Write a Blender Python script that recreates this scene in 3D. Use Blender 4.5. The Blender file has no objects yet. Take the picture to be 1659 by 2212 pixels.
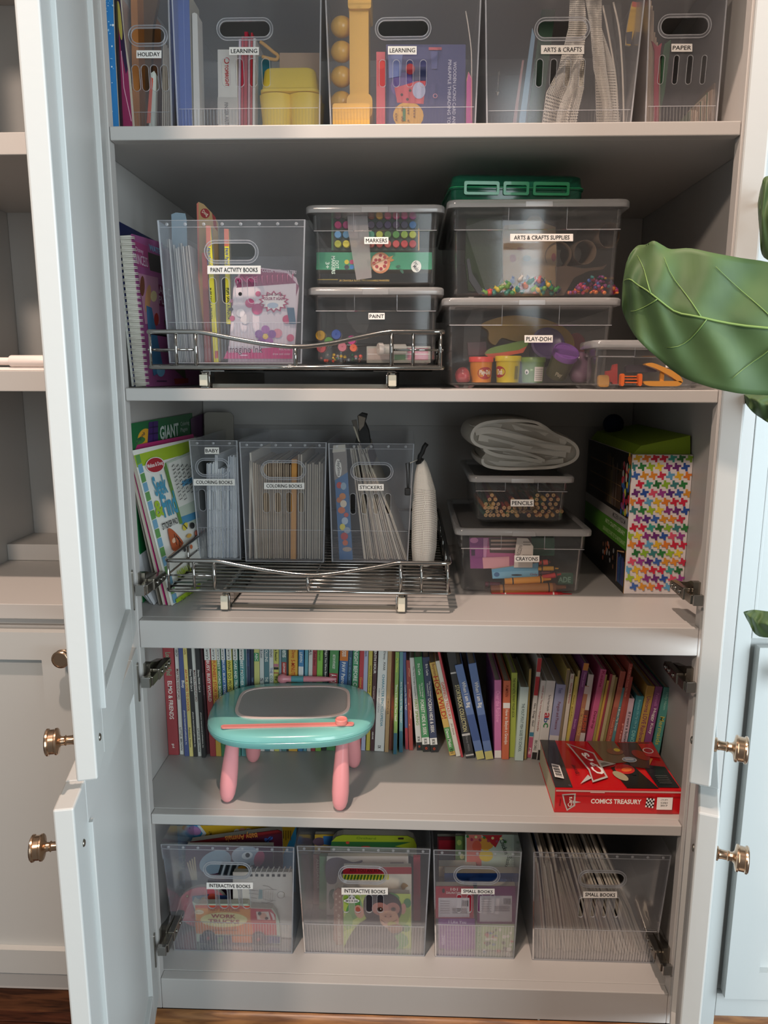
import bpy, bmesh, math, random
from mathutils import Vector, Matrix
from math import sin, cos, pi, radians

random.seed(7)
SC = bpy.context.scene
COL = SC.collection
ZO = 1.18                                   # height of the lens above the floor

# ---------------------------------------------------------------- camera
FPX, YAW, PITCH, ROLL = 1591.93, -0.0335, 0.1834, 0.0026
CAM = Vector((0.4466, -1.1567, ZO))
FW = Vector((sin(YAW) * cos(PITCH), cos(YAW) * cos(PITCH), -sin(PITCH)))
_r = Vector((cos(YAW), -sin(YAW), 0)); _u = _r.cross(FW)
RI = _r * cos(ROLL) + _u * sin(ROLL); UP = -_r * sin(ROLL) + _u * cos(ROLL)
cam_data = bpy.data.cameras.new('camera')
cam = bpy.data.objects.new('camera', cam_data); COL.objects.link(cam)
cam_data.sensor_fit = 'HORIZONTAL'; cam_data.sensor_width = 36
cam_data.lens = 36 * FPX / 1659
cam_data.clip_start = .02
cam.matrix_world = Matrix(((RI.x, UP.x, -FW.x, CAM.x), (RI.y, UP.y, -FW.y, CAM.y), (RI.z, UP.z, -FW.z, CAM.z), (0, 0, 0, 1)))
SC.camera = cam

# ---------------------------------------------------------------- light
SC.view_settings.view_transform = 'Standard'; SC.view_settings.look = 'None'
SC.view_settings.gamma = 1; SC.view_settings.use_curve_mapping = False
SC.view_settings.exposure = 0.1
SC.cycles.transparent_max_bounces = 40
SC.cycles.max_bounces = 10
SC.cycles.sample_clamp_indirect = 4
w = bpy.data.worlds.new('room_air'); SC.world = w; w.use_nodes = True
w.node_tree.nodes['Background'].inputs[0].default_value = (1.0, .93, .86, 1)
w.node_tree.nodes['Background'].inputs[1].default_value = .14


def light(name, kind, loc, aim, energy, color, **kw):
    d = bpy.data.lights.new(name, kind); d.energy = energy; d.color = color
    for k, v in kw.items(): setattr(d, k, v)
    o = bpy.data.objects.new(name, d); COL.objects.link(o); o.location = loc
    o.rotation_euler = (Vector(aim) - Vector(loc)).to_track_quat('-Z', 'Y').to_euler()
    return o


# recessed ceiling lamp in front of the cabinet (warm) and the daylight window on the right
light('ceiling_lamp', 'SPOT', (.145, -.99, 3.3), (.45, -.15, .8), 215, (1.0, .76, .63), spot_size=radians(95), spot_blend=.7, shadow_soft_size=.035)
light('ceiling_lamp_far', 'SPOT', (-.5, -2.3, 2.6), (.6, .1, .9), 140, (1.0, .80, .66), spot_size=radians(80), spot_blend=.8, shadow_soft_size=.12)
light('window_light', 'AREA', (2.5, -1.5, 1.15), (.3, -.1, .6), 88, (.77, .91, 1.0), shape='RECTANGLE', size=1.2, size_y=2.0)
light('front_fill_light', 'AREA', (1.5, -3.0, 1.35), (.25, 0, .75), 36, (.84, .95, 1.0), shape='RECTANGLE', size=1.1, size_y=1.8)  # added cool front fill to lift the dim left interior

S1, S2, S3, S4, S5 = .3605 + ZO, -.0209 + ZO, -.4015 + ZO, -.7568 + ZO, -1.0874 + ZO
TH = .019


def ray(x, y): return FW + RI * ((x - 829.5) / FPX) - UP * ((y - 1106) / FPX)
def at(x, y, Y):
    d = ray(x, y); return CAM + d * ((Y - CAM.y) / d.y)
def atz(x, y, Z):
    d = ray(x, y); return CAM + d * ((Z - CAM.z) / d.z)


# ---------------------------------------------------------------- materials
def lin(h):
    h = h.lstrip('#'); c = [int(h[i:i + 2], 16) / 255 for i in (0, 2, 4)]
    return tuple(x / 12.92 if x <= .04045 else ((x + .055) / 1.055) ** 2.4 for x in c) + (1,)


_M = {}
def mat(h, rough=.45, metal=0, spec=.5, bump=0, bscale=60, var=0, coat=0):
    key = (h, rough, metal, spec, bump, bscale, var, coat)
    if key in _M: return _M[key]
    m = bpy.data.materials.new('paint_' + h.lstrip('#')); m.use_nodes = True
    nt = m.node_tree; b = nt.nodes['Principled BSDF']
    b.inputs['Base Color'].default_value = lin(h); b.inputs['Roughness'].default_value = rough
    b.inputs['Metallic'].default_value = metal; b.inputs['Specular IOR Level'].default_value = spec
    b.inputs['Coat Weight'].default_value = coat
    if bump or var:
        tc = nt.nodes.new('ShaderNodeTexCoord'); n = nt.nodes.new('ShaderNodeTexNoise'); n.inputs['Scale'].default_value = bscale
        n.inputs['Detail'].default_value = 4
        nt.links.new(tc.outputs['Object'], n.inputs['Vector'])
        if bump:
            bp = nt.nodes.new('ShaderNodeBump'); bp.inputs['Strength'].default_value = bump; bp.inputs['Distance'].default_value = .002
            nt.links.new(n.outputs['Fac'], bp.inputs['Height']); nt.links.new(bp.outputs['Normal'], b.inputs['Normal'])
        if var:
            hs = nt.nodes.new('ShaderNodeMix'); hs.data_type = 'RGBA'
            c = lin(h); hs.inputs['A'].default_value = tuple(x * (1 - var) for x in c[:3]) + (1,)
            hs.inputs['B'].default_value = tuple(min(1, x * (1 + var)) for x in c[:3]) + (1,)
            nt.links.new(n.outputs['Fac'], hs.inputs['Factor']); nt.links.new(hs.outputs['Result'], b.inputs['Base Color'])
    _M[key] = m
    return m


def plastic(name, tint=(1, 1, 1), haze=.12, hazecol=(.8, .82, .85), gloss=.35, rough=.12):
    if name in _M: return _M[name]
    m = bpy.data.materials.new(name); m.use_nodes = True; nt = m.node_tree; nt.nodes.clear()
    o = nt.nodes.new('ShaderNodeOutputMaterial'); tr = nt.nodes.new('ShaderNodeBsdfTransparent'); tr.inputs[0].default_value = tint + (1,)
    df = nt.nodes.new('ShaderNodeBsdfDiffuse'); df.inputs[0].default_value = hazecol + (1,)
    tl = nt.nodes.new('ShaderNodeBsdfTranslucent'); tl.inputs[0].default_value = hazecol + (1,)
    md = nt.nodes.new('ShaderNodeMixShader'); md.inputs[0].default_value = .5
    nt.links.new(df.outputs[0], md.inputs[1]); nt.links.new(tl.outputs[0], md.inputs[2])
    mx = nt.nodes.new('ShaderNodeMixShader'); mx.inputs[0].default_value = haze
    nt.links.new(tr.outputs[0], mx.inputs[1]); nt.links.new(md.outputs[0], mx.inputs[2])
    gl = nt.nodes.new('ShaderNodeBsdfGlossy'); gl.inputs['Roughness'].default_value = rough; gl.inputs[0].default_value = (1, 1, 1, 1)
    fr = nt.nodes.new('ShaderNodeFresnel'); fr.inputs[0].default_value = 1.45
    mu = nt.nodes.new('ShaderNodeMath'); mu.operation = 'MULTIPLY'; mu.inputs[1].default_value = gloss
    nt.links.new(fr.outputs[0], mu.inputs[0])
    m2 = nt.nodes.new('ShaderNodeMixShader'); nt.links.new(mu.outputs[0], m2.inputs[0])
    nt.links.new(mx.outputs[0], m2.inputs[1]); nt.links.new(gl.outputs[0], m2.inputs[2]); nt.links.new(m2.outputs[0], o.inputs[0])
    _M[name] = m
    return m


PAINT = mat('#b2afab', .42, bump=.06, bscale=90)
PAINT2 = mat('#b3b4b1', .42, bump=.06, bscale=90)
CHROME = mat('#a9a7a3', .13, 1)
STEEL = mat('#8f8a80', .3, 1)
BRASS = mat('#c6aa90', .22, 1)
HINGE = mat('#948f86', .24, 1)
DARK = mat('#1c1b1a', .5)
BIN = plastic('clear_bin_plastic', (.985, .987, .992), .075, (.84, .86, .93), .5, .1)
BINE = plastic('clear_bin_edge', (.92, .93, .95), .45, (.9, .92, .96), 1.0, .1)
BOX = plastic('clear_box_plastic', (.98, .98, .98), .035, (.82, .84, .86), .4, .1)
RIBM = plastic('clear_rib_plastic', (.985, .985, .99), .012, (.85, .88, .92), .32, .15)
LID = plastic('frosted_lid_plastic', (.92, .92, .92), .42, (.74, .74, .74), .9, .16)
FILM = plastic('thin_film', (.98, .98, .98), .04, (.8, .8, .8), .7, .08)


def wood(name, c0, c1, sc=(3, 26, 26)):
    m = bpy.data.materials.new(name); m.use_nodes = True; nt = m.node_tree; b = nt.nodes['Principled BSDF']
    tc = nt.nodes.new('ShaderNodeTexCoord'); mp = nt.nodes.new('ShaderNodeMapping'); mp.inputs['Scale'].default_value = sc
    n = nt.nodes.new('ShaderNodeTexNoise'); n.inputs['Scale'].default_value = 4; n.inputs['Detail'].default_value = 7; n.inputs['Distortion'].default_value = .8
    r = nt.nodes.new('ShaderNodeValToRGB'); r.color_ramp.elements[0].color = lin(c0); r.color_ramp.elements[1].color = lin(c1)
    r.color_ramp.elements[0].position = .35; r.color_ramp.elements[1].position = .65
    nt.links.new(tc.outputs['Object'], mp.inputs[0]); nt.links.new(mp.outputs[0], n.inputs['Vector'])
    nt.links.new(n.outputs['Fac'], r.inputs[0]); nt.links.new(r.outputs[0], b.inputs['Base Color']); b.inputs['Roughness'].default_value = .35
    return m


WOOD = wood('floor_wood', '#24130e', '#4c2b1d'); WOODM = wood('plinth_wood', '#3a2217', '#6a4129'); WOODL = wood('trim_wood', '#6b4428', '#a06f42')

# ---------------------------------------------------------------- mesh building
class MB:
    def __init__(s): s.v = []; s.f = []; s.m = []; s.mats = []
    def mi(s, m):
        if m not in s.mats: s.mats.append(m)
        return s.mats.index(m)
    def add(s, vs, fs, m, M=None):
        o = len(s.v); s.v += [tuple(M @ Vector(p)) if M else tuple(p) for p in vs]
        k = s.mi(m)
        for f in fs: s.f.append([i + o for i in f]); s.m.append(k)
        return s
    def box(s, x0, x1, y0, y1, z0, z1, m, M=None):
        vs = [(x, y, z) for z in (z0, z1) for y in (y0, y1) for x in (x0, x1)]
        return s.add(vs, [(0, 2, 3, 1), (4, 5, 7, 6), (0, 1, 5, 4), (2, 6, 7, 3), (0, 4, 6, 2), (1, 3, 7, 5)], m, M)
    def loft(s, rings, m, cap=(True, True), close=True, M=None):
        n = len(rings[0]); vs = [p for r in rings for p in r]; fs = []
        for i in range(len(rings) - 1):
            for j in range(n if close else n - 1):
                a = i * n + j; b = i * n + (j + 1) % n; fs.append((a, b, b + n, a + n))
        if cap[0]: fs.append(tuple(range(n))[::-1])
        if cap[1]: fs.append(tuple((len(rings) - 1) * n + j for j in range(n)))
        return s.add(vs, fs, m, M)
    def tube(s, path, r, m, n=8, closed=False, M=None, flat=1):
        P = [Vector(p) for p in path]; rings = []; up = None
        for i, p in enumerate(P):
            if closed: t = (P[(i + 1) % len(P)] - P[i - 1])
            else: t = P[min(i + 1, len(P) - 1)] - P[max(i - 1, 0)]
            t.normalize()
            if up is None: up = Vector((0, 0, 1)) if abs(t.z) < .9 else Vector((1, 0, 0))
            a = t.cross(up).normalized(); b = a.cross(t).normalized(); up = b
            rr = r[i] if isinstance(r, (list, tuple)) else r
            rings.append([tuple(p + a * cos(2 * pi * k / n) * rr + b * sin(2 * pi * k / n) * rr * flat) for k in range(n)])
        if closed: rings.append(rings[0]); return s.loft(rings, m, (False, False), M=M)
        return s.loft(rings, m, M=M)
    def lathe(s, prof, m, n=24, M=None, cap=(True, True)):
        rings = [[(r * cos(2 * pi * k / n), r * sin(2 * pi * k / n), z) for k in range(n)] for r, z in prof]
        return s.loft(rings, m, cap, M=M)
    def poly(s, pts, z0, z1, m, M=None):      # prism in local xy
        n = len(pts)
        a = sum(pts[i][0] * pts[(i + 1) % n][1] - pts[(i + 1) % n][0] * pts[i][1] for i in range(n))
        if a < 0: pts = pts[::-1]
        return s.loft([[(x, y, z0) for x, y in pts], [(x, y, z1) for x, y in pts]], m, M=M)
    def plate(s, outs, z0, z1, m, M=None):    # filled outline with holes, extruded
        vs, fs = curve_mesh(outs, (z1 - z0) / 2)
        zc = (z0 + z1) / 2
        return s.add([(x, y, z + zc) for x, y, z in vs], fs, m, M)
    def obj(s, name, parent=None, smooth=False, bevel=0, seg=2, world=False):
        me = bpy.data.meshes.new(name)
        vs = s.v
        if world and parent is not None:
            L = parent.location; vs = [(x - L.x, y - L.y, z - L.z) for x, y, z in vs]
            gp = parent.parent
            while gp is not None:
                vs = [(x - gp.location.x, y - gp.location.y, z - gp.location.z) for x, y, z in vs]; gp = gp.parent
        me.from_pydata(vs, [], s.f)
        for m in s.mats: me.materials.append(m)
        me.polygons.foreach_set('material_index', s.m)
        if smooth: me.polygons.foreach_set('use_smooth', [True] * len(s.f))
        me.update()
        o = bpy.data.objects.new(name, me); COL.objects.link(o)
        if smooth and smooth is not True:
            me.shade_auto_smooth if False else None
        if parent: o.parent = parent
        if bevel:
            b = o.modifiers.new('bevel', 'BEVEL'); b.width = bevel; b.segments = seg; b.limit_method = 'ANGLE'; b.angle_limit = radians(50)
        if smooth == 'auto':
            e = o.modifiers.new('split', 'EDGE_SPLIT'); e.split_angle = radians(38)
        return o


def curve_mesh(outs, ext):
    cu = bpy.data.curves.new('outline', 'CURVE'); cu.dimensions = '2D'; cu.fill_mode = 'BOTH' if ext > 0 else 'FRONT'; cu.extrude = ext
    for pts in outs:
        sp = cu.splines.new('POLY'); sp.points.add(len(pts) - 1); sp.use_cyclic_u = True
        for q, (x, y) in zip(sp.points, pts): q.co = (x, y, 0, 1)
    ob = bpy.data.objects.new('outline', cu); me = ob.to_mesh()
    vs = [tuple(v.co) for v in me.vertices]; fs = [tuple(p.vertices) for p in me.polygons]
    ob.to_mesh_clear(); bpy.data.objects.remove(ob); bpy.data.curves.remove(cu)
    return vs, fs


_T = {}
def text_mesh(t, bold=0):
    k = (t, bold)
    if k not in _T:
        cu = bpy.data.curves.new('t', 'FONT'); cu.body = t; cu.size = 1; cu.resolution_u = 2; cu.offset = bold; cu.fill_mode = 'FRONT'
        ob = bpy.data.objects.new('t', cu); me = ob.to_mesh()
        vs = [(v.co.x, v.co.y) for v in me.vertices]; fs = [tuple(p.vertices) for p in me.polygons]
        ob.to_mesh_clear(); bpy.data.objects.remove(ob); bpy.data.curves.remove(cu)
        if vs:
            x0 = min(v[0] for v in vs); x1 = max(v[0] for v in vs); y0 = min(v[1] for v in vs); y1 = max(v[1] for v in vs)
        else: x0 = x1 = y0 = y1 = 0
        _T[k] = (vs, fs, x0, x1, y0, y1)
    return _T[k]


def ell(cx, cy, rx, ry, n=24, rot=0, a0=0, a1=2 * pi):
    full = abs(a1 - a0 - 2 * pi) < 1e-6
    return [(cx + rx * cos(a0 + (a1 - a0) * i / (n if full else n - 1)) * cos(rot) - ry * sin(a0 + (a1 - a0) * i / (n if full else n - 1)) * sin(rot),
             cy + rx * cos(a0 + (a1 - a0) * i / (n if full else n - 1)) * sin(rot) + ry * sin(a0 + (a1 - a0) * i / (n if full else n - 1)) * cos(rot)) for i in range(n)]
def rrect(x0, y0, x1, y1, r, n=5):
    o = []
    for cx, cy, a in ((x1 - r, y1 - r, 0), (x0 + r, y1 - r, pi / 2), (x0 + r, y0 + r, pi), (x1 - r, y0 + r, 1.5 * pi)):
        o += [(cx + r * cos(a + pi / 2 * i / n), cy + r * sin(a + pi / 2 * i / n)) for i in range(n + 1)]
    return o
def rect(x0, y0, x1, y1): return [(x0, y0), (x1, y0), (x1, y1), (x0, y1)]
def smooth_closed(p, n=4):
    o = []; L = len(p)
    for i in range(L):
        a, b, c, d = [Vector(p[(i + k) % L]) for k in (-1, 0, 1, 2)]
        for j in range(n):
            t = j / n; q = .5 * ((2 * b) + (c - a) * t + (2 * a - 5 * b + 4 * c - d) * t * t + (3 * b - a - 3 * c + d) * t ** 3)
            o.append(tuple(q))
    return o
def smooth_open(p, n=6):
    o = []; L = len(p)
    for i in range(L - 1):
        a, b, c, d = [Vector(p[min(max(i + k, 0), L - 1)]) for k in (-1, 0, 1, 2)]
        for j in range(n):
            t = j / n; o.append(tuple(.5 * ((2 * b) + (c - a) * t + (2 * a - 5 * b + 4 * c - d) * t * t + (3 * b - a - 3 * c + d) * t ** 3)))
    o.append(tuple(p[-1])); return o


def frame(o, ux, uy):
    """matrix taking (u,v,n) to o + u*ux + v*uy + n*normal (normal = ux x uy)"""
    o, ux, uy = Vector(o), Vector(ux), Vector(uy); n = ux.cross(uy).normalized()
    return Matrix(((ux.x, uy.x, n.x, o.x), (ux.y, uy.y, n.y, o.y), (ux.z, uy.z, n.z, o.z), (0, 0, 0, 1)))
FRONT = Matrix(((1, 0, 0, 0), (0, 0, -1, 0), (0, 1, 0, 0), (0, 0, 0, 1)))      # u->x, v->z, n->-y


def art(name, parent, M, items, rough=.45, step=.00012, world=False, start=1, coat=0):
    """flat print: shapes and lettering laid on a plane, one mesh"""
    b = MB(); k = start
    for it in items:
        t = it[0]; z = k * step; k += 1
        if t == 'r': b.add([(it[1], it[2], z), (it[3], it[2], z), (it[3], it[4], z), (it[1], it[4], z)], [(0, 1, 2, 3)], mat(it[5], rough, coat=coat), M)
        elif t == 'e': b.add([(x, y, z) for x, y in ell(it[1], it[2], it[3], it[4], 20, it[6] if len(it) > 6 else 0)], [tuple(range(20))], mat(it[5], rough, coat=coat), M)
        elif t == 'p':
            vs, fs = curve_mesh([it[1]] + (list(it[3]) if len(it) > 3 else []), 0)
            fs2 = []
            for f in fs:
                p = [vs[i] for i in f]; a = sum(p[i][0] * p[(i + 1) % len(p)][1] - p[(i + 1) % len(p)][0] * p[i][1] for i in range(len(p)))
                fs2.append(f if a > 0 else f[::-1])
            b.add([(x, y, z) for x, y, _ in vs], fs2, mat(it[2], rough, coat=coat), M)
        elif t == 't':   # ('t', text, u, v, w, h, colour, rot, bold): centred, fitted into w x h
            _, s, u, v, wd, ht, c = it[:7]; rot = it[7] if len(it) > 7 else 0; bo = it[8] if len(it) > 8 else .01
            vs, fs, x0, x1, y0, y1 = text_mesh(s, bo)
            if not vs: continue
            sx = wd / max(x1 - x0, 1e-6); sy = ht / max(y1 - y0, 1e-6); ca, sa = cos(rot), sin(rot)
            q = []
            for x, y in vs:
                x = (x - (x0 + x1) / 2) * sx; y = (y - (y0 + y1) / 2) * sy; q.append((u + x * ca - y * sa, v + x * sa + y * ca, z))
            b.add(q, fs, mat(c, rough), M)
        elif t == 'l':   # polyline stroke ('l', pts, width, colour)
            P = it[1]; wd = it[2] / 2; L = []; R = []
            for i, p in enumerate(P):
                a = Vector(P[min(i + 1, len(P) - 1)]) - Vector(P[max(i - 1, 0)]); a.normalize(); nrm = Vector((-a.y, a.x)) * wd
                L.append((p[0] + nrm.x, p[1] + nrm.y)); R.append((p[0] - nrm.x, p[1] - nrm.y))
            n = len(P); b.add([(x, y, z) for x, y in L + R], [(i, i + n, i + n + 1, i + 1) for i in range(n - 1)], mat(it[3], rough), M)
    return b.obj(name, parent, world=world)


def thing(name, label, cat, loc=(0, 0, 0), rot=(0, 0, 0), group=None):
    o = bpy.data.objects.new(name, None); COL.objects.link(o); o.location = loc; o.rotation_euler = rot
    o.empty_display_size = .02
    o['label'] = label; o['category'] = cat
    if group: o['group'] = group
    return o
def tag(o, label, cat=None, group=None):
    o['label'] = label
    if cat: o['category'] = cat
    if group: o['group'] = group
    return o
def lab(o, l): o['label'] = l; return o
def struct(o): o['kind'] = 'structure'; return o
def node(name, parent, loc=(0, 0, 0), rot=(0, 0, 0)):
    o = bpy.data.objects.new(name, None); COL.objects.link(o); o.parent = parent; o.location = loc; o.rotation_euler = rot; return o

# ================================================================= the room shell
b = MB(); b.box(-2.6, 3.4, -.5, .02, -.03, -.004, WOOD); struct(b.obj('floor'))
fl = bpy.data.objects['floor']
for i in range(7):
    for j in range(5):
        x0 = -2.6 + j * 1.2 + (i % 3) * .33 - .3; y1 = .02 - i * .075 + .045
        b = MB(); b.box(x0, min(x0 + 1.196, 3.4), y1 - .073, y1, -.004, 0, WOOD); b.obj('plank', fl, bevel=.001)
b = MB(); b.box(-2.6, 3.4, .64, .70, 0, 2.8, mat('#9b9a94', .7, bump=.05)); struct(b.obj('wall_back'))

# ================================================================= main cabinet
cab = thing('storage_cabinet', 'large grey painted built-in storage cabinet with its four doors standing open', 'cabinet', (.46, 0, 0))
XL, XR, YB = -.035, .96, .58
def cpart(name, boxes, m=PAINT, bevel=.0012, parent=None):
    b = MB()
    for q in boxes: b.box(*q, m)
    return b.obj(name, parent or cab, world=True, bevel=bevel)
cpart('side_panel', [(XL - .018, XL, .021, YB + .012, .03, 2.62)])
cpart('side_panel', [(XR, XR + .018, .021, YB + .012, .03, 2.62)])
cpart('back_panel', [(XL + .0005, XR - .0005, YB, YB + .012, .03, 2.62)])
cpart('stile', [(XL - .018, 0, 0, .0205, .03, 2.62)])
cpart('stile', [(.92, XR + .018, 0, .0205, .03, 2.62)])
for nm, z, t in (('shelf', S1, TH), ('shelf', S2, TH), ('shelf', S1 + .325, TH), ('cabinet_deck', S3, .02), ('shelf', S4, TH), ('cabinet_deck', S5, TH)):
    cpart(nm, [(XL + .0004, XR - .0004, .0208, YB - .0004, z - t, z)])
    if nm == 'shelf': cpart('shelf_edge', [(.0006, .9194, .0015, .0204, z - t - .0006, z)], bevel=.0016)
cpart('rail', [(.0004, .9196, 0, .0205, S3 - .048, S3)], bevel=.0015)
cpart('bottom_rail', [(.0004, .9196, 0, .0205, .03, S5)], bevel=.0015)
cpart('top_rail', [(.0004, .9196, 0, .0205, 2.5, 2.62)])
cpart('top_panel', [(XL + .0004, XR - .0004, .021, YB - .0004, 2.56, 2.58)])
cpart('cleat', [(XL + .001, XR - .001, YB - .019, YB - .0006, S2 - TH - .075, S2 - TH - .002)])
b = MB()                                      # wood moulding along the base
pf = [(0, .0295), (-.004, .029), (-.011, .022), (-.014, .012), (-.014, 0), (0, 0)]
b.loft([[(x, p[0] - .0005, p[1]) for p in pf] for x in (-.075, .998)], WOODL); t = b.obj('trim_1', smooth='auto'); struct(t)
b = MB(); b.loft([[(x, p[0] + .028, p[1] * 2.2) for p in pf] for x in (-2.6, -.0755)], WOODM); t = b.obj('trim_2', smooth='auto'); struct(t)
b = MB(); b.loft([[(x, p[0] + .0275, p[1] * 1.5) for p in pf] for x in (.9985, 3.4)], WOODL); t = b.obj('trim_3', smooth='auto'); struct(t)


def knob(parent, P, d, big=1.0, name='knob'):
    """brass drum knob: P root on the door face, d outward direction"""
    d = Vector(d).normalized(); q = Vector((0, 0, 1)).rotation_difference(d).to_matrix().to_4x4(); M = Matrix.Translation(P) @ q
    s = big * .86
    pr = [(.0088, 0), (.0088, .0035), (.0062, .005), (.0055, .008), (.0055, .0135), (.0068, .015), (.0055, .0165), (.0058, .02), (.008, .022), (.0155, .0235), (.0165, .0245), (.0165, .0265), (.0152, .0275), (.015, .0335), (.0165, .0345), (.0168, .0365), (.0155, .038), (.013, .0385), (.0125, .0375), (0.0001, .0375)]
    b = MB(); b.lathe([(r * s, z * s) for r, z in pr], BRASS, 32, M); return b.obj(name, parent, smooth='auto')


def door(label, hx, fx, fy, z0, z1, sgn, knobz, parent=cab, hz=()):
    """shaker door hinged at (hx,0), free edge inner corner at (fx,fy); sgn +1 left door / -1 right door"""
    H = Vector((hx, -.003, 0)); F = Vector((fx, fy, 0)); W = (F - H).length; ux = (F - H).normalized()
    n = Vector((ux.y, -ux.x, 0)) * (1 if sgn > 0 else -1)    # from inner face to outer face
    ang = math.atan2(ux.y, ux.x)
    L = parent.location
    root = node('door', parent, (hx - L.x, -.003 - L.y, 0), (0, 0, ang))
    lab(root, label)
    # local frame: x along the door, y = +/-: inner face at y=0, outer at y=o
    o = 1 if (Matrix.Rotation(ang, 3, 'Z') @ Vector((0, 1, 0))).dot(n) > 0 else -1
    T = .021 * o; g = .006 * o; fw = .057
    def bx(nm, x0, x1, y0, y1, a, c, bev=.0014):
        b = MB(); b.box(x0, x1, min(y0, y1), max(y0, y1), a, c, PAINT2); return b.obj(nm, root, bevel=bev)
    bx('stile', 0, fw, 0, T, z0, z1); bx('stile', W - fw, W, 0, T, z0, z1, .002)
    bx('rail', fw + .0002, W - fw - .0002, 0, T, z0, z0 + fw); bx('rail', fw + .0002, W - fw - .0002, 0, T, z1 - fw, z1)
    bx('panel', fw - .004, W - fw + .004, g * 1.25, T - g, z0 + fw - .004, z1 - fw + .004, 0)
    knob(root, Vector((W - .029, T, knobz)), (0, o, 0))
    b = MB(); b.lathe([(.0042, 0), (.0042, .0008), (.003, .0018), (.0004, .0022)], STEEL, 14, Matrix.Translation((W - .029, 0, knobz)) @ Matrix.Rotation(pi / 2 * o, 4, 'X')); b.obj('screw', root, smooth=True)
    if sgn > 0: bx('bead', W - fw - .0095, W - fw - .0002, -o * .0048, g, z0 + fw - .0035, z1 - fw + .0035, .001)  # bead added to catch light as a bright strip beside the free stile
    for z in hz:      # strap plate on the door's inner face
        b = MB(); b.plate([rrect(-.034, -.005, .034, .005, .004)], 0, .0022, HINGE, Matrix.Translation((.012, 0, z)) @ Matrix(((0, 1, 0, 0), (0, 0, -o, 0), (1, 0, 0, 0), (0, 0, 0, 1))))
        b.obj('hinge_plate', root)
    return root


DTOP = 2.55
door('upper left door standing open, its panel washed by cool daylight', -.004, .122, -.455, S3 - .0185, DTOP, 1, .80 - .006, hz=(.835,))
door('lower left door standing open below the upper left one', -.004, .098, -.464, .055, S3 - .0465, 1, .672, hz=(.676, .165))
door('upper right door standing open, seen edge on', .924, .743, -.438, S3 - .0185, DTOP, -1, .795, hz=())
door('lower right door standing open, seen edge on', .924, .752, -.446, .055, S3 - .0465, -1, .672, hz=())


def hinge(x, z, s, lift=0):
    """concealed cabinet hinge: cup block on the door, arm onto the side wall"""
    o = node('hinge', cab, (x - cab.location.x, .02, z), (radians(lift), 0, 0)); 
    M = Matrix.Scale(s, 4, (1, 0, 0)) @ Matrix.Scale(1.12, 4)
    b = MB()
    b.box(.004, .018, -.034, -.0265, -.008, .008, CHROME, M); b.box(.008, .020, -.027, .004, -.0075, .0065, HINGE, M)
    b.obj('hinge_link', o, bevel=.001)
    b = MB(); arm = [(-.002, -.009), (.052, -.0065), (.056, 0), (.052, .0065), (-.002, .009)]
    b.poly(arm, .0105, .0215, HINGE, M @ Matrix(((0, 0, 1, 0), (1, 0, 0, 0), (0, 1, 0, 0), (0, 0, 0, 1)))); b.obj('hinge_arm', o, bevel=.0015)
    b = MB()
    for y in (.012, .03, .044): b.lathe([(.0036, 0), (.0036, .0012), (.002, .0016), (.0019, .0006), (.0001, .0006)], CHROME, 12, M @ Matrix.Translation((.0215, y, 0)) @ Matrix.Rotation(pi / 2, 4, 'Y'))
    b.obj('hinge_screw', o, smooth=True)
    b = MB(); b.plate([[(-.01, -.012), (.02, -.012), (.05, -.005), (.05, .005), (.02, .012), (.0, .02), (-.01, .02)]], 0, .0105, HINGE, M @ Matrix(((0, 0, 1, 0), (1, 0, 0, 0), (0, 1, 0, 0), (0, 0, 0, 1)))); b.obj('hinge_mount', o)
for z, x, s in ((.835, 0, 1), (.676, 0, 1), (.165, 0, 1), (.83, .92, -1), (.683, .92, -1), (.155, .92, -1)): hinge(x, z, s)


# ================================================================= neighbours
def shaker_front(root, name, x0, x1, z0, z1, y, inset=.05, kn=None):
    b = MB(); b.plate([rect(x0, z0, x1, z1), rect(x0 + inset, z0 + inset, x1 - inset, z1 - inset)[::-1]], 0, .012, PAINT2, Matrix.Translation((0, y, 0)) @ FRONT)
    b.box(x0 + .001, x1 - .001, y + .0002, y + .009, z0 + .001, z1 - .001, PAINT2)
    d = b.obj(name, root, world=True, bevel=.0012)
    if kn: knob(d, Vector((kn[0], y - .012, kn[1])) - root.location, (0, -1, 0))
    return d


lu = thing('bookcase_cabinet', 'grey built-in bookcase with a counter left of the open cabinet', 'bookcase', (-.35, 0, 0))
def lp(nm, *q, m=PAINT, bevel=.0012):
    b = MB(); b.box(*q, m); return b.obj(nm, lu, world=True, bevel=bevel)
lx0, lx1 = -.372, -.0535
zc = ZO - .3745
lp('side_panel', lx0 - .018, lx0, .0, .40, .03, 2.62)
lp('stile', -.075, XL - .0185, -.0205, -.0003, .06, 2.62)
lp('back_panel', lx0 + .0003, lx1 - .001, .395, .41, zc, 2.62)
lp('back_ledge', lx0 + .0004, lx1 - .001, .282, .394, zc + .0004, zc + .034)
lp('counter', lx0 - .6, lx1 - .022, -.004, .394, zc - .026, zc)
lp('shelf', lx0 + .0004, lx1 - .022, .0, .394, ZO + .3215, ZO + .353)
lp('shelf', lx0 + .0004, lx1 - .022, .0, .394, ZO - .0265, ZO + .0055)
lp('face_rail', lx0 - .6, lx1 - .022, .012, .03, zc - .04, zc - .0265)
lp('base_panel', lx0 - .6, lx1 - .022, .006, .03, .066, zc - .0405)
shaker_front(lu, 'door', -.62, -.112, .112, zc - .044, -.006, .048, (-.113, ZO - .453))
o = lp('bottom_rail', lx0 - .6, lx1 - .022, -.006, .0055, .068, .105)
lp('shelf', lx0 + .0004, lx1 - .022, .0, .394, 1.88, 1.91)  # unseen upper shelf, added to shade the bookcase from the ceiling lamp
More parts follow.
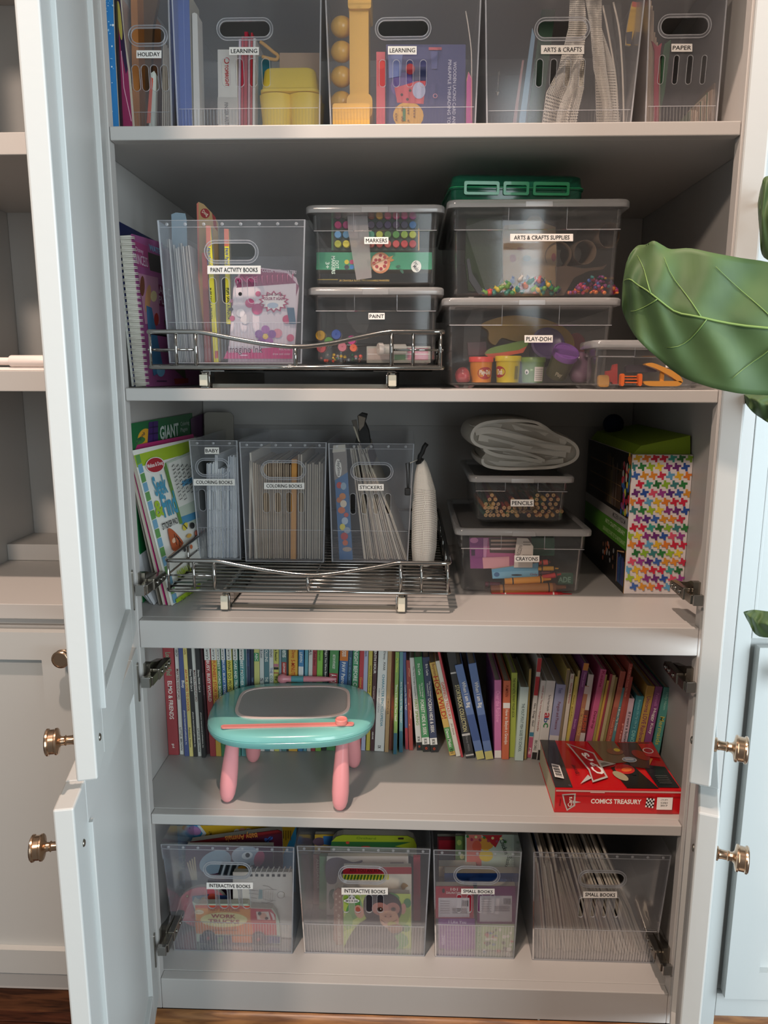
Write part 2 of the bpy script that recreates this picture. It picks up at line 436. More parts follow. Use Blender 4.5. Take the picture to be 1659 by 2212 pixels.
pr = thing('white_bar', 'white round bar lying across the left bookcase shelf', 'bar', (-.2, .02, ZO + .0055))
b = MB(); M = Matrix.Translation((0, 0, .0150)) @ Matrix.Rotation(pi / 2, 4, 'Y')
b.lathe([(.006, -.16), (.006, .012)], mat('#e9dcd6', .35), 20, M); b.obj('rod', pr, smooth='auto')
b = MB(); b.lathe([(.0088, .0122), (.0095, .014), (.0095, .085), (.0085, .087)], mat('#e9dcd6', .35), 20, M); b.obj('sleeve', pr, smooth='auto')
b = MB(); b.box(-.16, .075, -.005, .012, .0002, .0054, mat('#efe4de', .4)); b.obj('base', pr, bevel=.001)

ru = thing('side_cabinet', 'grey panelled cabinet with a brass knob right of the open cabinet', 'cabinet', (1.3, 0, 0))
def rp(nm, *q, m=PAINT2, bevel=.0012):
    b = MB(); b.box(*q, m); return b.obj(nm, ru, world=True, bevel=bevel)
rx = XR + .0185
rp('stile', rx, 1.004, -.0005, .0205, .03, 2.62)
rp('upper_stile', 1.0045, 1.052, .006, .026, ZO - .375, 2.62); rp('bead', 1.0045, 1.010, .001, .0055, ZO - .375, 2.62)
rp('rail', 1.0045, 1.7, -.0005, .0205, ZO - .418, ZO - .3755)
rp('side_panel', 1.053, 1.065, .027, .4, ZO - .37, 2.62); rp('back_panel', 1.0655, 1.7, .39, .4, ZO - .37, 2.62)
rp('shelf', 1.0655, 1.7, .06, .389, ZO - .375, ZO - .345); rp('shelf', 1.0655, 1.7, .06, .389, ZO - .14, ZO - .12)
rp('base_panel', 1.0045, 1.7, .0125, .03, .05, ZO - .4185)
rp('bottom_rail', 1.0045, 1.7, .0, .012, .05, .096)
shaker_front(ru, 'door', 1.012, 1.5, .10, ZO - .428, -.003, .055, (1.052, ZO - .462))

# ================================================================= picture books on the lower shelf
PAGES = mat('#b9b2a2', .8, bump=.3, bscale=400)
def soft(h, k=.20):
    c = [int(h[i:i + 2], 16) for i in (1, 3, 5)]; g = sum(c) / 3
    return '#%02x%02x%02x' % tuple(int(min(255, (x * .9 + g * .1) * (1 - k) + 215 * k)) for x in c)
def book(px, py, top, thick, col, texts=(), label='', group=None, hgt=None, dep=.20, pages=None, bands=(), cat='book', rough=.38):
    """px: spine bottom-left/right at row py; top: (x0, y) of the spine's top-left; texts/bands given by pixel rows along the spine"""
    z0 = S4
    A = atz(px, py, z0); Y = A.y
    B = at(top[0], top[1], Y)
    d = B - A; vis = d.length; h = hgt or vis
    ang = math.atan2(d.x, d.z)
    C = at(px + thick, py, Y); t = (C.x - A.x) * cos(ang)
    dz = t * sin(-ang) if ang < 0 else 0            # lowest corner rests on the shelf
    root = thing('picture_book', label, cat, (A.x, Y, z0 + .0005 + max(0, t * sin(ang))), (0, ang, 0), group)
    def v(y):                                       # pixel row -> distance along the spine
        q = at(px + (top[0] - px) * (y - py) / (top[1] - py), y, Y); return (q - A).length
    ct = min(.0022, t * .22)
    b = MB(); m = mat(soft(col), rough)
    b.box(0, t, 0, .0018, 0, h, m); b.box(0, ct, .0018, dep, 0, h, m); b.box(t - ct, t, .0018, dep, 0, h, m)
    b.obj('cover', root, bevel=.0006 if t > .006 else 0, seg=1)
    b = MB(); b.box(ct + .0001, t - ct - .0001, .0019, dep - .004, .003, h - .003, pages or PAGES); b.obj('pages', root)
    it = []
    for y0, y1, c in bands: it.append(('r', 0.0003, max(v(y1), .0004), t - .0003, min(v(y0), h - .0004), soft(c, .1)))
    for q in texts:
        s, y0, y1, c = q[:4]; k = q[4] if len(q) > 4 else .62
        off = q[5] if len(q) > 5 else .5
        va, vb = v(y1), v(y0); it.append(('t', s, t * off, (va + vb) / 2, vb - va, t * k, c, -pi / 2, .012))
    if it: art('spine_print', root, FRONT, it)
    return root


def zm(ox, oy, k): return lambda X, Y=None: (ox + X * k, oy + (Y or 0) * k)
Z5 = (340, 1390, .217); Z6 = (690, 1390, .22303); Z7 = (1040, 1390, .28933)
def bk(Z, xb0, xb1, yb, xt, yt, col, texts=(), label='', **kw):
    ox, oy, k = Z
    f = lambda y: oy + y * k
    bands = [(f(a), f(c), d) for a, c, d in kw.pop('bands', ())]
    return book(ox + xb0 * k, f(yb), (ox + xt * k, f(yt)), (xb1 - xb0) * k, col, [(q[0], f(q[1]), f(q[2])) + tuple(q[3:]) for q in texts], label, bands=bands, **kw)


W_, K_ = '#f4f0e6', '#1d1b1b'
H1 = .285
bk(Z5, 112, 213, 1112, 50, 55, '#a32329', [('ELMO & FRIENDS', 375, 755, W_, .42, .52), ('Look and Find', 90, 320, '#7fae8c', .5), ('pi', 1000, 1040, W_, .3)], 'thick dark red book, leftmost on the book shelf, against the cabinet side', hgt=.27)
bk(Z5, 224, 262, 1108, 168, 55, '#dcdcd2', [('ARCH', 60, 130, K_, .6), ('MARTIN HANDFORD', 255, 560, '#6b2a24', .6), ('LITTLE, BROWN', 840, 1065, K_, .55)], 'thin white book directly beside the thick dark red one', hgt=H1)
bk(Z5, 270, 318, 1124, 208, 55, '#2f3f80', [('Bluey', 370, 445, W_, .7), ('phoenix international publications, inc.', 670, 1012, W_, .4)], 'navy blue book between a thin white and a pale yellow spine', hgt=.26)
bk(Z5, 320, 356, 1128, 252, 55, '#e6d26a', [('OWN', 60, 112, '#7a4a20', .6), ('ARTHUR GOES TO SCHOOL', 258, 680, '#b8281f', .62), ('Random House', 840, 1035, '#3a3226', .45)], 'pale yellow thin book with red letters near the left wall', hgt=.26)
bk(Z5, 360, 402, 1130, 292, 55, '#191919', [('Disney PIXAR Cars 3', 260, 475, W_, .55), ('phoenix international publications, inc.', 685, 1035, W_, .4)], 'black book just right of the pale yellow book', hgt=.26)
bk(Z5, 405, 440, 1126, 336, 55, '#dadacf', [('MARTIN HANDFORD', 268, 582, '#6b2a24', .6), ('LITTLE, BROWN', 848, 1078, K_, .55)], 'thin white book squeezed between two black books', hgt=H1)
bk(Z5, 442, 480, 1140, 372, 55, '#151515', [('Disney PIXAR Cars 3', 266, 485, W_, .55), ('phoenix international publications, inc.', 690, 1042, W_, .4)], 'black book with its dark maroon neighbour on the right', hgt=.26)
bk(Z5, 488, 520, 1105, 414, 55, '#3c1218', [('Disney PIXAR', 300, 520, '#9a8a90', .4)], 'dark maroon book left of the run of white topped spines', hgt=.255)
top8 = '#e3e1d8'
for a, b_, c, lt, tx, ty, l in ((525, 583, '#b3292b', 462, 'BUSY, BUSY WORLD', 580, 'red spine with white top and white lettering'),
                       (585, 636, '#e6b32c', 530, 'FUNNIEST STORYBOOK', 640, 'orange yellow spine with white top'),
                       (638, 676, '#2f7a42', 583, 'BEST WORD BOOK', 545, 'mid green spine with white top'),
                       (680, 718, '#2d62a3', 630, 'BUSY, BUSY TOWN', 545, 'bright blue spine with white top'),
                       (724, 776, '#e2d23b', 682, 'WHAT DO PEOPLE DO', 560, 'lemon yellow spine with white top and black lettering'),
                       (784, 830, '#2b7a66', 748, 'CARS AND TRUCKS', 500, 'dark teal spine with white top'),
                       (838, 885, '#3f8f92', 812, 'BEST MOTHER GOOSE', 560, 'turquoise spine with white top')):
    bk(Z5, a, b_, 1126, lt, 55, c, [("arry's", 62, 160, K_, .55), (tx, 172, ty, '#c03020' if 'orange' in l else (K_ if 'lemon' in l else W_), .6)], l, hgt=H1, bands=[(40, 168, top8)])
for a, b_, lt, c, tx, l in ((890, 905, 872, '#c9cbd0', (), 'very thin pale grey book behind the drawing table'),
                       (908, 938, 888, '#23284a', [('treehouses', 100, 230, '#5a6ea0', .5)], 'dark navy book left of its almost black blue twin'),
                       (940, 968, 928, '#1b1f38', [('TIM', 340, 385, '#8aa0c0', .6)], 'almost black blue book beside a pale yellow one'),
                       (972, 1022, 960, '#d9d36a', [('ABC', 100, 175, W_, .5)], 'pale yellow book with a small green patch'),
                       (1026, 1066, 1016, '#d8d8d2', [('& Lever', 65, 150, '#4a4a55', .6), ('S', 345, 380, '#4a4a55', .7)], 'off-white book with grey letters behind the table'),
                       (1068, 1116, 1060, '#3e6f78', [('OLLINS', 65, 185, W_, .6), ('THE', 335, 385, W_, .6)], 'slate teal book with pale capital letters'),
                       (1119, 1160, 1111, '#e2e0da', [('KENAS', 65, 140, K_, .55), ('THE', 240, 300, '#27538f', .6), ('CO', 320, 372, '#2f8a4a', .6)], 'white book with multicoloured letters on its spine'),
                       (1163, 1212, 1156, '#cfc94a', [('a Reeder', 65, 180, K_, .5), ('the', 325, 370, K_, .6)], 'yellow book with dark and pink bands across its spine'),
                       (1214, 1234, 1212, '#7b95a0', (), 'thin grey blue book beside the banded yellow one'),
                       (1237, 1286, 1236, '#39716f', [('ems', 70, 140, W_, .7), ('-ELEPHANT', 195, 300, W_, .4)], 'dark teal and red book behind the mallet pen'),
                       (1289, 1303, 1289, '#22201c', (), 'thin black book beside the bright orange yellow one'),
                       (1306, 1392, 1306, '#e8a61f', [('Disney', 70, 150, '#b02a1c', .5), ('5-MINUTE', 165, 330, '#c02a1c', .45)], 'wide orange yellow book with red lettering'),
                       (1398, 1448, 1405, '#2b78b5', [('LEWIN', 90, 190, W_, .5)], 'blue book whose lower half is white, behind the table'),
                       (1452, 1484, 1468, '#4f9fb0', (), 'light turquoise thin book behind the blue handle'),
                       (1488, 1526, 1508, '#dcd9d0', [('MA', 62, 120, '#8c8c8c', .8)], 'white book with little black specks'),
                       (1529, 1568, 1548, '#a8262c', [('Red Sled', 90, 220, '#5a1216', .5)], 'plain crimson book beside a lime green one'),
                       (1572, 1626, 1592, '#79c832', [('Silverstein', 70, 175, '#2d4a1c', .5)], 'vivid lime green book behind the table')):
    bd = {'pale yellow book with a small green patch': [(95, 180, '#3f9a5c')], 'yellow book with dark and pink bands across its spine': [(205, 235, '#c06a80'), (238, 262, '#2c2a26'), (290, 300, '#a83a34')],
          'dark teal and red book behind the mallet pen': [(188, 420, '#b8322a')], 'blue book whose lower half is white, behind the table': [(232, 700, '#e6e6e2')]}.get(l, [])
    bk(Z5, a, b_, 1076, lt, 55, c, tx, l, hgt=.29 if lt > 1000 else .28, bands=bd)
LM = [((18, 62), (40, 100), '#1c2420', [('Night You Were Born', 70, 330, W_, .5)], 'black speckled book right of the lime green one', []),
      ((66, 150), (102, 186), '#3a8a3c', [('ABC FUN WITH MICKEY', 110, 250, W_, .3), ('A CO', 300, 380, W_, .7)], 'wide book with green top and red bottom behind the table', [(292, 700, '#b52234')]),
      ((158, 238), (200, 280), '#27569c', [('PAW Patrol', 185, 400, W_, .45), ('oon', 75, 130, W_, .5)], 'wide royal blue book with an orange block on top', [(40, 172, '#e0701f')]),
      ((244, 280), (284, 320), '#1d3f5c', [('Pete the Cat', 140, 360, '#7fa6c4', .4)], 'dark steel blue book beside the royal blue one', []),
      ((290, 350), (326, 388), '#2f8a52', [('NIGHT BEFORE C', 72, 410, W_, .6)], 'emerald green book with big white serif letters', []),
      ((356, 398), (392, 430), '#c02028', [('Gone', 330, 430, '#e0b040', .5)], 'bright red thin book right of the emerald green one', []),
      ((403, 442), (434, 474), '#a8add0', [('Stork', 70, 130, K_, .5)], 'lavender blue thin book at the right edge of the table', []),
      ((450, 488), (478, 518), '#cbb52f', [('Where Is Curious George', 215, 480, K_, .5)], 'mustard yellow book between a lavender and a maroon spine', [])]
for (b0, b1), (t0, t1), c, tx, l, bd in LM: bk(Z6, b0, b1, 1040, t0, 68, c, tx, l, hgt=.285, bands=bd)
bk(Z6, 492, 530, 1045, 523, 70, '#381317', [('ENTH HOUR', 75, 295, W_, .6), ('Graeme', 415, 540, '#b8a8a0', .5), ('ABRAMS', 855, 930, W_, .35)], 'dark maroon book left of the wide white encyclopedia', hgt=H1)
bk(Z6, 532, 625, 1048, 572, 70, '#e6e4dc', [('Disney . PIXAR', 80, 265, K_, .28, .62), ('CHARACTER ENCYCLOPEDIA', 302, 805, '#1f7f95', .26, .62), ('NEW EDITION', 440, 670, '#9a9a9a', .14, .25), ('DK', 990, 1020, K_, .3)], 'wide white book with blue capital letters right of the table', hgt=.30)
bk(Z6, 630, 668, 1056, 664, 72, '#b98c52', [('I WONDER', 540, 690, '#3a2616', .5)], 'golden brown thin book beside the wide white one', hgt=.285)
bk(Z6, 674, 714, 1034, 702, 75, '#8c3a22', [('THE SECOND', 380, 560, '#c06a40', .5), ('WE ARE GROWING PLANET', 560, 840, '#c8623a', .5)], 'rust red book between golden brown and green spines', hgt=.285)
bk(Z6, 714, 750, 1078, 736, 85, '#7fae3f', [('Mo Willems', 145, 280, '#d8e060', .5), ('There Is a Bird on Your Head!', 398, 755, W_, .55)], 'thin green book with a teal foot, standing slightly forward', bands=[(870, 1075, '#24607a')])
bk(Z6, 772, 806, 1058, 775, 85, '#4f9098', [('Are You Ready to Play Outside?', 372, 770, W_, .55)], 'thin grey teal book next to the green one with a teal foot', bands=[(850, 1056, '#24607a')])
bk(Z6, 832, 862, 1030, 808, 88, '#3f4f8c', [('I Love My New Toy!', 405, 645, W_, .6)], 'thin indigo book with a red foot', bands=[(820, 1028, '#b03038')])
bk(Z6, 868, 908, 1038, 838, 165, '#a52a20', [('~ . ~ . ~ .', 240, 800, '#e0a080', .6)], 'scuffed red thin booklet beside the indigo book')
bk(Z6, 942, 1000, 1040, 872, 142, '#dedad0', [("The Very Hungry Caterpillar's", 225, 535, '#3a4a3a', .3), ('FIRST SPRING', 545, 795, '#7a9a30', .45), ('ERIC CARLE', 905, 950, K_, .4), ('o', 990, 1010, '#d84a20', .3)], 'white board book with a black foot, leftmost of three alike', bands=[(960, 1038, K_)])
bk(Z6, 1002, 1075, 1054, 918, 136, '#2f8a45', [('Eric Carle', 200, 310, W_, .3), ("The Very Hungry", 385, 530, W_, .24, .66), ("Caterpillar's", 400, 515, W_, .24, .36), ('FOREST HIDE & SEEK', 548, 890, W_, .45), ('ERIC CARLE', 925, 975, K_, .4), ('o', 1005, 1030, '#d84a20', .3)], 'green board book with a black foot, middle of three alike', bands=[(915, 982, W_), (982, 1052, K_)])
bk(Z6, 1080, 1151, 1058, 995, 138, '#1f2a4f', [('Eric Carle', 205, 315, W_, .3), ("The Very Hungry", 370, 530, W_, .24, .66), ("Caterpillar's", 390, 510, W_, .24, .36), ('OCEAN HIDE & SEEK', 535, 868, W_, .45), ('ERIC CARLE', 930, 980, K_, .4), ('o', 1010, 1035, '#d84a20', .3)], 'dark navy board book with a black foot, rightmost of three alike', bands=[(920, 985, W_), (985, 1056, K_)])
bk(Z6, 1262, 1322, 1092, 1064, 192, '#d9a83a', [('Boynton', 205, 320, '#8a4a1c', .6), ('HOG WILD!', 325, 735, '#b8281c', .8), ('Dance Music', 835, 1010, W_, .5), ('921', 1025, 1070, K_, .5)], 'leaning yellow board book with large red letters and green foot', bands=[(820, 1050, '#4f9a4a')], dep=.16)
bk(Z6, 1325, 1372, 1100, 1122, 176, '#e3dcc6', [('GARFIELD TREASURY', 380, 740, '#c83a24', .6), ('Jim Davis', 780, 890, '#6a5a4a', .4)], 'leaning cream book with red letters beside a thin red one')
bk(Z6, 1374, 1394, 1105, 1146, 88, '#c01f26', (), 'very thin bright red leaning book beside the cream one', hgt=.26)
bk(Z6, 1421, 1504, 1118, 1232, 92, '#161616', [('STORYBOOK COLLECTION', 410, 860, '#d8cf9a', .5), ('Disney PRESS', 900, 1050, '#8a8a8a', .3)], 'thick black storybook leaning left with silver bands', bands=[(285, 300, '#c8c4bc'), (880, 900, '#c8c4bc'), (1080, 1095, '#c8c4bc')])
for (b0, b1, t0, y, l) in ((1526, 1604, 1310, 215, 'leaning blue board book with pale lettering, nearer the black storybook'), (1610, 1688, 1440, 202, 'leaning blue board book with pale lettering, nearer the pink book')):
    bk(Z6, b0, b1, 1130, t0, y, '#4a6aa8', [('When I am Big', 380, 630, W_, .62)], l, bands=[(700, 950, '#33508f'), (1050, 1128, '#cfc56a')], dep=.17)

bk(Z7, 97, 148, 858, 97, 275, '#d85fa5', [('Over the Rainbow', 355, 590, '#f2a8cf', .6)], 'pink board book with a white foot, standing upright', bands=[(800, 856, W_)], dep=.16)
bk(Z7, 152, 204, 868, 165, 280, '#dd5526', [('How to Babysit a Grandpa', 495, 755, W_, .55), ('PUMPKIN', 315, 400, '#8a3018', .4)], 'orange board book right of the pink one', bands=[(445, 485, W_)], dep=.16)
bk(Z7, 206, 250, 852, 224, 220, '#a8bc28', [('THE FANTASTIC FUNNY FINGER BOOK', 260, 555, '#2c3a10', .42)], 'olive lime thin book right of the orange one')
bk(Z7, 249, 312, 878, 290, 328, '#c2dcd4', [('THE POUT POUT FISH GOES TO SCHOOL', 450, 810, '#2a4a4c', .34)], 'pale aqua board book with dark letters', dep=.16)
bk(Z7, 318, 335, 870, 357, 190, '#6a5a30', (), 'thin gold edged book squeezed right of the pale aqua one', bands=[(200, 860, '#a88c3a')])
bk(Z7, 338, 370, 855, 420, 112, '#dcd8ce', [('Go, Dog. Go!', 448, 620, K_, .6), ('ME', 780, 830, W_, .5)], 'white and red book with a teal band, leaning right', bands=[(112, 215, '#c8242c'), (250, 390, '#c8242c'), (665, 695, '#2f7fa0'), (700, 853, '#c04a70')])
bk(Z7, 372, 410, 868, 446, 280, '#dedad2', [('LOVE from The Very Hungry Caterpillar', 320, 660, '#a03a30', .42), ('ERIC CARLE', 725, 800, K_, .5)], 'narrow white board book with small red letters and a black foot', bands=[(815, 866, K_)], dep=.15)
bk(Z7, 414, 480, 876, 487, 282, '#e2ded6', [('The Very Hungry', 385, 510, '#444', .25, .65) if 0 else ('The Very Hungry Caterpillar', 385, 510, '#444444', .3), ('a', 520, 565, '#b8283c', .55), ('b', 560, 595, '#27538f', .55), ('c', 595, 630, '#2f8a4a', .55)], 'white board book with large coloured letters a b c', bands=[(800, 874, K_)], dep=.15)
bk(Z7, 484, 555, 880, 560, 310, '#8f98c4', [('Penguin and Pinecone', 440, 645, '#7a3a44', .4), ('Yoon', 335, 375, '#4a5480', .4)], 'lavender board book right of the letters a b c', bands=[(690, 880, '#dcd8d4')], dep=.15)
V7 = [((552, 575), (640, 664), 190, '#b89a3a', (), 'thin gilt edged book, first right of the lavender board book', [(200, 880, '#8a7a58')]),
      ((577, 606), (666, 700), 228, '#dcd2bc', [('12', 245, 265, '#a03a50', .5), ('Nursery Rhymes', 300, 450, '#b03040', .55)], 'cream book with red script among gilt edged thin books', []),
      ((608, 628), (703, 722), 250, '#d8c440', [('little golden', 390, 580, '#5a3a18', .5)], 'thin sunny yellow book right of the cream one', []),
      ((631, 645), (724, 742), 205, '#c0a85a', (), 'thin gold spined book left of the purple one', []),
      ((624, 664), (765, 804), 150, '#6f1f6c', [('Disney Junior', 220, 330, '#c89ac8', .45), ('books', 570, 640, '#c89ac8', .4)], 'tall purple book leaning right', [(152, 205, '#d8862a')]),
      ((672, 705), (772, 806), 320, '#b5683e', [('FIVE MINUTES PEACE', 490, 690, '#e0c070', .6)], 'tan orange book right of the tall purple one', [(325, 380, '#d8c8c0')]),
      ((708, 748), (800, 880), 235, '#d2c8c0', [('HUSH', 540, 650, '#d86040', .6)], 'wide whitish book with a brown block at mid height', [(500, 670, '#7a3a2c')]),
      ((754, 796), (893, 938), 197, '#d8447f', [('Dewdrop', 510, 640, '#6a1a30', .6), ('Keane', 210, 330, '#a82858', .5)], 'hot pink book leaning right', []),
      ((800, 818), (922, 945), 235, '#a8903a', (), 'thin gilt book directly right of the hot pink one', []),
      ((818, 834), (938, 955), 280, '#e0a52a', (), 'thin amber book among the gilt ones', []),
      ((834, 852), (962, 980), 232, '#a01f30', (), 'thin wine red book among the gilt ones', []),
      ((854, 876), (980, 1000), 240, '#c2aa72', (), 'thin gilt book right of the wine red one', []),
      ((878, 896), (1000, 1020), 255, '#8f7a34', (), 'thin dull gold book left of the patterned orange red one', []),
      ((900, 938), (1042, 1078), 212, '#b8452e', [('I Really Like Slop', 560, 740, '#e8a080', .5)], 'orange red patterned book right of the gilt ones', [(330, 480, '#c86a50')]),
      ((940, 964), (1048, 1068), 335, '#3f8a90', [('I Broke My Trunk!', 480, 655, W_, .7)], 'thin teal book with white letters between two red ones', []),
      ((966, 990), (1108, 1140), 155, '#c03c2c', [('A Big Guy Took My Ball', 180, 400, '#f0a898', .5)], 'tallest coral red book in the right group', []),
      ((990, 1018), (1105, 1142), 252, '#b03428', [('Pigs', 600, 760, '#f0a898', .5)], 'brick red shorter book before the butterfly board book', []),
      ((1020, 1064), (1100, 1156), 415, '#dcb8c4', [('If I were a butterfly', 515, 775, K_, .6)], 'pale pink board book with black letters', []),
      ((1068, 1122), (1160, 1226), 397, '#1f8490', [('Boynton Oh My Oh My', 425, 640, '#8fd0d0', .4), ('DINOSAURS!', 655, 850, '#9fe0d8', .5)], 'teal board book with pale tall letters', []),
      ((1126, 1184), (1238, 1302), 322, '#c99326', [('Unicorns LOVE Rainbows', 400, 740, '#7a2a6a', .55)], 'golden yellow board book near the right end', []),
      ((1188, 1242), (1300, 1358), 326, '#7f2a72', [('Huggy Kissy', 490, 680, W_, .5), ('Patricelli', 375, 470, '#c880b8', .4)], 'plum purple board book near the right end', []),
      ((1262, 1318), (1364, 1426), 333, '#2f8f80', [('Mermaids', 550, 760, '#c8c060', .6), ('Holly Hatam', 370, 500, '#9fd0c0', .4)], 'sea green board book, last on the right of the shelf', [])]
for (b0, b1), (t0, t1), y, c, tx, l, bd in V7:
    bk(Z7, b0, b1, 880, t0, y, c, tx, l, bands=bd, dep=.17)


# ================================================================= drawing table
TZ = S4 + .1535
dt = thing('drawing_table', 'small turquoise magnetic drawing table on four pink legs', 'toy table', (.2365, .110, S4), (0, 0, radians(5)))
TEAL = mat('#84c9c2', .22, coat=.5); PINK = mat('#f0a0a4', .3, coat=.3); CORAL = mat('#f2948c', .35)
def sup(a, b, e, n=56): return [(a * math.copysign(abs(cos(t)) ** (2 / e), cos(t)), b * math.copysign(abs(sin(t)) ** (2 / e), sin(t))) for t in [2 * pi * i / n for i in range(n)]]
b = MB(); H0 = TZ - S4
rs = []
for z, s in ((-.024, .90), (-.0235, .955), (-.017, .985), (-.0115, .992), (-.0105, .982), (-.0095, .992), (-.004, .985), (.0, .955), (.0025, .90), (.0035, .80), (.0035, .70)):
    rs.append([(x * s, y * s, H0 + z) for x, y in sup(.153, .117, 2.9)])
b.loft(rs, TEAL); b.obj('table_top', dt, smooth='auto')
T2 = Matrix.Translation((0, 0, H0 + .0036))
b = MB(); o1 = [(x + .001, y + .014) for x, y in sup(.105, .069, 4.2)]; o2 = [(x + .001, y + .014) for x, y in sup(.100, .064, 4.2)]
b.plate([o1, o2[::-1]], 0, .0022, mat('#efd6cf', .35), T2); b.obj('screen_frame', dt, bevel=.0006)
sm = mat('#b8b2b0', .55, bump=.5, bscale=900)
b = MB(); b.poly(o2, 0, .0008, sm, T2); b.obj('screen', dt)
b = MB(); b.plate([rrect(-.118, -.087, .112, -.076, .0054), rrect(-.115, -.0825, .108, -.0802, .001)[::-1]], 0, .0026, CORAL, T2)
b.obj('slider_rail', dt, bevel=.0006)
b = MB(); b.lathe([(.008, 0), (.0108, .001), (.0108, .0075), (.0095, .009), (.0088, .0075), (.007, .0070), (.0001, .0072)], CORAL, 28, T2 @ Matrix.Translation((.090, -.081, .0027))); b.obj('slider_knob', dt, smooth='auto')
for fx, fy, tx, ty in ((.124, .044, .138, .060), (.330, .025, .334, .050), (.142, .186, .152, .168), (.345, .172, .338, .164)):
    A = Matrix.Rotation(-radians(5), 3, 'Z') @ (Vector((fx, fy, 0)) - Vector((dt.location.x, dt.location.y, 0)))
    Bp = Matrix.Rotation(-radians(5), 3, 'Z') @ (Vector((tx, ty, 0)) - Vector((dt.location.x, dt.location.y, 0)))
    P = []; R = []
    hh = H0 - .020
    for i, (k, r) in enumerate(((0, .001), (.015, .0065), (.05, .0108), (.12, .0138), (.25, .0153), (.45, .0148), (.7, .0125), (.9, .0112), (1, .0108))):
        P.append((A.x + (Bp.x - A.x) * k, A.y + (Bp.y - A.y) * k, k * hh + .0004)); R.append(r)
    b = MB(); b.tube(P, R, PINK, 22); b.obj('leg', dt, smooth='auto')
# the pen rests in the tray behind the screen
pen = node('drawing_pen', dt, (.026, .1075, H0 + .0085), (0, 0, radians(-4)))
M = Matrix.Rotation(pi / 2, 4, 'Y')
b = MB(); b.lathe([(.0001, -.064), (.006, -.0625), (.0098, -.057), (.0098, -.051), (.0065, -.045), (.0062, -.036)], mat('#dd8f98', .3), 20, M); b.obj('pen_head', pen, smooth='auto')
b = MB(); b.lathe([(.0062, -.0358), (.0062, -.012)], mat('#5f9ea6', .35), 20, M); b.obj('pen_band', pen, smooth='auto')
b = MB(); b.lathe([(.0058, -.0118), (.0055, .02), (.004, .045), (.0015, .052)], mat('#dd8f98', .3), 20, M); b.obj('pen_barrel', pen, smooth='auto')

# ================================================================= thick red paperback lying flat
RED = mat('#c2161c', .3, coat=.4)
cb = thing('comic_paperback', 'thick red battered paperback lying flat on the front right of the book shelf', 'book', (.708, .034, S4), (0, 0, radians(.6)))
w, t, d0 = .2195, .0475, .168
skew = .004
def cpt(u, v, z): return (u * w + v * skew, v * d0, z)
b = MB(); n = 8; rings = []
for i in range(n + 1):                      # curled top cover
    u = i / n; lift = .0022 * math.sin(u * pi) * 0 + .0015 * (1 - u) ** 2 + .001 * u ** 3
    rings.append([cpt(u, 0, t), cpt(u, .5, t - .0018), cpt(u, 1, t - .001 + lift * 2), cpt(u, 1, t - .0022 + lift * 2), cpt(u, .5, t - .003), cpt(u, 0.0, t - .0012)])
b.loft(rings, RED); b.obj('cover', cb, smooth='auto')
b = MB(); b.loft([[cpt(0, -.001, 0), cpt(1, -.001, 0), cpt(1, 1, 0), cpt(0, 1, 0)], [cpt(0, -.001, .0012), cpt(1, -.001, .0012), cpt(1, 1, .0012), cpt(0, 1, .0012)]], RED)
b.obj('back_cover', cb)
b = MB(); b.box(0, w, -.0012, .0008, .0012, t - .0006, RED); b.obj('spine', cb, bevel=.001)
b = MB(); b.loft([[(.0012, .001, .0014), (w - .0012, .001, .0014), cpt(.995, .985, .0014), cpt(.005, .985, .0014)], [(.0012, .001, t - .0033), (w - .0012, .001, t - .0033), cpt(.995, .985, t - .0035), cpt(.005, .985, t - .0035)]], mat('#b3ab90', .85, bump=.5, bscale=500)); b.obj('pages', cb)
SM = Matrix.Translation((0, -.0012, 0)) @ FRONT
it = [('t', 'COMICS TREASURY', .107, .0235, .088, .0092, '#f0ece4', 0, .03)]
it += [('p', [(.012, .036), (.036, .038), (.036, .014), (.022, .004), (.016, .020)], '#b8b4ae'), ('p', [(.015, .034), (.033, .0355), (.033, .016), (.023, .0075), (.018, .021)], '#9a1218'), ('p', [(.031, .0245), (.046, .0215), (.031, .0185)], '#b8b4ae'), ('t', 'Cars', .0265, .022, .019, .007, W_, pi / 2), ('t', 'Disney', .0095, .021, .014, .003, '#2a1010', pi / 2)]
for i in range(5):
    for j in range(5): it.append(('r', .158 + i * .0026 + j * .0003, .014 + j * .0036 + (i % 2) * .0006, .1606 + i * .0026 + j * .0003, .0176 + j * .0036 + (i % 2) * .0006, '#141414' if (i + j) % 2 else '#eeeeea'))
it += [('r', .1765, .0115, .2035, .035, '#ece8e2')] + [('t', s, .189, .030 - i * .0052, .012, .003, '#222222', 0) for i, s in enumerate(('J 741.5973', 'C321', '2017'))]
it += [('r', .0002, t - .004, w - .0002, t - .0008, '#caa49c'), ('r', .06, t - .0055, .085, t - .004, '#d8b8b0')]
art('spine_print', cb, SM, it, start=2)
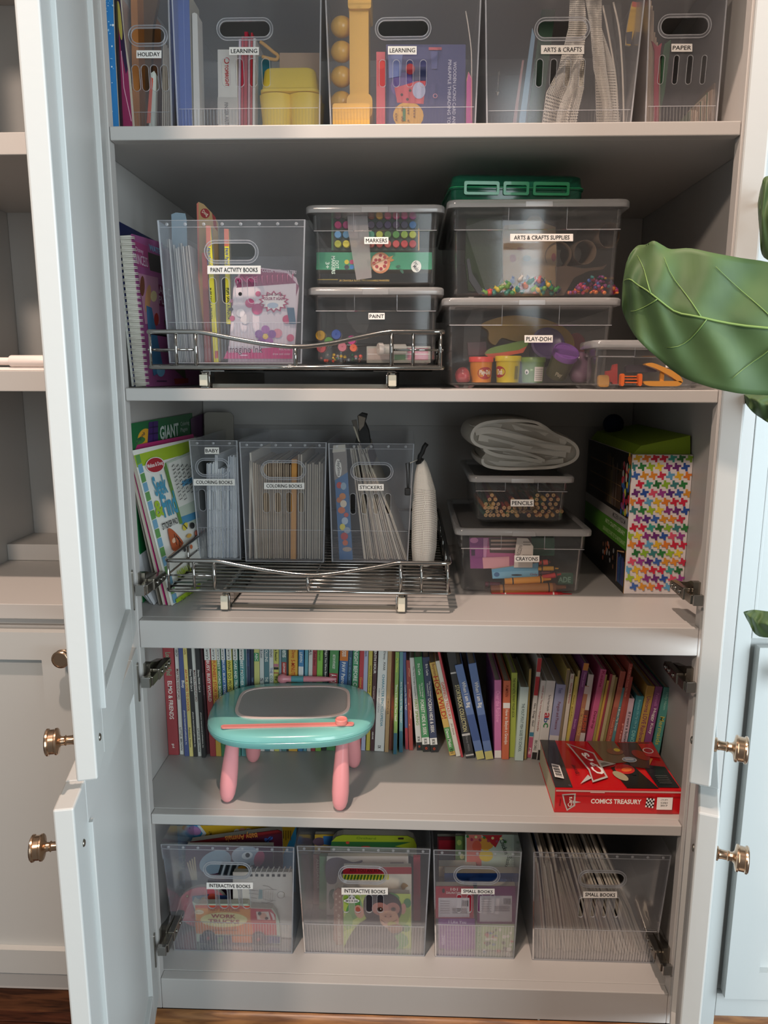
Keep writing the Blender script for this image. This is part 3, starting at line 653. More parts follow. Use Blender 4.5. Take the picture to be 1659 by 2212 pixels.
# printed cover: panels of plain artwork, a metal badge and the library barcode
def CM(u, v): return (u * w + v * skew, v * d0)
it = [('p', [CM(.0, .0), CM(.14, .0), CM(.135, 1), CM(.0, 1)], '#33302f'), ('p', [CM(.0, .60), CM(.137, .60), CM(.135, .97), CM(.01, .97)], '#7d6a66'), ('p', [CM(.02, .15), CM(.13, .02), CM(.13, .45), CM(.02, .5)], '#55506a'),
      ('e', .016, .052, .010, .012, '#a8322a'), ('e', .024, .10, .008, .010, '#8f4a4a'),
      ('p', [CM(.57, 0), CM(.82, 0), CM(.70, .55), CM(.52, .42)], '#1f1b18'), ('p', [CM(.50, .5), CM(.72, .55), CM(.66, 1), CM(.42, 1)], '#7a6a52'), ('p', [CM(.70, .45), CM(.84, .4), CM(.97, .97), CM(.68, .97)], '#5a3c34'),
      ('p', [CM(.82, .02), CM(.99, .02), CM(.98, .45), CM(.80, .50)], '#1a1c1c'), ('p', [CM(.76, .52), CM(.86, .48), CM(.92, .62), CM(.76, .66)], '#d08a2c'),
      ('e', .140, .065, .019, .017, '#c2241c', .7), ('e', .143, .063, .011, .007, '#e06a28', .5), ('e', .125, .040, .010, .018, '#a8a080', .4), ('e', .152, .047, .004, .004, '#1a1a1a'), ('e', .140, .128, .016, .012, '#8a6048'), ('e', .145, .133, .006, .006, '#d8c848'), ('e', .185, .115, .013, .020, '#a03428', .5),
      ('e', .1585, .098, .0135, .0095, '#e8e4dc'), ('e', .1585, .098, .012, .008, '#8c9ab0'), ('r', .150, .099, .167, .1015, '#e8e4dc'), ('r', .151, .095, .166, .0972, '#e8e4dc'),
      ('p', [CM(.87, .66), CM(.99, .62), CM(.99, .93), CM(.86, .93)], '#c83030'), ('e', .2035, .130, .010, .010, '#e8e0dc'), ('e', .2035, .130, .008, .008, '#b02828')]
for i in range(5): it.append(('r', .186, .014 + i * .006, .208, .0165 + i * .006, '#4a4a48'))
it += [('p', [(.052, .152), (.098, .118), (.1, .03), (.068, .012), (.0715, .055)], '#c0bdb8'), ('p', [(.056, .147), (.095, .115), (.0965, .034), (.071, .019), (.0745, .057)], '#a8141a'),
       ('p', [(.098, .094), (.128, .079), (.098, .066)], '#b8b5b0'), ('p', [(.100, .088), (.118, .079), (.100, .071)], '#7a7874'), ('p', [(.066, .038), (.045, .006), (.070, .026)], '#c8c5c0'), ('p', [(.05, .150), (.036, .16), (.06, .143)], '#c8c5c0')]
it += [('t', 'Cars', .083, .078, .078, .019, '#f2eeea', pi / 2 + .22, .03), ('t', 'Disney', .048, .057, .032, .009, '#2a0f0f', pi / 2 + .12)]
it += [('p', [(.005, .028), (.020, .022), (.022, .070), (.008, .076)], '#ece8e2')] + [('p', [(.0075, .030 + i * .0032), (.0185, .0262 + i * .0032), (.0187, .0262 + i * .0032 + .0008 + .0008 * (i % 3)), (.0077, .030 + i * .0032 + .0008 + .0008 * (i % 3))], '#222222') for i in range(12)]
M = Matrix(((1, 0, 0, 0), (0, 1, 0, 0), (0, -.0105, 1, t + .0004), (0, 0, 0, 1)))
pr = art('cover_print', cb, M, it, rough=.3, coat=.4)
# the print follows the dip of the cover
for v_ in pr.data.vertices:
    k = max(0, min(1, v_.co.y / d0)); base = t - (.0018 * (k / .5) if k < .5 else .0018 - (.0018 - (.001 - .003 * (1 - v_.co.x / w) ** 2 - .002 * (v_.co.x / w) ** 3)) * (k - .5) / .5)
    v_.co.z = base + .0006 + (v_.co.z - (t + .0004) + .0105 * v_.co.y)

# ================================================================= helpers that read positions on a plane
def on(M, x, y):
    """point (u,v) of plane M seen at pixel x,y"""
    o = M.to_translation(); n = M.to_3x3().col[2]; d = ray(x, y)
    P = CAM + d * ((o - CAM).dot(n) / d.dot(n)); q = M.inverted() @ P
    return (q.x, q.y)
def pxitems(M, items):
    out = []
    for it in items:
        t = it[0]
        if t == 'r': out.append(('p', [on(M, it[1], it[2]), on(M, it[3], it[2]), on(M, it[3], it[4]), on(M, it[1], it[4])][::-1], it[5]))
        elif t == 'e': out.append(('p', [on(M, x, y) for x, y in ell(it[1], it[2], it[3], it[4], 20, it[6] if len(it) > 6 else 0)][::-1], it[5]))
        elif t == 'p': out.append(('p', [on(M, x, y) for x, y in it[1]], it[2]))
        elif t == 'l': a = on(M, *it[1][0]); k = abs(on(M, it[1][0][0] + 1, it[1][0][1])[0] - a[0]); out.append(('l', [on(M, x, y) for x, y in it[1]], it[2] * k, it[3]))
        elif t == 't':
            s, x0, y0, x1, y1, c = it[1:7]; rot = it[7] if len(it) > 7 else 0; a = on(M, (x0 + x1) / 2, (y0 + y1) / 2)
            L = on(M, x0, (y0 + y1) / 2); R = on(M, x1, (y0 + y1) / 2); T = on(M, (x0 + x1) / 2, y0); B = on(M, (x0 + x1) / 2, y1)
            wd = math.hypot(R[0] - L[0], R[1] - L[1]); ht = math.hypot(T[0] - B[0], T[1] - B[1])
            if abs(abs(rot) - pi / 2) < .5: wd, ht = ht, wd
            out.append(('t', s, a[0], a[1], wd, ht, c, rot, it[8] if len(it) > 8 else .01))
    return out
def VP(Y, x=0, z=0): return Matrix.Translation((x, Y, z)) @ FRONT      # upright plane facing the room


def slab(name, label, cat, pts, Y, th, col, items=(), rest=None, group=None, pages=None, rough=.4, rot=0):
    """upright flat thing outlined in pixels at depth Y, th thick"""
    q = [at(x, y, Y) for x, y in pts]; zs = [p.z for p in q]; zb = min(zs)
    if rest is not None:
        for p in q:
            if p.z < zb + .02: p.z = rest + .0005
        zb = rest + .0005
    x0 = min(p.x for p in q); P = [(p.x - x0, p.z - zb) for p in q]
    m = col if not isinstance(col, str) else mat(col, rough)
    if items or pages:
        r = thing(name, label, cat, (x0, Y, zb), group=group)
        b = MB(); b.poly(P, 0, -min(th, .0015), m, FRONT); b.obj('cover', r)
        if th > .003:
            b = MB(); cx = sum(p[0] for p in P) / len(P); cz = sum(p[1] for p in P) / len(P)
            b.poly([(cx + (a - cx) * .985, cz + (c - cz) * .985) for a, c in P], -.0016, -th, pages or PAGES, FRONT); b.obj('pages', r)
        if items: art('cover_print', r, Matrix.Translation((-x0, 0, -zb)) @ FRONT, pxitems(VP(Y), items))
        return r
    b = MB(); b.poly(P, 0, -th, m, FRONT); o = b.obj(name); o.location = (x0, Y, zb); tag(o, label, cat, group); return o
def R4(x0, y0, x1, y1): return [(x0, y1), (x1, y1), (x1, y0), (x0, y0)]


def leaflet(name, label, cat, group, xb, yb, xt, yt, wpx, Y, dep, cols, rest):
    """thin booklet standing edge on: page block between two cover sheets"""
    A = at(xb, yb, Y); B = at(xt, yt, Y); t = max(.0012, (at(xb + wpx, yb, Y) - A).length * .86)
    h = B.z - rest; dx = B.x - A.x
    b = MB()
    def sh(a, c, m, i0, i1, y0=0): b.loft([[(a, y0 + i0, .0005), (c, y0 + i0, .0005), (c, dep - i1, .0005), (a, dep - i1, .0005)], [(a + dx * .45, y0 + i0, h * .5), (c + dx * .45, y0 + i0, h * .5), (c + dx * .45, dep - i1, h * .5), (a + dx * .45, dep - i1, h * .5)], [(a + dx, y0 + i0, h), (c + dx, y0 + i0, h), (c + dx, dep - i1, h), (a + dx, dep - i1, h)]], m)
    e = .0003
    sh(0, e, mat(cols[0], .6), 0, 0); sh(e, t - e, mat(cols[1], .8), .001, .001); sh(t - e, t, mat(cols[2], .6), 0, 0)
    o = b.obj(name); o.location = (A.x, Y, rest); tag(o, label, cat, group)
    return o


def clear_bin(label, tl, tr, bl, br, z, text, hole, slots, sy, rib, tape, depth=.33, slant=.02, Yb=None, Ht=None, tape2=None, notch=True):
    """tapered clear bin with an oval grip, four slots, a ribbed foot and a beaded rim"""
    if Yb is None: Yb = atz(bl[0], bl[1], z).y
    BL = at(bl[0], bl[1], Yb); BR = at(br[0], br[1], Yb); TL = at(tl[0], tl[1], Yb - slant); TR = at(tr[0], tr[1], Yb - slant)
    H = Ht or ((TL.z + TR.z) / 2 - z)
    xb0, xb1, xt0, xt1 = BL.x, BR.x, TL.x, TR.x
    r = thing('clear_bin', label, 'bin', ((xb0 + xb1) / 2, Yb, z + .0006)); z0 = z + .0006
    T = .0014
    L = math.hypot(H, slant)
    M = frame((0, Yb, z0), (1, 0, 0), (0, -slant / L, H / L))        # v runs up the slanted face
    def O(x, y): return on(M, x, y)
    outl = [(xb0, 0), (xb1, 0), (xt1, L), (xt0, L)]
    def px_rr(x0, y0, x1, y1):
        a = O(x0, y1); c = O(x1, y0); rr = min(abs(c[0] - a[0]), abs(c[1] - a[1])) / 2 * .98
        return rrect(a[0], a[1], c[0], c[1], rr, 6)
    hl = px_rr(*hole); sl = [px_rr(a, sy[0], c, sy[1]) for a, c in slots]
    b = MB(); b.plate([outl, hl[::-1]] + [s[::-1] for s in sl], -T, 0, BIN, M)
    D = depth; st = (xt0 - xb0) / H, (xt1 - xb1) / H
    for xb, k in ((xb0, st[0]), (xb1, st[1])):
        Ms = frame((xb, Yb, z0), (0, 1, 0), (k, 0, 1))
        o = [(0, 0), (-slant, H), (.045, H), (.058, H * .975), (.085, H * .86), (.098, H * .85), (.11, H * .87), (.14, H * 1.0), (.155, H * 1.02), (D + slant * .6, H * 1.02), (D, 0)] if notch else [(0, 0), (-slant, H), (D + slant * .6, H), (D, 0)]
        b.plate([o], -T / 2, T / 2, BIN, Ms)
    Mb = frame((0, Yb + D, z0), (1, 0, 0), (0, slant * .6 / H, 1)); HB = H * 1.02 if notch else H
    b.plate([[(xb0, 0), (xb1, 0), (xb1 + st[1] * HB, HB), (xb0 + st[0] * HB, HB)]], -T, 0, BIN, Mb)
    b.box(xb0, xb1, Yb, Yb + D, z0, z0 + T, BIN)
    b.obj('bin_body', r, world=True)
    # rim, beads, grip surround, slot edges, corner edges
    b = MB()
    b.plate([[(xt0 + .0004, L - .0008), (xt1 - .0004, L - .0008), (xt1, L), (xt0, L)]], .0002, .0016, BINE, M)
    b.plate([[(xt0, L - .0105), (xt1, L - .0105), (xt1, L - .0098), (xt0, L - .0098)]], .0002, .0008, BINE, M)
    n = max(3, int((xt1 - xt0) / .027))
    for i in range(n):
        u = xt0 + (i + .5) * (xt1 - xt0) / n
        b.lathe([(.0028, 0), (.0026, .0009), (.0012, .0014)], BINE, 10, M @ Matrix.Translation((u, L - .006, .0003)), cap=(False, True))
    b.obj('rim', r, world=True)
    b = MB(); cx = sum(p[0] for p in hl) / len(hl); cy = sum(p[1] for p in hl) / len(hl)
    xs = [p[0] for p in hl]; ys = [p[1] for p in hl]; g = .0052
    big = rrect(min(xs) - g, min(ys) - g, max(xs) + g, max(ys) + g, (max(ys) - min(ys)) / 2 + g * .98, 6); mid = rrect(min(xs) - g + .001, min(ys) - g + .001, max(xs) + g - .001, max(ys) + g - .001, (max(ys) - min(ys)) / 2 + (g - .001) * .98, 6)
    b.plate([big, hl[::-1]], .0002, .0010, BIN, M); b.plate([big, mid[::-1]], .0011, .0022, BINE, M)
    h2 = rrect(min(xs) - .0011, min(ys) - .0011, max(xs) + .0011, max(ys) + .0011, (max(ys) - min(ys)) / 2 + .001, 6)
    b.plate([h2, hl[::-1]], .0011, .0026, BINE, M); b.obj('grip', r, world=True)
    b = MB()
    for s in sl:
        xs = [p[0] for p in s]; ys = [p[1] for p in s]; rr = (max(xs) - min(xs)) / 2
        b.plate([rrect(min(xs) - .0007, min(ys) - .0007, max(xs) + .0007, max(ys) + .0007, rr + .0006, 6), s[::-1]], .0002, .0014, BINE, M)
    o = b.obj('slot_edges', r, world=True)
    b = MB(); vr = O((bl[0] + br[0]) / 2, rib)[1]
    w0 = xb0 + st[0] * vr; w1 = xb1 + st[1] * vr; n = int((w1 - w0 - .012) / .0052)
    for i in range(n):
        u0 = xb0 + .006 + (xb1 - xb0 - .012) * (i + .5) / n; u1 = w0 + .006 + (w1 - w0 - .012) * (i + .5) / n
        b.loft([[(u0 - .0014, .003, 0.0002), (u0 + .0014, .003, .0002), (u0, .003, .0010)], [(u1 - .0014, vr, 0.0002), (u1 + .0014, vr, .0002), (u1, vr, .0010)]], RIBM, M=M)
    b.plate([[(w0 + .004, vr), (w1 - .004, vr), (w1 - .004, vr + .0007), (w0 + .004, vr + .0007)]], .0002, .0012, BINE, M)
    o = b.obj('ribbing', r, world=True); o['kind'] = 'stuff'
    b = MB()
    for x0, x1 in ((xb0, xt0), (xb1, xt1)):
        s = 1 if x0 == xb0 else -1
        b.loft([[(x0, 0, .0003), (x0 + s * .0022, 0, .0003), (x0 + s * .0022, 0, .0012), (x0, 0, .0012)], [(x1, L, .0003), (x1 + s * .0022, L, .0003), (x1 + s * .0022, L, .0012), (x1, L, .0012)]], BINE, M=M)
    b.plate([[(xb0, 0), (xb1, 0), (xb1, .0016), (xb0, .0016)]], .0002, .0014, BINE, M)
    b.obj('edge_bead', r, world=True)
    for tp, tx in ((tape, text), tape2 or (None, None)):
        if not tp: continue
        x0, y0, x1, y1 = tp; pd = (y1 - y0) * .24; px = (x1 - x0) * .06
        art('name_tag', r, M @ Matrix.Translation((0, 0, .0028)), pxitems(M, [('r', x0, y0, x1, y1, '#efece6'), ('t', tx, x0 + px, y0 + pd, x1 - px, y1 - pd, '#141212', 0, 0), ('t', tx, x0 + px + .35, y0 + pd, x1 - px + .35, y1 - pd, '#141212', 0, 0), ('t', tx, x0 + px, y0 + pd + .25, x1 - px, y1 - pd + .25, '#141212', 0, 0)]), world=True)
    return r, M


def sl4(*x): return [(x[i], x[i + 1]) for i in range(0, 8, 2)]
Y1 = .16
def ex(x0, y0, x1, y1, y): return x0 + (x1 - x0) * (y - y0) / (y1 - y0)
R1 = {}
for nm, l0, l1, r0, r1, text, hole, slots, sy, rib, tape, lb in (
    ('hol', 250, 264, 366, 373, 'HOLIDAY', (286, 62, 355, 94), sl4(289, 300, 309, 320, 329, 340, 351, 362), (141, 197), 243, (296, 110, 350, 127), 'narrow clear bin with an orange tinted side, leftmost of the top shelf bins'),
    ('l1', 371, 383, 695, 692, 'LEARNING', (476, 46, 583, 81), sl4(481, 495, 511, 525, 540, 553, 568, 582), (127, 188), 235, (496, 103, 560, 120), 'wide clear bin holding a yellow egg carton, on the top shelf'),
    ('l2', 702, 713, 1040, 1028, 'LEARNING', (817, 45, 925, 80), sl4(820, 833, 849, 863, 878, 892, 907, 921), (130, 188), 233, (838, 101, 900, 119), 'wide clear bin with a tall yellow toy, on the top shelf'),
    ('ac', 1047, 1050, 1394, 1364, 'ARTS & CRAFTS', (1160, 45, 1269, 82), sl4(1157, 1173, 1187, 1203, 1218, 1233, 1249, 1264), (128, 188), 239, (1168, 99, 1261, 118), 'wide clear bin full of white mesh, on the top shelf'),
    ('pa', 1401, 1392, 1571, 1548, 'PAPER', (1426, 38, 1531, 76), sl4(1420, 1436, 1451, 1467, 1480, 1497, 1511, 1527), (120, 182), 230, (1449, 96, 1494, 113), 'clear bin of paper sheets, rightmost on the top shelf')):
    zb = S1; yb = 345; yt = -17
    R1[nm] = clear_bin(lb, (ex(l0, 0, l1, 268, yt), yt), (ex(r0, 0, r1, 268, yt), yt), (ex(l0, 0, l1, 268, yb), yb), (ex(r0, 0, r1, 268, yb), yb), zb, text, hole, slots, sy, rib, tape, Yb=Y1, Ht=.245, notch=False)

ZB1 = S2 + .0385; YB1 = .045            # upper wire basket deck
ZB2 = S3 + .0455                        # lower wire basket deck
clear_bin('clear bin of colourful activity pads, standing in the upper wire basket', (340, 475), (660, 477), (366, 776), (652, 778), ZB1, 'PAINT ACTVITY BOOKS', (450, 526, 551, 562), sl4(455, 466, 482, 494, 510, 522, 537, 549), (600, 655), 697, (449, 574, 564, 592), Yb=YB1, depth=.32, notch=False)
clear_bin('narrow clear bin with two name tapes, in the lower wire basket', (408, 951), (513, 952), (432, 1208), (521, 1210), ZB2, 'COLORING BOOKS', (429, 995, 491, 1024), sl4(432, 443, 450, 461, 469, 479, 488, 498), (1057, 1103), 1140, (419, 1034, 508, 1048), tape2=((443, 966, 474, 980), 'BABY'), depth=.29, slant=.015, notch=False)
clear_bin('clear bin packed with tan paged booklets, middle of the lower wire basket', (517, 954), (706, 957), (531, 1213), (700, 1214), ZB2, 'COLORING BOOKS', (570, 1000, 655, 1030), sl4(569, 582, 594, 607, 619, 631, 645, 657), (1063, 1107), 1145, (571, 1042, 658, 1056), depth=.29, slant=.015, notch=False)
clear_bin('clear bin of leaning sticker sheets beside the mesh bag', (709, 957), (895, 960), (717, 1214), (881, 1216), ZB2, 'STICKERS', (763, 1004, 844, 1032), sl4(757, 768, 781, 793, 806, 818, 832, 844), (1066, 1110), 1147, (774, 1045, 829, 1059), depth=.29, slant=.015, notch=False)
clear_bin('clear bin with the orange truck shaped book in front, on the bottom shelf', (347, 1820), (636, 1834), (377, 2052), (632, 2062), S5, 'INTERACTIVE BOOKS', (446, 1867, 537, 1890), sl4(450, 464, 476, 490, 500, 514, 525, 539), (1917, 1961), 1993, (447, 1904, 547, 1918))
clear_bin('clear bin with the chimpanzee picture book in front, on the bottom shelf', (641, 1825), (930, 1836), (658, 2058), (917, 2068), S5, 'INTERACTIVE BOOKS', (737, 1875, 831, 1902), sl4(742, 753, 767, 779, 791, 804, 815, 828), (1932, 1970), 1999, (738, 1915, 838, 1930))
clear_bin('narrower clear bin of small red and purple books on the bottom shelf', (936, 1833), (1127, 1843), (940, 2066), (1110, 2071), S5, 'SMALL BOOKS', (985, 1876, 1075, 1903), sl4(986, 997, 1008, 1019, 1032, 1043, 1058, 1069), (1932, 1970), 1999, (996, 1917, 1068, 1929))
clear_bin('clear bin of many thin leaning booklets, rightmost on the bottom shelf', (1152, 1840), (1450, 1848), (1150, 2073), (1412, 2080), S5, 'SMALL BOOKS', (1253, 1885, 1349, 1910), sl4(1249, 1262, 1275, 1288, 1300, 1312, 1325, 1338), (1939, 1980), 2009, (1259, 1923, 1332, 1937))


# ================================================================= lidded boxes
def rr3(w, d, z, r, cx=0, cy=0, n=4): return [(x + cx, y + cy, z) for x, y in rrect(-w / 2, -d / 2, w / 2, d / 2, r, n)]
def lid_box(label, tl, tr, bl, br, Yb, z, depth, text, tape, rot=0, lidm=None, step=(.33, .30), tiltlabel=0):
    TL = at(*tl, Yb); TR = at(*tr, Yb); BL = at(*bl, Yb); BR = at(*br, Yb)
    wl = TR.x - TL.x; wb = BR.x - BL.x; cx = (TL.x + TR.x) / 2; H = (TL.z + TR.z) / 2 - z
    r = thing('lidded_box', label, 'box', (cx, Yb + depth / 2, z + .0005), (0, 0, radians(rot)))
    wt = wl - .017; dt_ = depth - .017; db = depth - .03; hb = H - .0075; zs = hb * .74; T = .0012
    W1 = wb + (wt - .005 - wb) * .74
    def ring(w, d, z, i=0): return rr3(w - 2 * i, d - 2 * i, z, .014)
    D1 = db + (dt_ - .005 - db) * .74
    b = MB(); R = [ring(wb - .008, db - .008, .0045), ring(wb, db, .008), ring(W1, D1, zs), ring(W1 + .005, D1 + .005, zs + .0015), ring(wt, dt_, hb),
                   ring(wt, dt_, hb, T), ring(W1 + .005, D1 + .005, zs + .0015, T), ring(W1, D1, zs, T), ring(wb, db, .008, T), ring(wb - .008, db - .008, .006, T)]
    b.loft(R, BOX); b.obj('box_body', r, smooth='auto')
    b = MB()
    for sx in (-1, 1):
        for sy in (-1, 1): b.lathe([(.013, 0), (.018, .0044)], BOX, 12, Matrix.Translation((sx * (wb / 2 - .026), sy * (db / 2 - .026), 0)) @ Matrix.Scale(.6, 4, (0, 1, 0)))
    b.obj('foot_ridge', r)
    b = MB(); yf = -(D1 + .005) / 2 - .0003
    for s in (-1, 1):
        x0 = s * (wt / 2 - .004); x1 = s * wt * (.5 - step[0])
        b.tube([(x0, yf + .0004, zs + .0005), (x1, yf, zs + .0005), (x1, -dt_ / 2 - .0003, hb - .001)], .0007, BINE, 5)
    b.obj('step_edge', r)
    lm = lidm or LID
    b = MB(); w, d = wl, depth
    b.loft([ring(w - .001, d - .001, H - .0115), ring(w, d, H - .0105), ring(w, d, H - .003), ring(w - .003, d - .003, H - .0006), ring(w - .006, d - .006, H), ring(w - .020, d - .020, H), ring(w - .024, d - .024, H - .0028),
            ring(w - .024, d - .024, H - .0042), ring(w - .009, d - .009, H - .0042), ring(w - .003, d - .003, H - .006), ring(w - .0035, d - .0035, H - .0115)], lm)
    b.obj('lid', r, smooth='auto')
    b = MB(); b.box(-.021, .021, -d / 2 - .0016, -d / 2 + .0004, H - .0118, H - .0035, lm); b.obj('latch', r, bevel=.0006)
    if text:
        M = r.matrix_basis @ frame((0, -(wb and D1) / 2 - .0012, 0), (1, 0, 0), (0, 0, 1))
        x0, y0, x1, y1 = tape; pd = (y1 - y0) * .22; px = (x1 - x0) * .06
        Mi = r.matrix_basis.inverted() @ M @ Matrix.Rotation(tiltlabel, 4, 'Z') if False else r.matrix_basis.inverted() @ M
        its = pxitems(M, [('r', x0, y0, x1, y1, '#ece8e2'), ('t', text, x0 + px, y0 + pd, x1 - px, y1 - pd, '#141212', 0, 0), ('t', text, x0 + px + .35, y0 + pd, x1 - px + .35, y1 - pd, '#141212', 0, 0), ('t', text, x0 + px, y0 + pd + .25, x1 - px, y1 - pd + .25, '#141212', 0, 0)])
        art('name_tag', r, Mi, its)
    return r


lid_box('clear lidded box of paint pots, lower of two in the upper wire basket', (663, 620), (960, 621), (683, 785), (943, 787), YB1 + .01, ZB1, .33, 'PAINT', (796, 676, 831, 690))
zt = at(663, 620, YB1 + .01).z
lid_box('clear lidded box of markers with a pale reflection, stacked on the paint box', (658, 440), (962, 444), (681, 612), (943, 617), YB1 + .01, zt, .33, 'MARKERS', (787, 512, 839, 527))
lid_box('large clear box with modelling dough tubs, bottom right of the middle shelf', (955, 645), (1346, 641), (982, 838), (1326, 840), .045, S2, .40, 'PLAY-DOH', (1133, 724, 1194, 740))
z2 = (at(955, 645, .045).z + at(1346, 641, .045).z) / 2
lid_box('large clear box of craft supplies with paper tubes, upper of two', (966, 430), (1366, 430), (984, 637), (1336, 636), .05, z2, .40, 'ARTS & CRAFTS SUPPLIES', (1102, 505, 1238, 521))
lid_box('clear lidded box of crayons under the smaller pencil box', (983, 1143), (1282, 1147), (1003, 1290), (1262, 1293), .158, S3, .34, 'CRAYONS', (1111, 1200, 1165, 1214))
z3 = (at(983, 1143, .158).z + at(1282, 1147, .158).z) / 2
lid_box('small clear lidded box of pencils under the folded white cloth', (1015, 1024), (1244, 1036), (1033, 1137), (1222, 1139), .195, z3, .28, 'PENCILS', (1103, 1079, 1153, 1094))
lid_box('small clear lidded box of orange clips behind the big leaf', (1281, 735), (1560, 735), (1293, 838), (1540, 840), -.0, S2, .10, 'CLIPS', (1438, 778, 1490, 794))


# ================================================================= chrome pull-out baskets
def basket(label, tlx, trx, yt, yb, ymid, Yf, zdeck, D, posts, shelfz, nw, rails):
    TLp = at(tlx, yt, Yf); TRp = at(trx, yt, Yf); BLp = at(tlx + 6, yb, Yf)
    x0, x1 = TLp.x, TRp.x; H = TLp.z - zdeck; cx = (x0 + x1) / 2
    r = thing('wire_basket', label, 'basket', (cx, Yf, shelfz))
    X0, X1 = x0 - cx, x1 - cx; zb = zdeck - shelfz - .0052; zt = zb + H
    mx = at(posts[2], ymid, Yf); dip = mx.z - shelfz
    def px(x): return at(x, yt, Yf).x - cx
    p1, p3 = px(posts[1]), px(posts[3]); pm = px(posts[2])
    top = [(X0, .0, zt), (p1 - .012, 0, zt)]
    curve = [(p1 - .012, 0, zt), (p1 + .01, 0, zt - .001), (p1 + .05, 0, zt - (zt - dip) * .38), (pm - .05, 0, dip + .0045), (pm, 0, dip), (pm + .05, 0, dip + .0045), (p3 - .05, 0, zt - (zt - dip) * .38), (p3 - .01, 0, zt - .001), (p3 + .012, 0, zt)]
    b = MB(); path = [(X0, D, zt), (X0, .006, zt), (X0 + .002, .002, zt)] + smooth_open([(X0 + .006, 0, zt)] + curve + [(X1 - .006, 0, zt)], 5) + [(X1 - .002, .002, zt), (X1, .006, zt), (X1, D, zt)]
    b.tube(path, .0036, CHROME, 10, closed=False); b.tube([(X0, D, zt), (X1, D, zt)], .0036, CHROME, 8); b.obj('top_rail', r, smooth=True)
    b = MB(); b.tube([(X0, D, zb), (X0, .004, zb), (X0 + .004, 0, zb), (X1 - .004, 0, zb), (X1, .004, zb), (X1, D, zb)], .0032, CHROME, 10); b.tube([(X0, D, zb), (X1, D, zb)], .0032, CHROME, 8); b.obj('bottom_rail', r, smooth=True)
    for k, p in enumerate(posts):
        xx = px(p) if 0 < k < 4 else (X0 + .003 if k == 0 else X1 - .003)
        if 0 < k < 4 or True:
            zz = dip if k == 2 else zt
            b = MB(); b.tube([(xx, 0.0005, zb), (xx, 0.0005, zz)], .0032 if 0 < k < 4 else .0022, CHROME, 8); b.obj('post', r, smooth=True)
    for xa, xb in ((X0, p1), (p3, X1)):
        b = MB(); b.tube([(xa, .002, (zb + zt) / 2), (xb, .002, (zb + zt) / 2)], .0018, CHROME, 8); b.obj('cross_wire', r, smooth=True)
        xs = (xa + xb) / 2 + (.006 if xa == X0 else -.006)
        b = MB(); b.tube([(xs, .0005, zb), (xs, .0005, zt)], .0026, CHROME, 8); b.obj('post', r, smooth=True)
    for xx in (X0, X1):
        b = MB(); b.tube([(xx, 0, (zb + zt) / 2), (xx, D, (zb + zt) / 2)], .0018, CHROME, 6); b.obj('side_wire', r, smooth=True)
        for k in range(1, 4):
            b = MB(); b.tube([(xx, D * k / 4, zb), (xx, D * k / 4, zt)], .0022, CHROME, 6); b.obj('side_post', r, smooth=True)
    me = None
    for i in range(nw):
        y = D * (i + .7) / nw
        if me is None:
            b = MB(); b.tube([(X0, 0, 0), (X1, 0, 0)], .0019, CHROME, 7); o = b.obj('deck_wire', r, smooth=True); me = o.data
        else: o = bpy.data.objects.new('deck_wire', me); COL.objects.link(o); o.parent = r
        o.location = (0, y, zb + .0032)
    for x in (px(rails[0]), pm, px(rails[1])):
        b = MB(); b.tube([(x, .004, zb - .0004), (x, D, zb - .0004)], .0022, CHROME, 7); b.obj('support_rod', r, smooth=True)
    for k, rx_ in enumerate(rails):
        x = px(rx_); s = 1 if k == 0 else -1
        b = MB(); b.box(x - .004, x + .004, .012, D - .02, .0026, zb - .008, STEEL); b.box(x - .006, x + .006, .012, D - .02, .0005, .0025, CHROME); b.box(x - .006, x + .006, .015, D - .02, zb - .0075, zb - .0060, CHROME)
        b.obj('slide_rail', r, bevel=.0006)
        b = MB(); b.box(x - .0062, x + .0062, .0055, .0115, .004, zb - .011, mat('#cfc8b4', .4)); b.obj('bumper', r, bevel=.001)
        b = MB(); b.tube([(x + s * .0075, .010, .002), (x + s * .009, .008, .006), (x + s * .009, .008, zb - .012), (x + s * .006, .010, zb - .006)], .0011, CHROME, 6); b.obj('clip', r, smooth=True)
        b = MB(); b.box(x + s * .0065, x + s * .0078, .02, .045, .008, zb - .0055, CHROME); b.box(x - s * .004, x + s * .03, .02, .045, zb - .0058, zb - .0048, CHROME); b.obj('bracket', r)
    b = MB(); b.box(px(rails[0]) + .008, px(rails[1]) - .008, .03, .044, .0006, .0024, STEEL); b.box(px(rails[0]) + .008, px(rails[1]) - .008, .03, .0312, .0024, .007, STEEL)
    for q in (.12, .5, .88): b.lathe([(.003, 0), (.0028, .001), (.0008, .0014)], CHROME, 10, Matrix.Translation((px(rails[0]) + .008 + (px(rails[1]) - px(rails[0]) - .016) * q, .038, .0024)))
    b.obj('mounting_bar', r)
    return r


basket('chrome wire pull-out basket under the paint box, on the middle shelf', 318, 957, 709, 788, 749, -.004, ZB1 - .001, .50, (326, 421, 637, 846, 950), S2, 22, (432, 848))
basket('chrome wire pull-out basket carrying the colouring book bins', 358, 972, 1204, 1279, 1242, .045, ZB2 - .001, .50, (366, 461, 664, 866, 965), S3, 22, (478, 868))

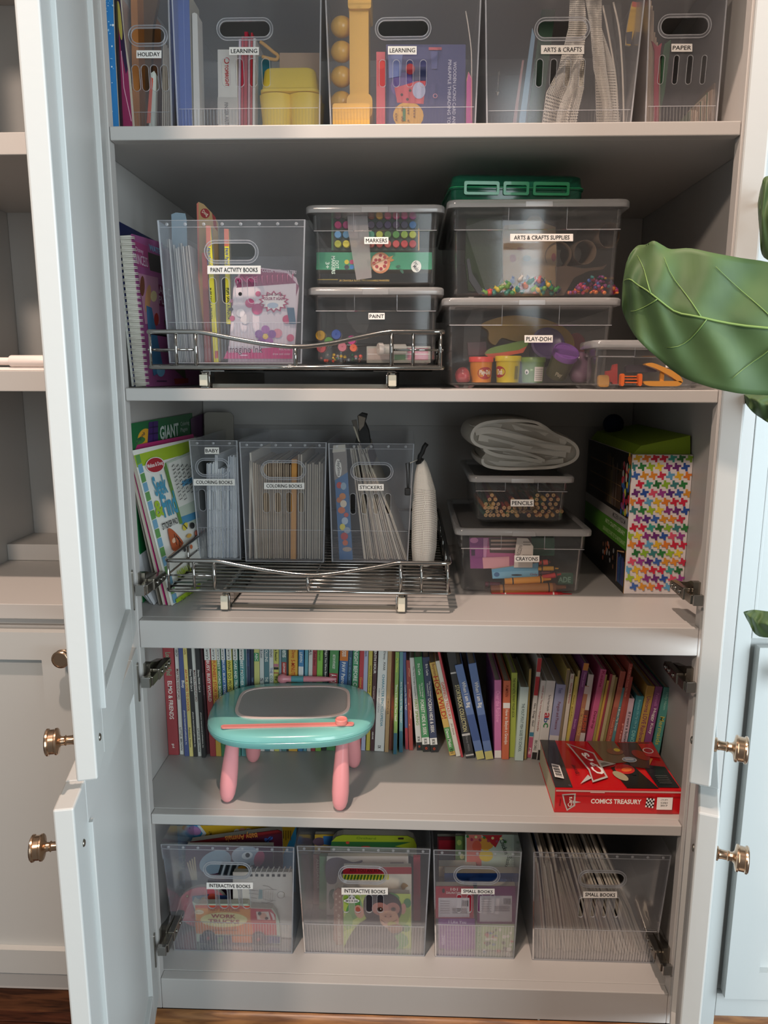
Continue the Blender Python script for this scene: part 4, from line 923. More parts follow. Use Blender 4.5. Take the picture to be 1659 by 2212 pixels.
# ================================================================= bottom shelf, bin contents
Bt = S5 + .0022
r = slab('picture_book', 'large board book with a sky blue and yellow cover, rearmost in its bin', 'book', R4(381, 1783, 640, 1985), .235, .012, '#3d9fd0', [
    ('p', [(432, 1783), (445, 1800), (430, 1822), (470, 1850), (610, 1850), (640, 1783)], '#e2b42c'), ('p', [(426, 1783), (438, 1800), (424, 1822), (432, 1822), (446, 1800), (432, 1783)], '#e8f0f0'),
    ('e', 420, 1794, 15, 10, '#a98bc0', .3), ('e', 424, 1795, 10, 7, '#c58fc2', .3), ('e', 410, 1789, 2, 2, '#241a2a'), ('e', 400, 1788, 6, 6, '#6a2f62'), ('t', 'ode!', 451, 1796, 458, 1815, '#2a2410', pi / 2),
    ('e', 512, 1797, 7, 7, '#efe8dc'), ('e', 524, 1795, 7, 7, '#e8a898'), ('e', 537, 1796, 8, 8, '#efe4d0'), ('e', 549, 1797, 8, 7, '#d898a0'), ('e', 510, 1796, 1.3, 1.3, K_), ('e', 515, 1796, 1.3, 1.3, K_), ('e', 535, 1795, 1.3, 1.3, K_),
    ('t', 'Lift and Look', 390, 1845, 403, 1925, '#9fd0d8', pi / 2), ('t', 'S', 404, 1815, 424, 1826, '#e8f0f0')] + [('r', 612 + i * 5, 1793, 614 + i * 5, 1810 + (i % 2) * 4, '#8a6a20') for i in range(4)], rest=Bt)
r = slab('picture_book', 'dark red book tipped over the blue and yellow one, small butterfly on its corner', 'book', [(412, 1826), (410, 1819), (600, 1793), (609, 1797), (611, 1870), (608, 2020), (405, 2020), (402, 1840)], .20, .016, '#6a1822', [
    ('p', [(412, 1826), (410, 1819), (600, 1793), (608, 1797)], '#8a2224'), ('t', 'Baby Animals', 486, 1798, 556, 1816, '#d09040', .14 + pi),
    ('p', [(402, 1840), (470, 1822), (608, 1800), (611, 1900), (560, 1930), (402, 1960)], '#5c2236'), ('e', 576, 1815, 6, 4, '#4a6ab8', .8), ('e', 584, 1811, 6, 4, '#4a6ab8', -.5), ('l', [(574, 1820), (588, 1806)], 1.4, '#1a1a2a')], rest=Bt)
r = slab('picture_book', 'dark plum book showing a large white bird, behind the truck shaped book', 'book', R4(401, 1828, 590, 2010), .165, .014, '#4a2440', [
    ('e', 465, 1862, 36, 24, '#8fa4b4', -.4), ('e', 532, 1849, 32, 22, '#a8b4c2'), ('e', 534, 1848, 12, 8, '#e4e8ea', -.2), ('e', 535, 1847, 5, 5, '#2a2a30'), ('e', 560, 1855, 11, 18, '#b04a6a', .3), ('p', [(480, 1860), (540, 1865), (520, 1895), (470, 1893)], '#38424c')] +
    [('p', [(478 + i * 7, 1864), (482 + i * 7, 1864), (474 + i * 7, 1892), (470 + i * 7, 1890)], '#c4ccd0' if i % 2 else '#22262a') for i in range(6)] + [('p', [(404 + i * 5, 1862 - i * 4), (407 + i * 5, 1862 - i * 4), (418 + i * 3, 1900), (414 + i * 3, 1900)], '#b8a080') for i in range(4)] + [
    ('e', 523, 1873, 9, 4, '#d8962c')], rest=Bt)
r = slab('wheel_book', 'round coral pink board book with a dial window', 'book', [(x, y) for x, y in ell(437, 1946, 55, 44, 30)], .125, .010, '#e0707a', [
    ('p', [(414, 1921), (450, 1917), (492, 1920), (492, 1962), (420, 1962)], '#38558a'), ('p', [(414, 1921), (446, 1921), (450, 1938), (416, 1940)], '#6fa4c8'), ('e', 438, 1927, 4, 4, '#efe4a0'), ('e', 458, 1929, 12, 14, '#e8604a'), ('p', [(432, 1935), (436, 1942), (431, 1942)], W_), ('e', 404, 1921, 3.4, 3.4, '#8a4a40'), ('e', 404, 1921, 2, 2, '#e0d0a0'), ('l', [(400, 1952), (412, 1934)], 1, '#f0b8b0')], rest=None)
bpy.data.objects[r.name].location.z = Bt
r = slab('flip_book', 'cream ring bound flip book showing a sketched child lying sideways', 'book', R4(503, 1884, 631, 2016), .105, .012, '#e6dcd0', [
    ('e', 607, 1933, 9, 7, '#efe6da'), ('l', ell(607, 1933, 8, 7, 18) + [(615, 1933)], .8, '#6a6058'), ('l', [(611, 1926), (615, 1930), (612, 1934), (616, 1938)], .9, '#a09060'), ('l', [(598, 1922), (577, 1920), (566, 1923), (566, 1940), (578, 1944), (596, 1945)], .8, '#7a7068'),
    ('p', [(560, 1921), (567, 1922), (567, 1941), (558, 1942)], '#8fb0b0'), ('l', [(558, 1924), (540, 1922)], .8, '#7a7068'), ('l', [(558, 1931), (538, 1929)], .8, '#7a7068'), ('l', [(556, 1940), (540, 1938)], .8, '#7a7068'), ('l', [(590, 1921), (580, 1914), (568, 1912)], .9, '#7a7068'), ('l', [(590, 1945), (576, 1950), (565, 1948)], .9, '#7a7068')] +
    [('l', [(570 + i * 5, 1922), (569 + i * 5, 1944)], .5, '#b0a498') for i in range(5)] + [('r', 540 + i * 12, 1887, 546 + i * 12, 1892, '#3a3a3a') for i in range(7)], rest=Bt)
for i in range(8):
    p = at(541 + i * 12, 1884, .105); b = MB(); b.tube([(-.0012, .004, -.004), (-.0012, -.003, .002), (0, -.002, .007), (.0012, .008, .006), (.0012, .013, .0)], .0011, mat('#e4dcd2', .4), 6)
    o = b.obj('binding_ring', r, smooth=True); o.location = Vector(p) - r.location
r = slab('truck_book', 'orange and red truck shaped board book with dark wheels', 'book', [(425, 2036), (421, 1965), (415, 1948), (424, 1953), (534, 1953), (543, 1961), (588, 1963), (597, 1975), (603, 1992), (606, 2034), (560, 2042), (480, 2042)], .088, .014, '#c8d8c0', [
    ('p', [(421, 1955), (541, 1957), (541, 2020), (426, 2017)], '#e8963c'), ('p', [(421, 1955), (541, 1957), (541, 1964), (422, 1962)], '#d8503a'), ('p', [(541, 1962), (586, 1964), (595, 1976), (598, 2020), (541, 2020)], '#c8283c'), ('p', [(421, 1987), (595, 1990), (597, 2020), (424, 2016)], '#e07a34'), ('p', [(541, 1990), (596, 1991), (597, 2020), (548, 2020)], '#d0363a'),
    ('p', [(553, 1969), (580, 1969), (585, 1987), (556, 1986)], '#e8d8c8'), ('e', 568, 1978, 8, 7, '#e0a890'), ('e', 561, 1973, 4, 4, '#2a2022'), ('e', 576, 1983, 4, 3, '#3a2a2a'), ('p', [(583, 1968), (591, 1974), (595, 1986), (590, 1987)], '#f0e0d8'),
    ('e', 484, 1986, 51, 16, '#efe49c'), ('t', 'WORK', 456, 1974, 510, 1982.5, '#a8283a', 0, .045), ('t', 'TRUCKS', 450, 1985, 518, 1994, '#a8283a', 0, .045), ('t', 'FAST ROLLING', 450, 1962, 518, 1967.5, '#b04a28', 0, .03), ('e', 431, 1969, 10, 5, '#f0e4c0'), ('t', 'Ages 3 and Up', 424, 1967, 438, 1971, '#6a3a20'),
    ('r', 459, 2007, 514, 2009, '#8a4a28'), ('p', [(432, 2018), (600, 2021), (600, 2036), (480, 2040), (432, 2034)], '#4a4460'), ('p', [(501, 2020), (546, 2020), (545, 2035), (503, 2034)], '#e07834'), ('p', [(580, 2020), (606, 2022), (605, 2036), (580, 2036)], '#2f3f78'), ('p', [(470, 2022), (485, 2022), (480, 2036), (470, 2036)], '#6a8a6a')], rest=Bt)
for x in (452, 560):
    p = at(x, 2036 + (x - 452) * .012, .088); b = MB(); b.lathe([(.0125, 0), (.0134, .001), (.0134, .005), (.012, .006), (.006, .0065), (.0001, .0065)], mat('#27233a', .5), 26, Matrix.Rotation(pi / 2, 4, 'X'))
    b.lathe([(.0034, .0066), (.003, .008), (.0001, .008)], mat('#a83a4a', .4), 14, Matrix.Rotation(pi / 2, 4, 'X')); o = b.obj('wheel', r, smooth='auto'); o.location = (p.x - r.location.x, -.0002, .0142)

# second bin
slab('picture_book', 'cream board book with a grey bear silhouette, standing behind the chimpanzee book', 'book', R4(706, 1850, 882, 2024), .17, .012, '#d4cfc8', [('p', smooth_closed([(705, 1862), (730, 1852), (762, 1862), (782, 1858), (780, 1864), (760, 1872), (745, 1885), (730, 1892), (725, 1908), (706, 1905)], 4), '#5c5464'), ('r', 843, 1862, 872, 1870, '#a09aa0'), ('r', 850, 1872, 872, 1878, '#a09aa0'), ('p', smooth_closed([(712, 1925), (722, 1920), (718, 1935), (724, 1950), (714, 1965), (710, 1945)], 3), '#5a7a6a')], rest=Bt)
slab('picture_book', 'narrow sage green board book left of the bear silhouette', 'book', R4(690, 1850, 712, 1992), .185, .01, '#5f8a62', rest=Bt)
slab('picture_book', 'brown rounded book, leftmost in its bin, with pale upright lettering', 'book', R4(677, 1846, 692, 1955), .20, .01, '#7a5048', [('t', 'ALLIGATOR', 684, 1855, 689, 1920, '#b0a090', -pi / 2)], rest=Bt)
slab('picture_book', 'cream board book with a dark red top and striped yellow band', 'book', R4(741, 1873, 889, 2040), .128, .012, '#e2d8c6', [('r', 741, 1873, 889, 1888, '#a01a28'), ('r', 741, 1889, 840, 1900, '#d8cf3a'), ('t', 'ARE YOU AN AUNT', 755, 1877, 830, 1884, '#3a1014', 0)] + [('p', [(745 + i * 7, 1889), (749 + i * 7, 1889), (746 + i * 7, 1900), (742 + i * 7, 1900)], '#3f6a24') for i in range(13)] + [('p', smooth_closed([(866, 1914), (872, 1906), (882, 1912), (876, 1916), (872, 1922)], 3), '#b08a50')], rest=Bt)
slab('picture_book', 'pink and red edged thin book at the right side of the second bin', 'book', R4(893, 1852, 908, 2020), .16, .008, '#a8384a', rest=Bt)
slab('game_box', 'green and yellow rounded box lying across the back of the second bin', 'box', [(714, 1845), (716, 1818), (726, 1808), (740, 1804), (880, 1806), (894, 1812), (900, 1826), (900, 1850)], .20, .02, '#a8b828', [('p', [(716, 1818), (888, 1819), (853, 1828), (892, 1836), (714, 1832)], '#2f6a34'), ('p', [(714, 1832), (900, 1834), (900, 1850), (714, 1845)], '#a8b0a0'), ('t', 'Orchard', 770, 1808, 812, 1813, '#6a8a1c'), ('e', 751, 1820, 4, 3, '#d04a3a'), ('e', 790, 1829, 10, 2, '#c0392b'), ('r', 860, 1809, 872, 1813, '#3a2a1c')])
slab('picture_book', 'book with blue and yellow cover peeking behind the green rounded box', 'book', R4(680, 1803, 722, 1990), .235, .012, '#d0a83a', [('e', 690, 1818, 14, 9, '#6a5060'), ('p', [(698, 1806), (720, 1806), (716, 1826), (700, 1824)], '#3a78b8')], rest=Bt)
ch = [('p', [(742, 1928), (887, 1931), (888, 2063), (742, 2058)], '#b8c860')]
for x, y, rx_, ry_, c, a in ((760, 1945, 22, 12, '#8fb040', .3), (765, 1965, 16, 24, '#5f9a52', .5), (752, 1990, 10, 18, '#86b060', 0), (872, 1975, 14, 24, '#98b058', .2), (866, 2030, 18, 14, '#5f9a56', .7), (850, 2050, 22, 10, '#6aa858', 0), (876, 2005, 10, 8, '#5a9050', 0), (850, 1936, 14, 7, '#4f8a48', .4), (756, 2030, 12, 16, '#a8c060', 0), (880, 1950, 8, 10, '#3f8050', 0)): ch.append(('e', x, y, rx_, ry_, c, a))
ch += [('p', smooth_closed([(745, 2058), (748, 2035), (770, 2000), (790, 1985), (800, 1975), (840, 1995), (868, 1998), (872, 2010), (850, 2015), (862, 2040), (848, 2052), (838, 2062), (790, 2061)], 5), '#2e2836'), ('p', smooth_closed([(758, 2045), (800, 2020), (850, 2004), (866, 2006), (862, 2016), (820, 2032), (780, 2052)], 5), '#3d3645'),
       ('e', 776, 1968, 10, 15, '#d89a84', -.35), ('e', 774, 1965, 5, 8, '#b85a4a', -.35), ('e', 871, 1962, 6, 12, '#cc8f80', .1), ('p', smooth_closed([(785, 1960), (788, 1938), (805, 1928), (840, 1928), (862, 1942), (868, 1965), (860, 1985), (838, 2000), (808, 1992), (790, 1980)], 5), '#241f29'),
       ('e', 822, 1962, 19, 14, '#b3786c', .2), ('e', 848, 1962, 16, 14, '#b3786c', -.1), ('p', smooth_closed([(823, 1968), (852, 1966), (862, 1985), (856, 1999), (838, 2003), (824, 1994), (820, 1980)], 5), '#d3a184'),
       ('e', 821, 1963, 6.5, 5.5, '#4a2a20'), ('e', 821, 1963, 3.2, 3.2, '#140c0a'), ('e', 822.5, 1961.5, 1.2, 1.2, W_), ('e', 850, 1962, 5.5, 4.5, '#5a4440'), ('e', 850, 1962, 2.8, 2.8, '#140c0a'), ('e', 838, 1976, 10, 5, '#c08c74'), ('e', 833, 1977, 2, 1.4, '#5a3428'), ('e', 844, 1977, 2, 1.4, '#5a3428'),
       ('l', [(823, 1984), (832, 1991), (845, 1990), (858, 1984)], 1.6, '#7a4438'), ('e', 848, 1995, 11, 7, '#b8b04a', .2), ('p', smooth_closed([(836, 2000), (846, 1995), (860, 1994), (870, 2000), (864, 2010), (846, 2012)], 4), '#9a6450'),
       ('e', 760, 1943, 17, 5, '#f2efe8'), ('p', [(748, 1942), (760, 1928), (772, 1941)], '#f2efe8'), ('e', 757, 1937, 2, 2, K_), ('e', 764, 1937, 2, 2, K_), ('t', 'jane & me', 747, 1940, 773, 1946, '#4a4440', 0, .02), ('l', [(742, 2007), (775, 1995)], 1.5, '#7a9a48')]
slab('picture_book', 'board book with a chimpanzee eating fruit among green leaves', 'book', [(742, 2059), (888, 2064), (888, 1960), (885, 1934), (742, 1928)], .088, .016, '#b8c860', ch, rest=Bt)
slab('picture_book', 'brown spotted spine leaning against the chimpanzee book', 'book', [(726, 2059), (741, 2062), (740, 1922), (730, 1918), (722, 1926), (720, 2030)], .090, .018, '#8a5f50', [('t', 'de Jane Goodall Institute', 728, 1975, 736, 2050, '#d8c8b8', -pi / 2)] + [('e', 726 + (i % 2) * 8, 1930 + i * 6, 2.2, 2.2, '#c0a090') for i in range(7)], rest=Bt)

# third bin: little boxed books
def barc(x0, y0, x1, y1):
    o = [('r', x0, y0, x1, y1, '#d8d0d2')]; w_ = x1 - x0
    for i in range(9): o.append(('r', x1 - w_ * .26 + i * w_ * .026, y0 + 5, x1 - w_ * .26 + i * w_ * .026 + .9, y0 + 18, '#4a4448'))
    for i in range(6): o.append(('r', x0 + 4, y0 + 6 + i * 5, x0 + w_ * .36, y0 + 7 + i * 5, '#9a9094'))
    for i in range(3): o.append(('r', x0 + w_ * .45, y0 + 22 + i * 4, x1 - 5, y0 + 23.5 + i * 4, '#6a6266'))
    return o
slab('small_book', 'red little book whose pale barcode sticker faces out', 'book', R4(941, 1915, 1023, 1984), .090, .014, '#b01c34', [('r', 960, 1916, 985, 1924, '#b01c34'), ('t', '101', 973, 1918, 989, 1924, '#f0d8d0', 0, .03), ('t', 'DALMATIANS', 964, 1926, 999, 1931, '#f0d8d0', 0, .02), ('e', 958, 1924, 3, 5, '#2a1418')] + barc(947, 1939, 1014, 1981))
slab('small_book', 'purple bordered little book whose barcode sticker faces out', 'book', R4(1031, 1915, 1114, 1996), .090, .014, '#7a2a66', barc(1036, 1935, 1106, 1991))
slab('small_book', 'plain purple little book below the red one', 'book', R4(947, 1985, 1026, 2064), .088, .014, '#7f2f8c', [('t', 'I Like You', 969, 1989, 1007, 1995, '#e8d8ec', 0, .02), ('e', 985, 2030, 33, 31, '#8d449a'), ('r', 947, 1998, 1026, 1999.5, '#a060a8'), ('t', 'ZIPPER', 954, 2020, 960, 2042, '#d8c0e0', -pi / 2)] + [('r', 965, 2008 + i * 8, 998, 2009.5 + i * 8, '#a568b0') for i in range(5)], rest=Bt)
slab('small_book', 'green little book with scattered red white and blue shapes', 'book', R4(1028, 1998, 1110, 2066), .088, .014, '#9fb87c', [('r', 1028, 1999, 1040, 2064, '#4f8a4a'), ('t', 'Polka Dot Party', 1031, 2003, 1037, 2055, '#d8e0b0', -pi / 2)] + [('e', random.uniform(1045, 1105), random.uniform(2005, 2060), random.uniform(2, 6), random.uniform(2, 5), random.choice(['#b8303c', '#e8e0d8', '#4a78a8', '#e8e0d8', '#383838', '#c8b040'])) for i in range(34)], rest=Bt)
slab('small_book', 'dark blue little book lying across behind the purple ones', 'book', R4(960, 1887, 1118, 1914), .125, .02, '#1f3f78', [('t', 'ANIMALS', 1080, 1898, 1108, 1906, '#5a78b0'), ('e', 990, 1905, 30, 4, '#4a6ab0')])
slab('picture_book', 'pale mint book with a flower basket, standing tall in the third bin', 'book', R4(1005, 1803, 1110, 1990), .165, .012, '#bccfc0', [('r', 1008, 1803, 1040, 1900, '#d8786a'), ('e', 1049, 1822, 18, 14, '#e0a040'), ('e', 1050, 1848, 15, 13, '#e8cc3a'), ('e', 1030, 1828, 10, 12, '#d8604a'), ('e', 1066, 1815, 8, 10, '#6a9a50'), ('e', 1022, 1880, 16, 12, '#c88a50'), ('t', 'Chicken', 1084, 1812, 1094, 1845, '#2a4a3a', -pi / 2 + .35), ('t', 'Basket', 1092, 1848, 1101, 1880, '#2a4a3a', -pi / 2 - .2), ('e', 1013, 1890, 6, 6, '#c84a70'), ('e', 1028, 1893, 5, 5, '#e8b0c0'), ('p', [(1040, 1803), (1085, 1803), (1070, 1830), (1048, 1808)], '#b8242c')] + [('e', 1010 + i * 9, 1806 + (i * 7) % 13, 3, 3, random.choice(['#3f7a40', '#e8e0a0', '#a83a5a'])) for i in range(10)], rest=Bt)
slab('picture_book', 'green flowered book left of the flower basket book', 'book', R4(984, 1806, 1006, 1985), .185, .01, '#6a8a4a', [('e', 992, 1820, 5, 6, '#a8b860'), ('e', 998, 1850, 5, 6, '#d8d890')], rest=Bt)
slab('picture_book', 'crimson topped book at the back left of the third bin', 'book', R4(945, 1808, 984, 1980), .22, .012, '#6a2028', [('r', 948, 1815, 982, 1835, '#a81c2c'), ('r', 948, 1845, 980, 1870, '#6a6a70')], rest=Bt)
slab('small_book', 'tan little book behind the red barcode one', 'book', R4(948, 1872, 1030, 1915), .15, .02, '#b89a78', [('r', 948, 1893, 1030, 1915, '#8a6a50'), ('e', 965, 1880, 8, 6, '#d8b070'), ('e', 984, 1884, 6, 6, '#7a9a50'), ('e', 1018, 1890, 8, 6, '#c84a70')])

# fourth bin: leaning booklets
rnd = random.Random(3)
pal = ['#c9bfae', '#b9ad9c', '#d6cdbd', '#a89a86', '#8a7a70', '#c4b4a0', '#beb6ac', '#9a4a44', '#4a5a7a', '#5f7a56', '#ded8cc']
n = 46
for i in range(n):
    f = i / (n - 1)
    xb = 1172 + 226 * f + rnd.uniform(-1, 1); lean = 16 + 70 * f
    xt = xb - lean; yt = 1846 + rnd.uniform(-14, 26) + (26 if .28 < f < .45 else 0) + 10 * f
    leaflet('booklet', 'thin well-thumbed booklet leaning among others in the rightmost bottom bin', 'booklet', 'booklets leaning in the rightmost bottom bin', xb, 2062 + f * 8 - rnd.uniform(0, 5), xt, yt, 5.6, .085 + rnd.uniform(0, .012) + 0, .22, (rnd.choice(pal), rnd.choice(['#d8cfc0', '#cfc4b2', '#c2b8a8', '#dcd6ca']), rnd.choice(pal)), Bt)

# ================================================================= row 3: booklets in the wire basket bins
Bz = ZB2 + .0024
YB = atz(531, 1213, ZB2).y
def pack(name, label, grp, x0, x1, yb, ytf, lean, n, Y, dep, rest, pal, seed, wscale=.97):
    rn = random.Random(seed); w_ = (x1 - x0) / n
    for i in range(n):
        f = (i + .5) / n; x = x0 + i * w_
        leaflet(name, label, 'booklet', grp, x, yb, x + lean(f), ytf(f) + rn.uniform(-3, 3), w_ * wscale * rn.uniform(.75, 1.0), Y + rn.uniform(.0, .006), dep, (rn.choice(pal), rn.choice(pal[:3]), rn.choice(pal)), rest)
pack('booklet', 'thin white booklet standing in the narrow bin with two name tapes', 'white booklets in the narrow bin', 449, 513, 1206, lambda f: 1000 if f < .25 else (981 if f < .35 else (1010 if f < .7 else 985)), lambda f: -3 + 4 * f, 19, YB + .012, .2, Bz, ['#dfe1e2', '#cfd2d6', '#e8e8e6', '#7f8ea4', '#b0b4bc'], 5)
for i, (x, c) in enumerate(((538, '#c2a890'), (546, '#d8d0c4'))):
    leaflet('booklet', ['tan soft cover pad at the left of the middle basket bin', 'white card leaning at the left of the middle basket bin'][i], 'booklet', None, x + 6 * i, 1210, x + 1 - 8 * i, [995, 978][i], 4, YB + .012, .2, (c, '#d8cfc0', c), Bz)
pack('booklet', 'thin tan paged booklet packed in the middle basket bin', 'tan booklets in the middle basket bin', 549, 640, 1211, lambda f: 1000 + 4 * math.sin(f * 9), lambda f: -4 + 4 * f, 20, YB + .012, .2, Bz, ['#b5a18a', '#a8937c', '#c4b29c', '#6a5a50', '#8a7464', '#5c4a44'], 8)
leaflet('booklet', 'thick orange spined booklet in the middle basket bin', 'booklet', None, 628, 1211, 630, 992, 13, YB + .010, .2, ('#c0843c', '#c88f4a', '#b87a34'), Bz)
pack('booklet', 'thin grey paged booklet at the right of the middle basket bin', 'grey booklets right of the orange spine', 643, 698, 1211, lambda f: 982 if f < .2 else 1001, lambda f: 1, 11, YB + .012, .2, Bz, ['#b3a898', '#9f9486', '#c2b6a6', '#54504e', '#8a7464'], 9)
# sticker bin
slab('sticker_card', 'tall blue card of stickers with an oval logo, left in the sticker bin', 'card', [(733, 1192), (762, 1192), (748, 965), (719, 962)], YB + .012, .004, '#3c6a98', [
    ('p', [(719, 962), (748, 965), (751, 1020), (722, 1038)], '#8a8078'), ('p', [(720, 962), (746, 960), (746, 975), (718, 978)], '#c8c0b0'), ('e', 731, 1011, 7, 20, '#e8e2d6', -.06), ('t', 'SaySims', 727, 995, 736, 1028, K_, -pi / 2)] +
    [('e', x, y, a, c, col) for x, y, a, c, col in ((733, 1048, 6, 7, '#c0392b'), (742, 1050, 6, 8, '#8fa8b8'), (740, 1072, 7, 7, '#c87a34'), (733, 1080, 6, 6, '#b86a3a'), (742, 1088, 7, 8, '#d8c8b0'), (738, 1102, 8, 7, '#c8683a'), (748, 1112, 5, 5, '#b8483a'), (745, 1125, 7, 8, '#a8b8c8'), (740, 1138, 6, 7, '#d8c84a'), (750, 1145, 7, 7, '#8fa0b0'), (744, 1158, 8, 8, '#b83a3a'), (746, 1172, 6, 6, '#c8643a'), (750, 1186, 10, 5, '#a8988a'))], rest=Bz)
pal2 = ['#c6beb0', '#b4aa9a', '#d2cabc', '#8f8474', '#6a5a60', '#9a8a86']
rn = random.Random(4)
for i in range(26):
    f = i / 25
    xb = 786 + 92 * f; xt = 757 + 46 * f + rn.uniform(-2, 2); yt = 962 + 30 * abs(f - .35) + rn.uniform(-6, 14) + (28 if f > .8 else 0)
    leaflet('sticker_sheet', 'thin sticker sheet leaning in the bin beside the mesh bag', 'sticker sheet', 'sticker sheets leaning in their bin', xb, 1212, xt, yt, 2.3 if i % 4 else 4.2, YB + .014 + rn.uniform(0, .01), .2, (rn.choice(pal2), rn.choice(pal2[:3]), rn.choice(pal2)), Bz)
# black folded fabric on top of that bin
def blob(name, label, cat, rings, m, smooth=True):
    b = MB(); b.loft(rings, m); o = b.obj(name, smooth=smooth); tag(o, label, cat); return o
p0 = at(770, 965, YB + .04)
t = thing('hair_bow', 'crumpled black and grey bow standing up from the sticker bin', 'bow', tuple(p0))
def pq(x, y, Y): v = at(x, y, Y) - Vector(t.location); return (v.x, v.y, v.z)
for nm, pts, c, th in (('bow_fold', [(752, 960), (766, 962), (775, 925), (772, 898), (780, 892), (793, 895), (788, 912), (796, 930), (800, 958), (770, 990)], '#141312', .03), ('bow_fold', [(773, 897), (790, 902), (786, 920), (776, 932)], '#7a7064', .004), ('bow_fold', [(759, 908), (770, 906), (776, 950), (770, 938)], '#5a544c', .004), ('ribbon_end', [(762, 921), (766, 921), (778, 955), (774, 954)], '#a8a090', .003)):
    yy = YB + .035 - (.004 if th < .01 else 0) - (.002 if nm == 'ribbon_end' else 0)
    b = MB(); b.poly([(q[0], q[2]) for q in [pq(x, y, yy) for x, y in pts]], 0, -th, mat(c, .7, bump=.4, bscale=120), Matrix.Translation((0, yy - t.location.y, 0)) @ FRONT); b.obj(nm, t, bevel=.001)

# mesh drawstring bag
def meshmat():
    m = bpy.data.materials.new('white_mesh_net'); m.use_nodes = True; nt = m.node_tree; nt.nodes.clear()
    o = nt.nodes.new('ShaderNodeOutputMaterial'); tr = nt.nodes.new('ShaderNodeBsdfTransparent'); df = nt.nodes.new('ShaderNodeBsdfDiffuse'); df.inputs[0].default_value = lin('#e6e0d6')
    uv = nt.nodes.new('ShaderNodeTexCoord'); sp = nt.nodes.new('ShaderNodeSeparateXYZ'); nt.links.new(uv.outputs['UV'], sp.inputs[0]); mx = nt.nodes.new('ShaderNodeMix'); mx.data_type = 'FLOAT'
    outs = []
    for k in (0, 1):
        f = nt.nodes.new('ShaderNodeMath'); f.operation = 'FRACT'; nt.links.new(sp.outputs[k], f.inputs[0]); g = nt.nodes.new('ShaderNodeMath'); g.operation = 'LESS_THAN'; g.inputs[1].default_value = .46; nt.links.new(f.outputs[0], g.inputs[0]); outs.append(g)
    a = nt.nodes.new('ShaderNodeMath'); a.operation = 'MAXIMUM'; nt.links.new(outs[0].outputs[0], a.inputs[0]); nt.links.new(outs[1].outputs[0], a.inputs[1])
    s = nt.nodes.new('ShaderNodeMixShader'); nt.links.new(a.outputs[0], s.inputs[0]); nt.links.new(tr.outputs[0], s.inputs[1]); nt.links.new(df.outputs[0], s.inputs[2]); nt.links.new(s.outputs[0], o.inputs[0])
    return m
NET = meshmat()
def uvgrid(o, nu, nv, cols, rows):
    uvl = o.data.uv_layers.new(name='UVMap'); k = 0
    for p in o.data.polygons:
        vi = list(p.vertices); li = list(p.loop_indices)
        if len(vi) != 4: continue
        i, j = divmod(p.index, cols)
        for l, (a, c) in zip(li, ((j, i), (j + 1, i), (j + 1, i + 1), (j, i + 1))): uvl.data[l].uv = (a / cols * nu, c / rows * nv)
yb_ = .20
tb = thing('mesh_bag', 'white mesh drawstring bag standing at the right of the lower wire basket', 'bag', (at(915, 1235, yb_).x, yb_, ZB2 + .001))
prof = [(1236, 905, 928, .012), (1215, 891, 937, .020), (1180, 889, 943, .026), (1120, 890, 945, .028), (1060, 892, 941, .026), (1025, 896, 931, .018), (1000, 902, 922, .010), (990, 905, 915, .005)]
rings = []; N = 32; rows = []
for y, xa, xb, dd in prof: rows.append((at(xa, y, yb_), at(xb, y, yb_), dd))
rings = [[((A.x + B.x) / 2 - tb.location.x + (B.x - A.x) / 2 * cos(2 * pi * k / N) * (1 + .04 * sin(6 * pi * k / N)), dd * sin(2 * pi * k / N) * (1 + .10 * sin(8 * pi * k / N)), A.z - tb.location.z if i else max(.0, A.z - tb.location.z) * 0 + .001) for k in range(N)] for i, (A, B, dd) in enumerate(rows)]
b = MB(); b.loft(rings, NET, cap=(False, False)); o = b.obj('net', tb, smooth=True); uvgrid(o, 84, 110, N, len(rings) - 1)
b = MB(); b.tube([(x, y * 0 - .0265 * 1.0 + .0 * y, z) for x, y, z in [(-.003, 0, .03), (-.002, 0, .07), (-.005, 0, .10), (.001, 0, .125), (-.004, 0, .15)]], .0009, mat('#d8d2c8', .7), 5); b.obj('seam', tb)
b = MB(); b.loft([[(x * .82, y * .8, z) for x, y, z in r_] for r_ in rings[:5]], mat('#8a7472', .8, var=.5, bscale=30)); lab(b.obj('cloth_filling', tb, smooth=True), 'grey pink cloth inside the bag')
bk_ = mat('#0f0f0f', .6)
def rel(x, y, Y=yb_ - .006): v = at(x, y, Y) - tb.location; return (v.x, v.y, v.z)
b = MB(); b.tube([rel(905, 998), rel(907, 985), rel(912, 978), rel(916, 966), rel(922, 958)], .0042, bk_, 8); b.tube([rel(898, 1000), rel(910, 1000), rel(913, 990)], .003, bk_, 8); b.obj('cord', tb, smooth=True)
b = MB(); b.tube([rel(880, 1055, yb_ - .028), rel(879, 1020, yb_ - .028), rel(877, 1001, yb_ - .026), rel(884, 999, yb_ - .024), rel(884, 1020, yb_ - .028), rel(883, 1055, yb_ - .028)], .0012, bk_, 6); b.tube([rel(884, 1001, yb_ - .02), rel(905, 992)], .0006, mat('#d0c8b8', .5), 5); b.obj('drawstring', tb, smooth=True)
b = MB(); c0 = Vector(rel(880.5, 1062, yb_ - .028)); b.box(-.0055, .0055, -.003, .003, -.007, .007, bk_, Matrix.Translation(c0)); b.obj('cord_lock', tb, bevel=.0025, seg=3)

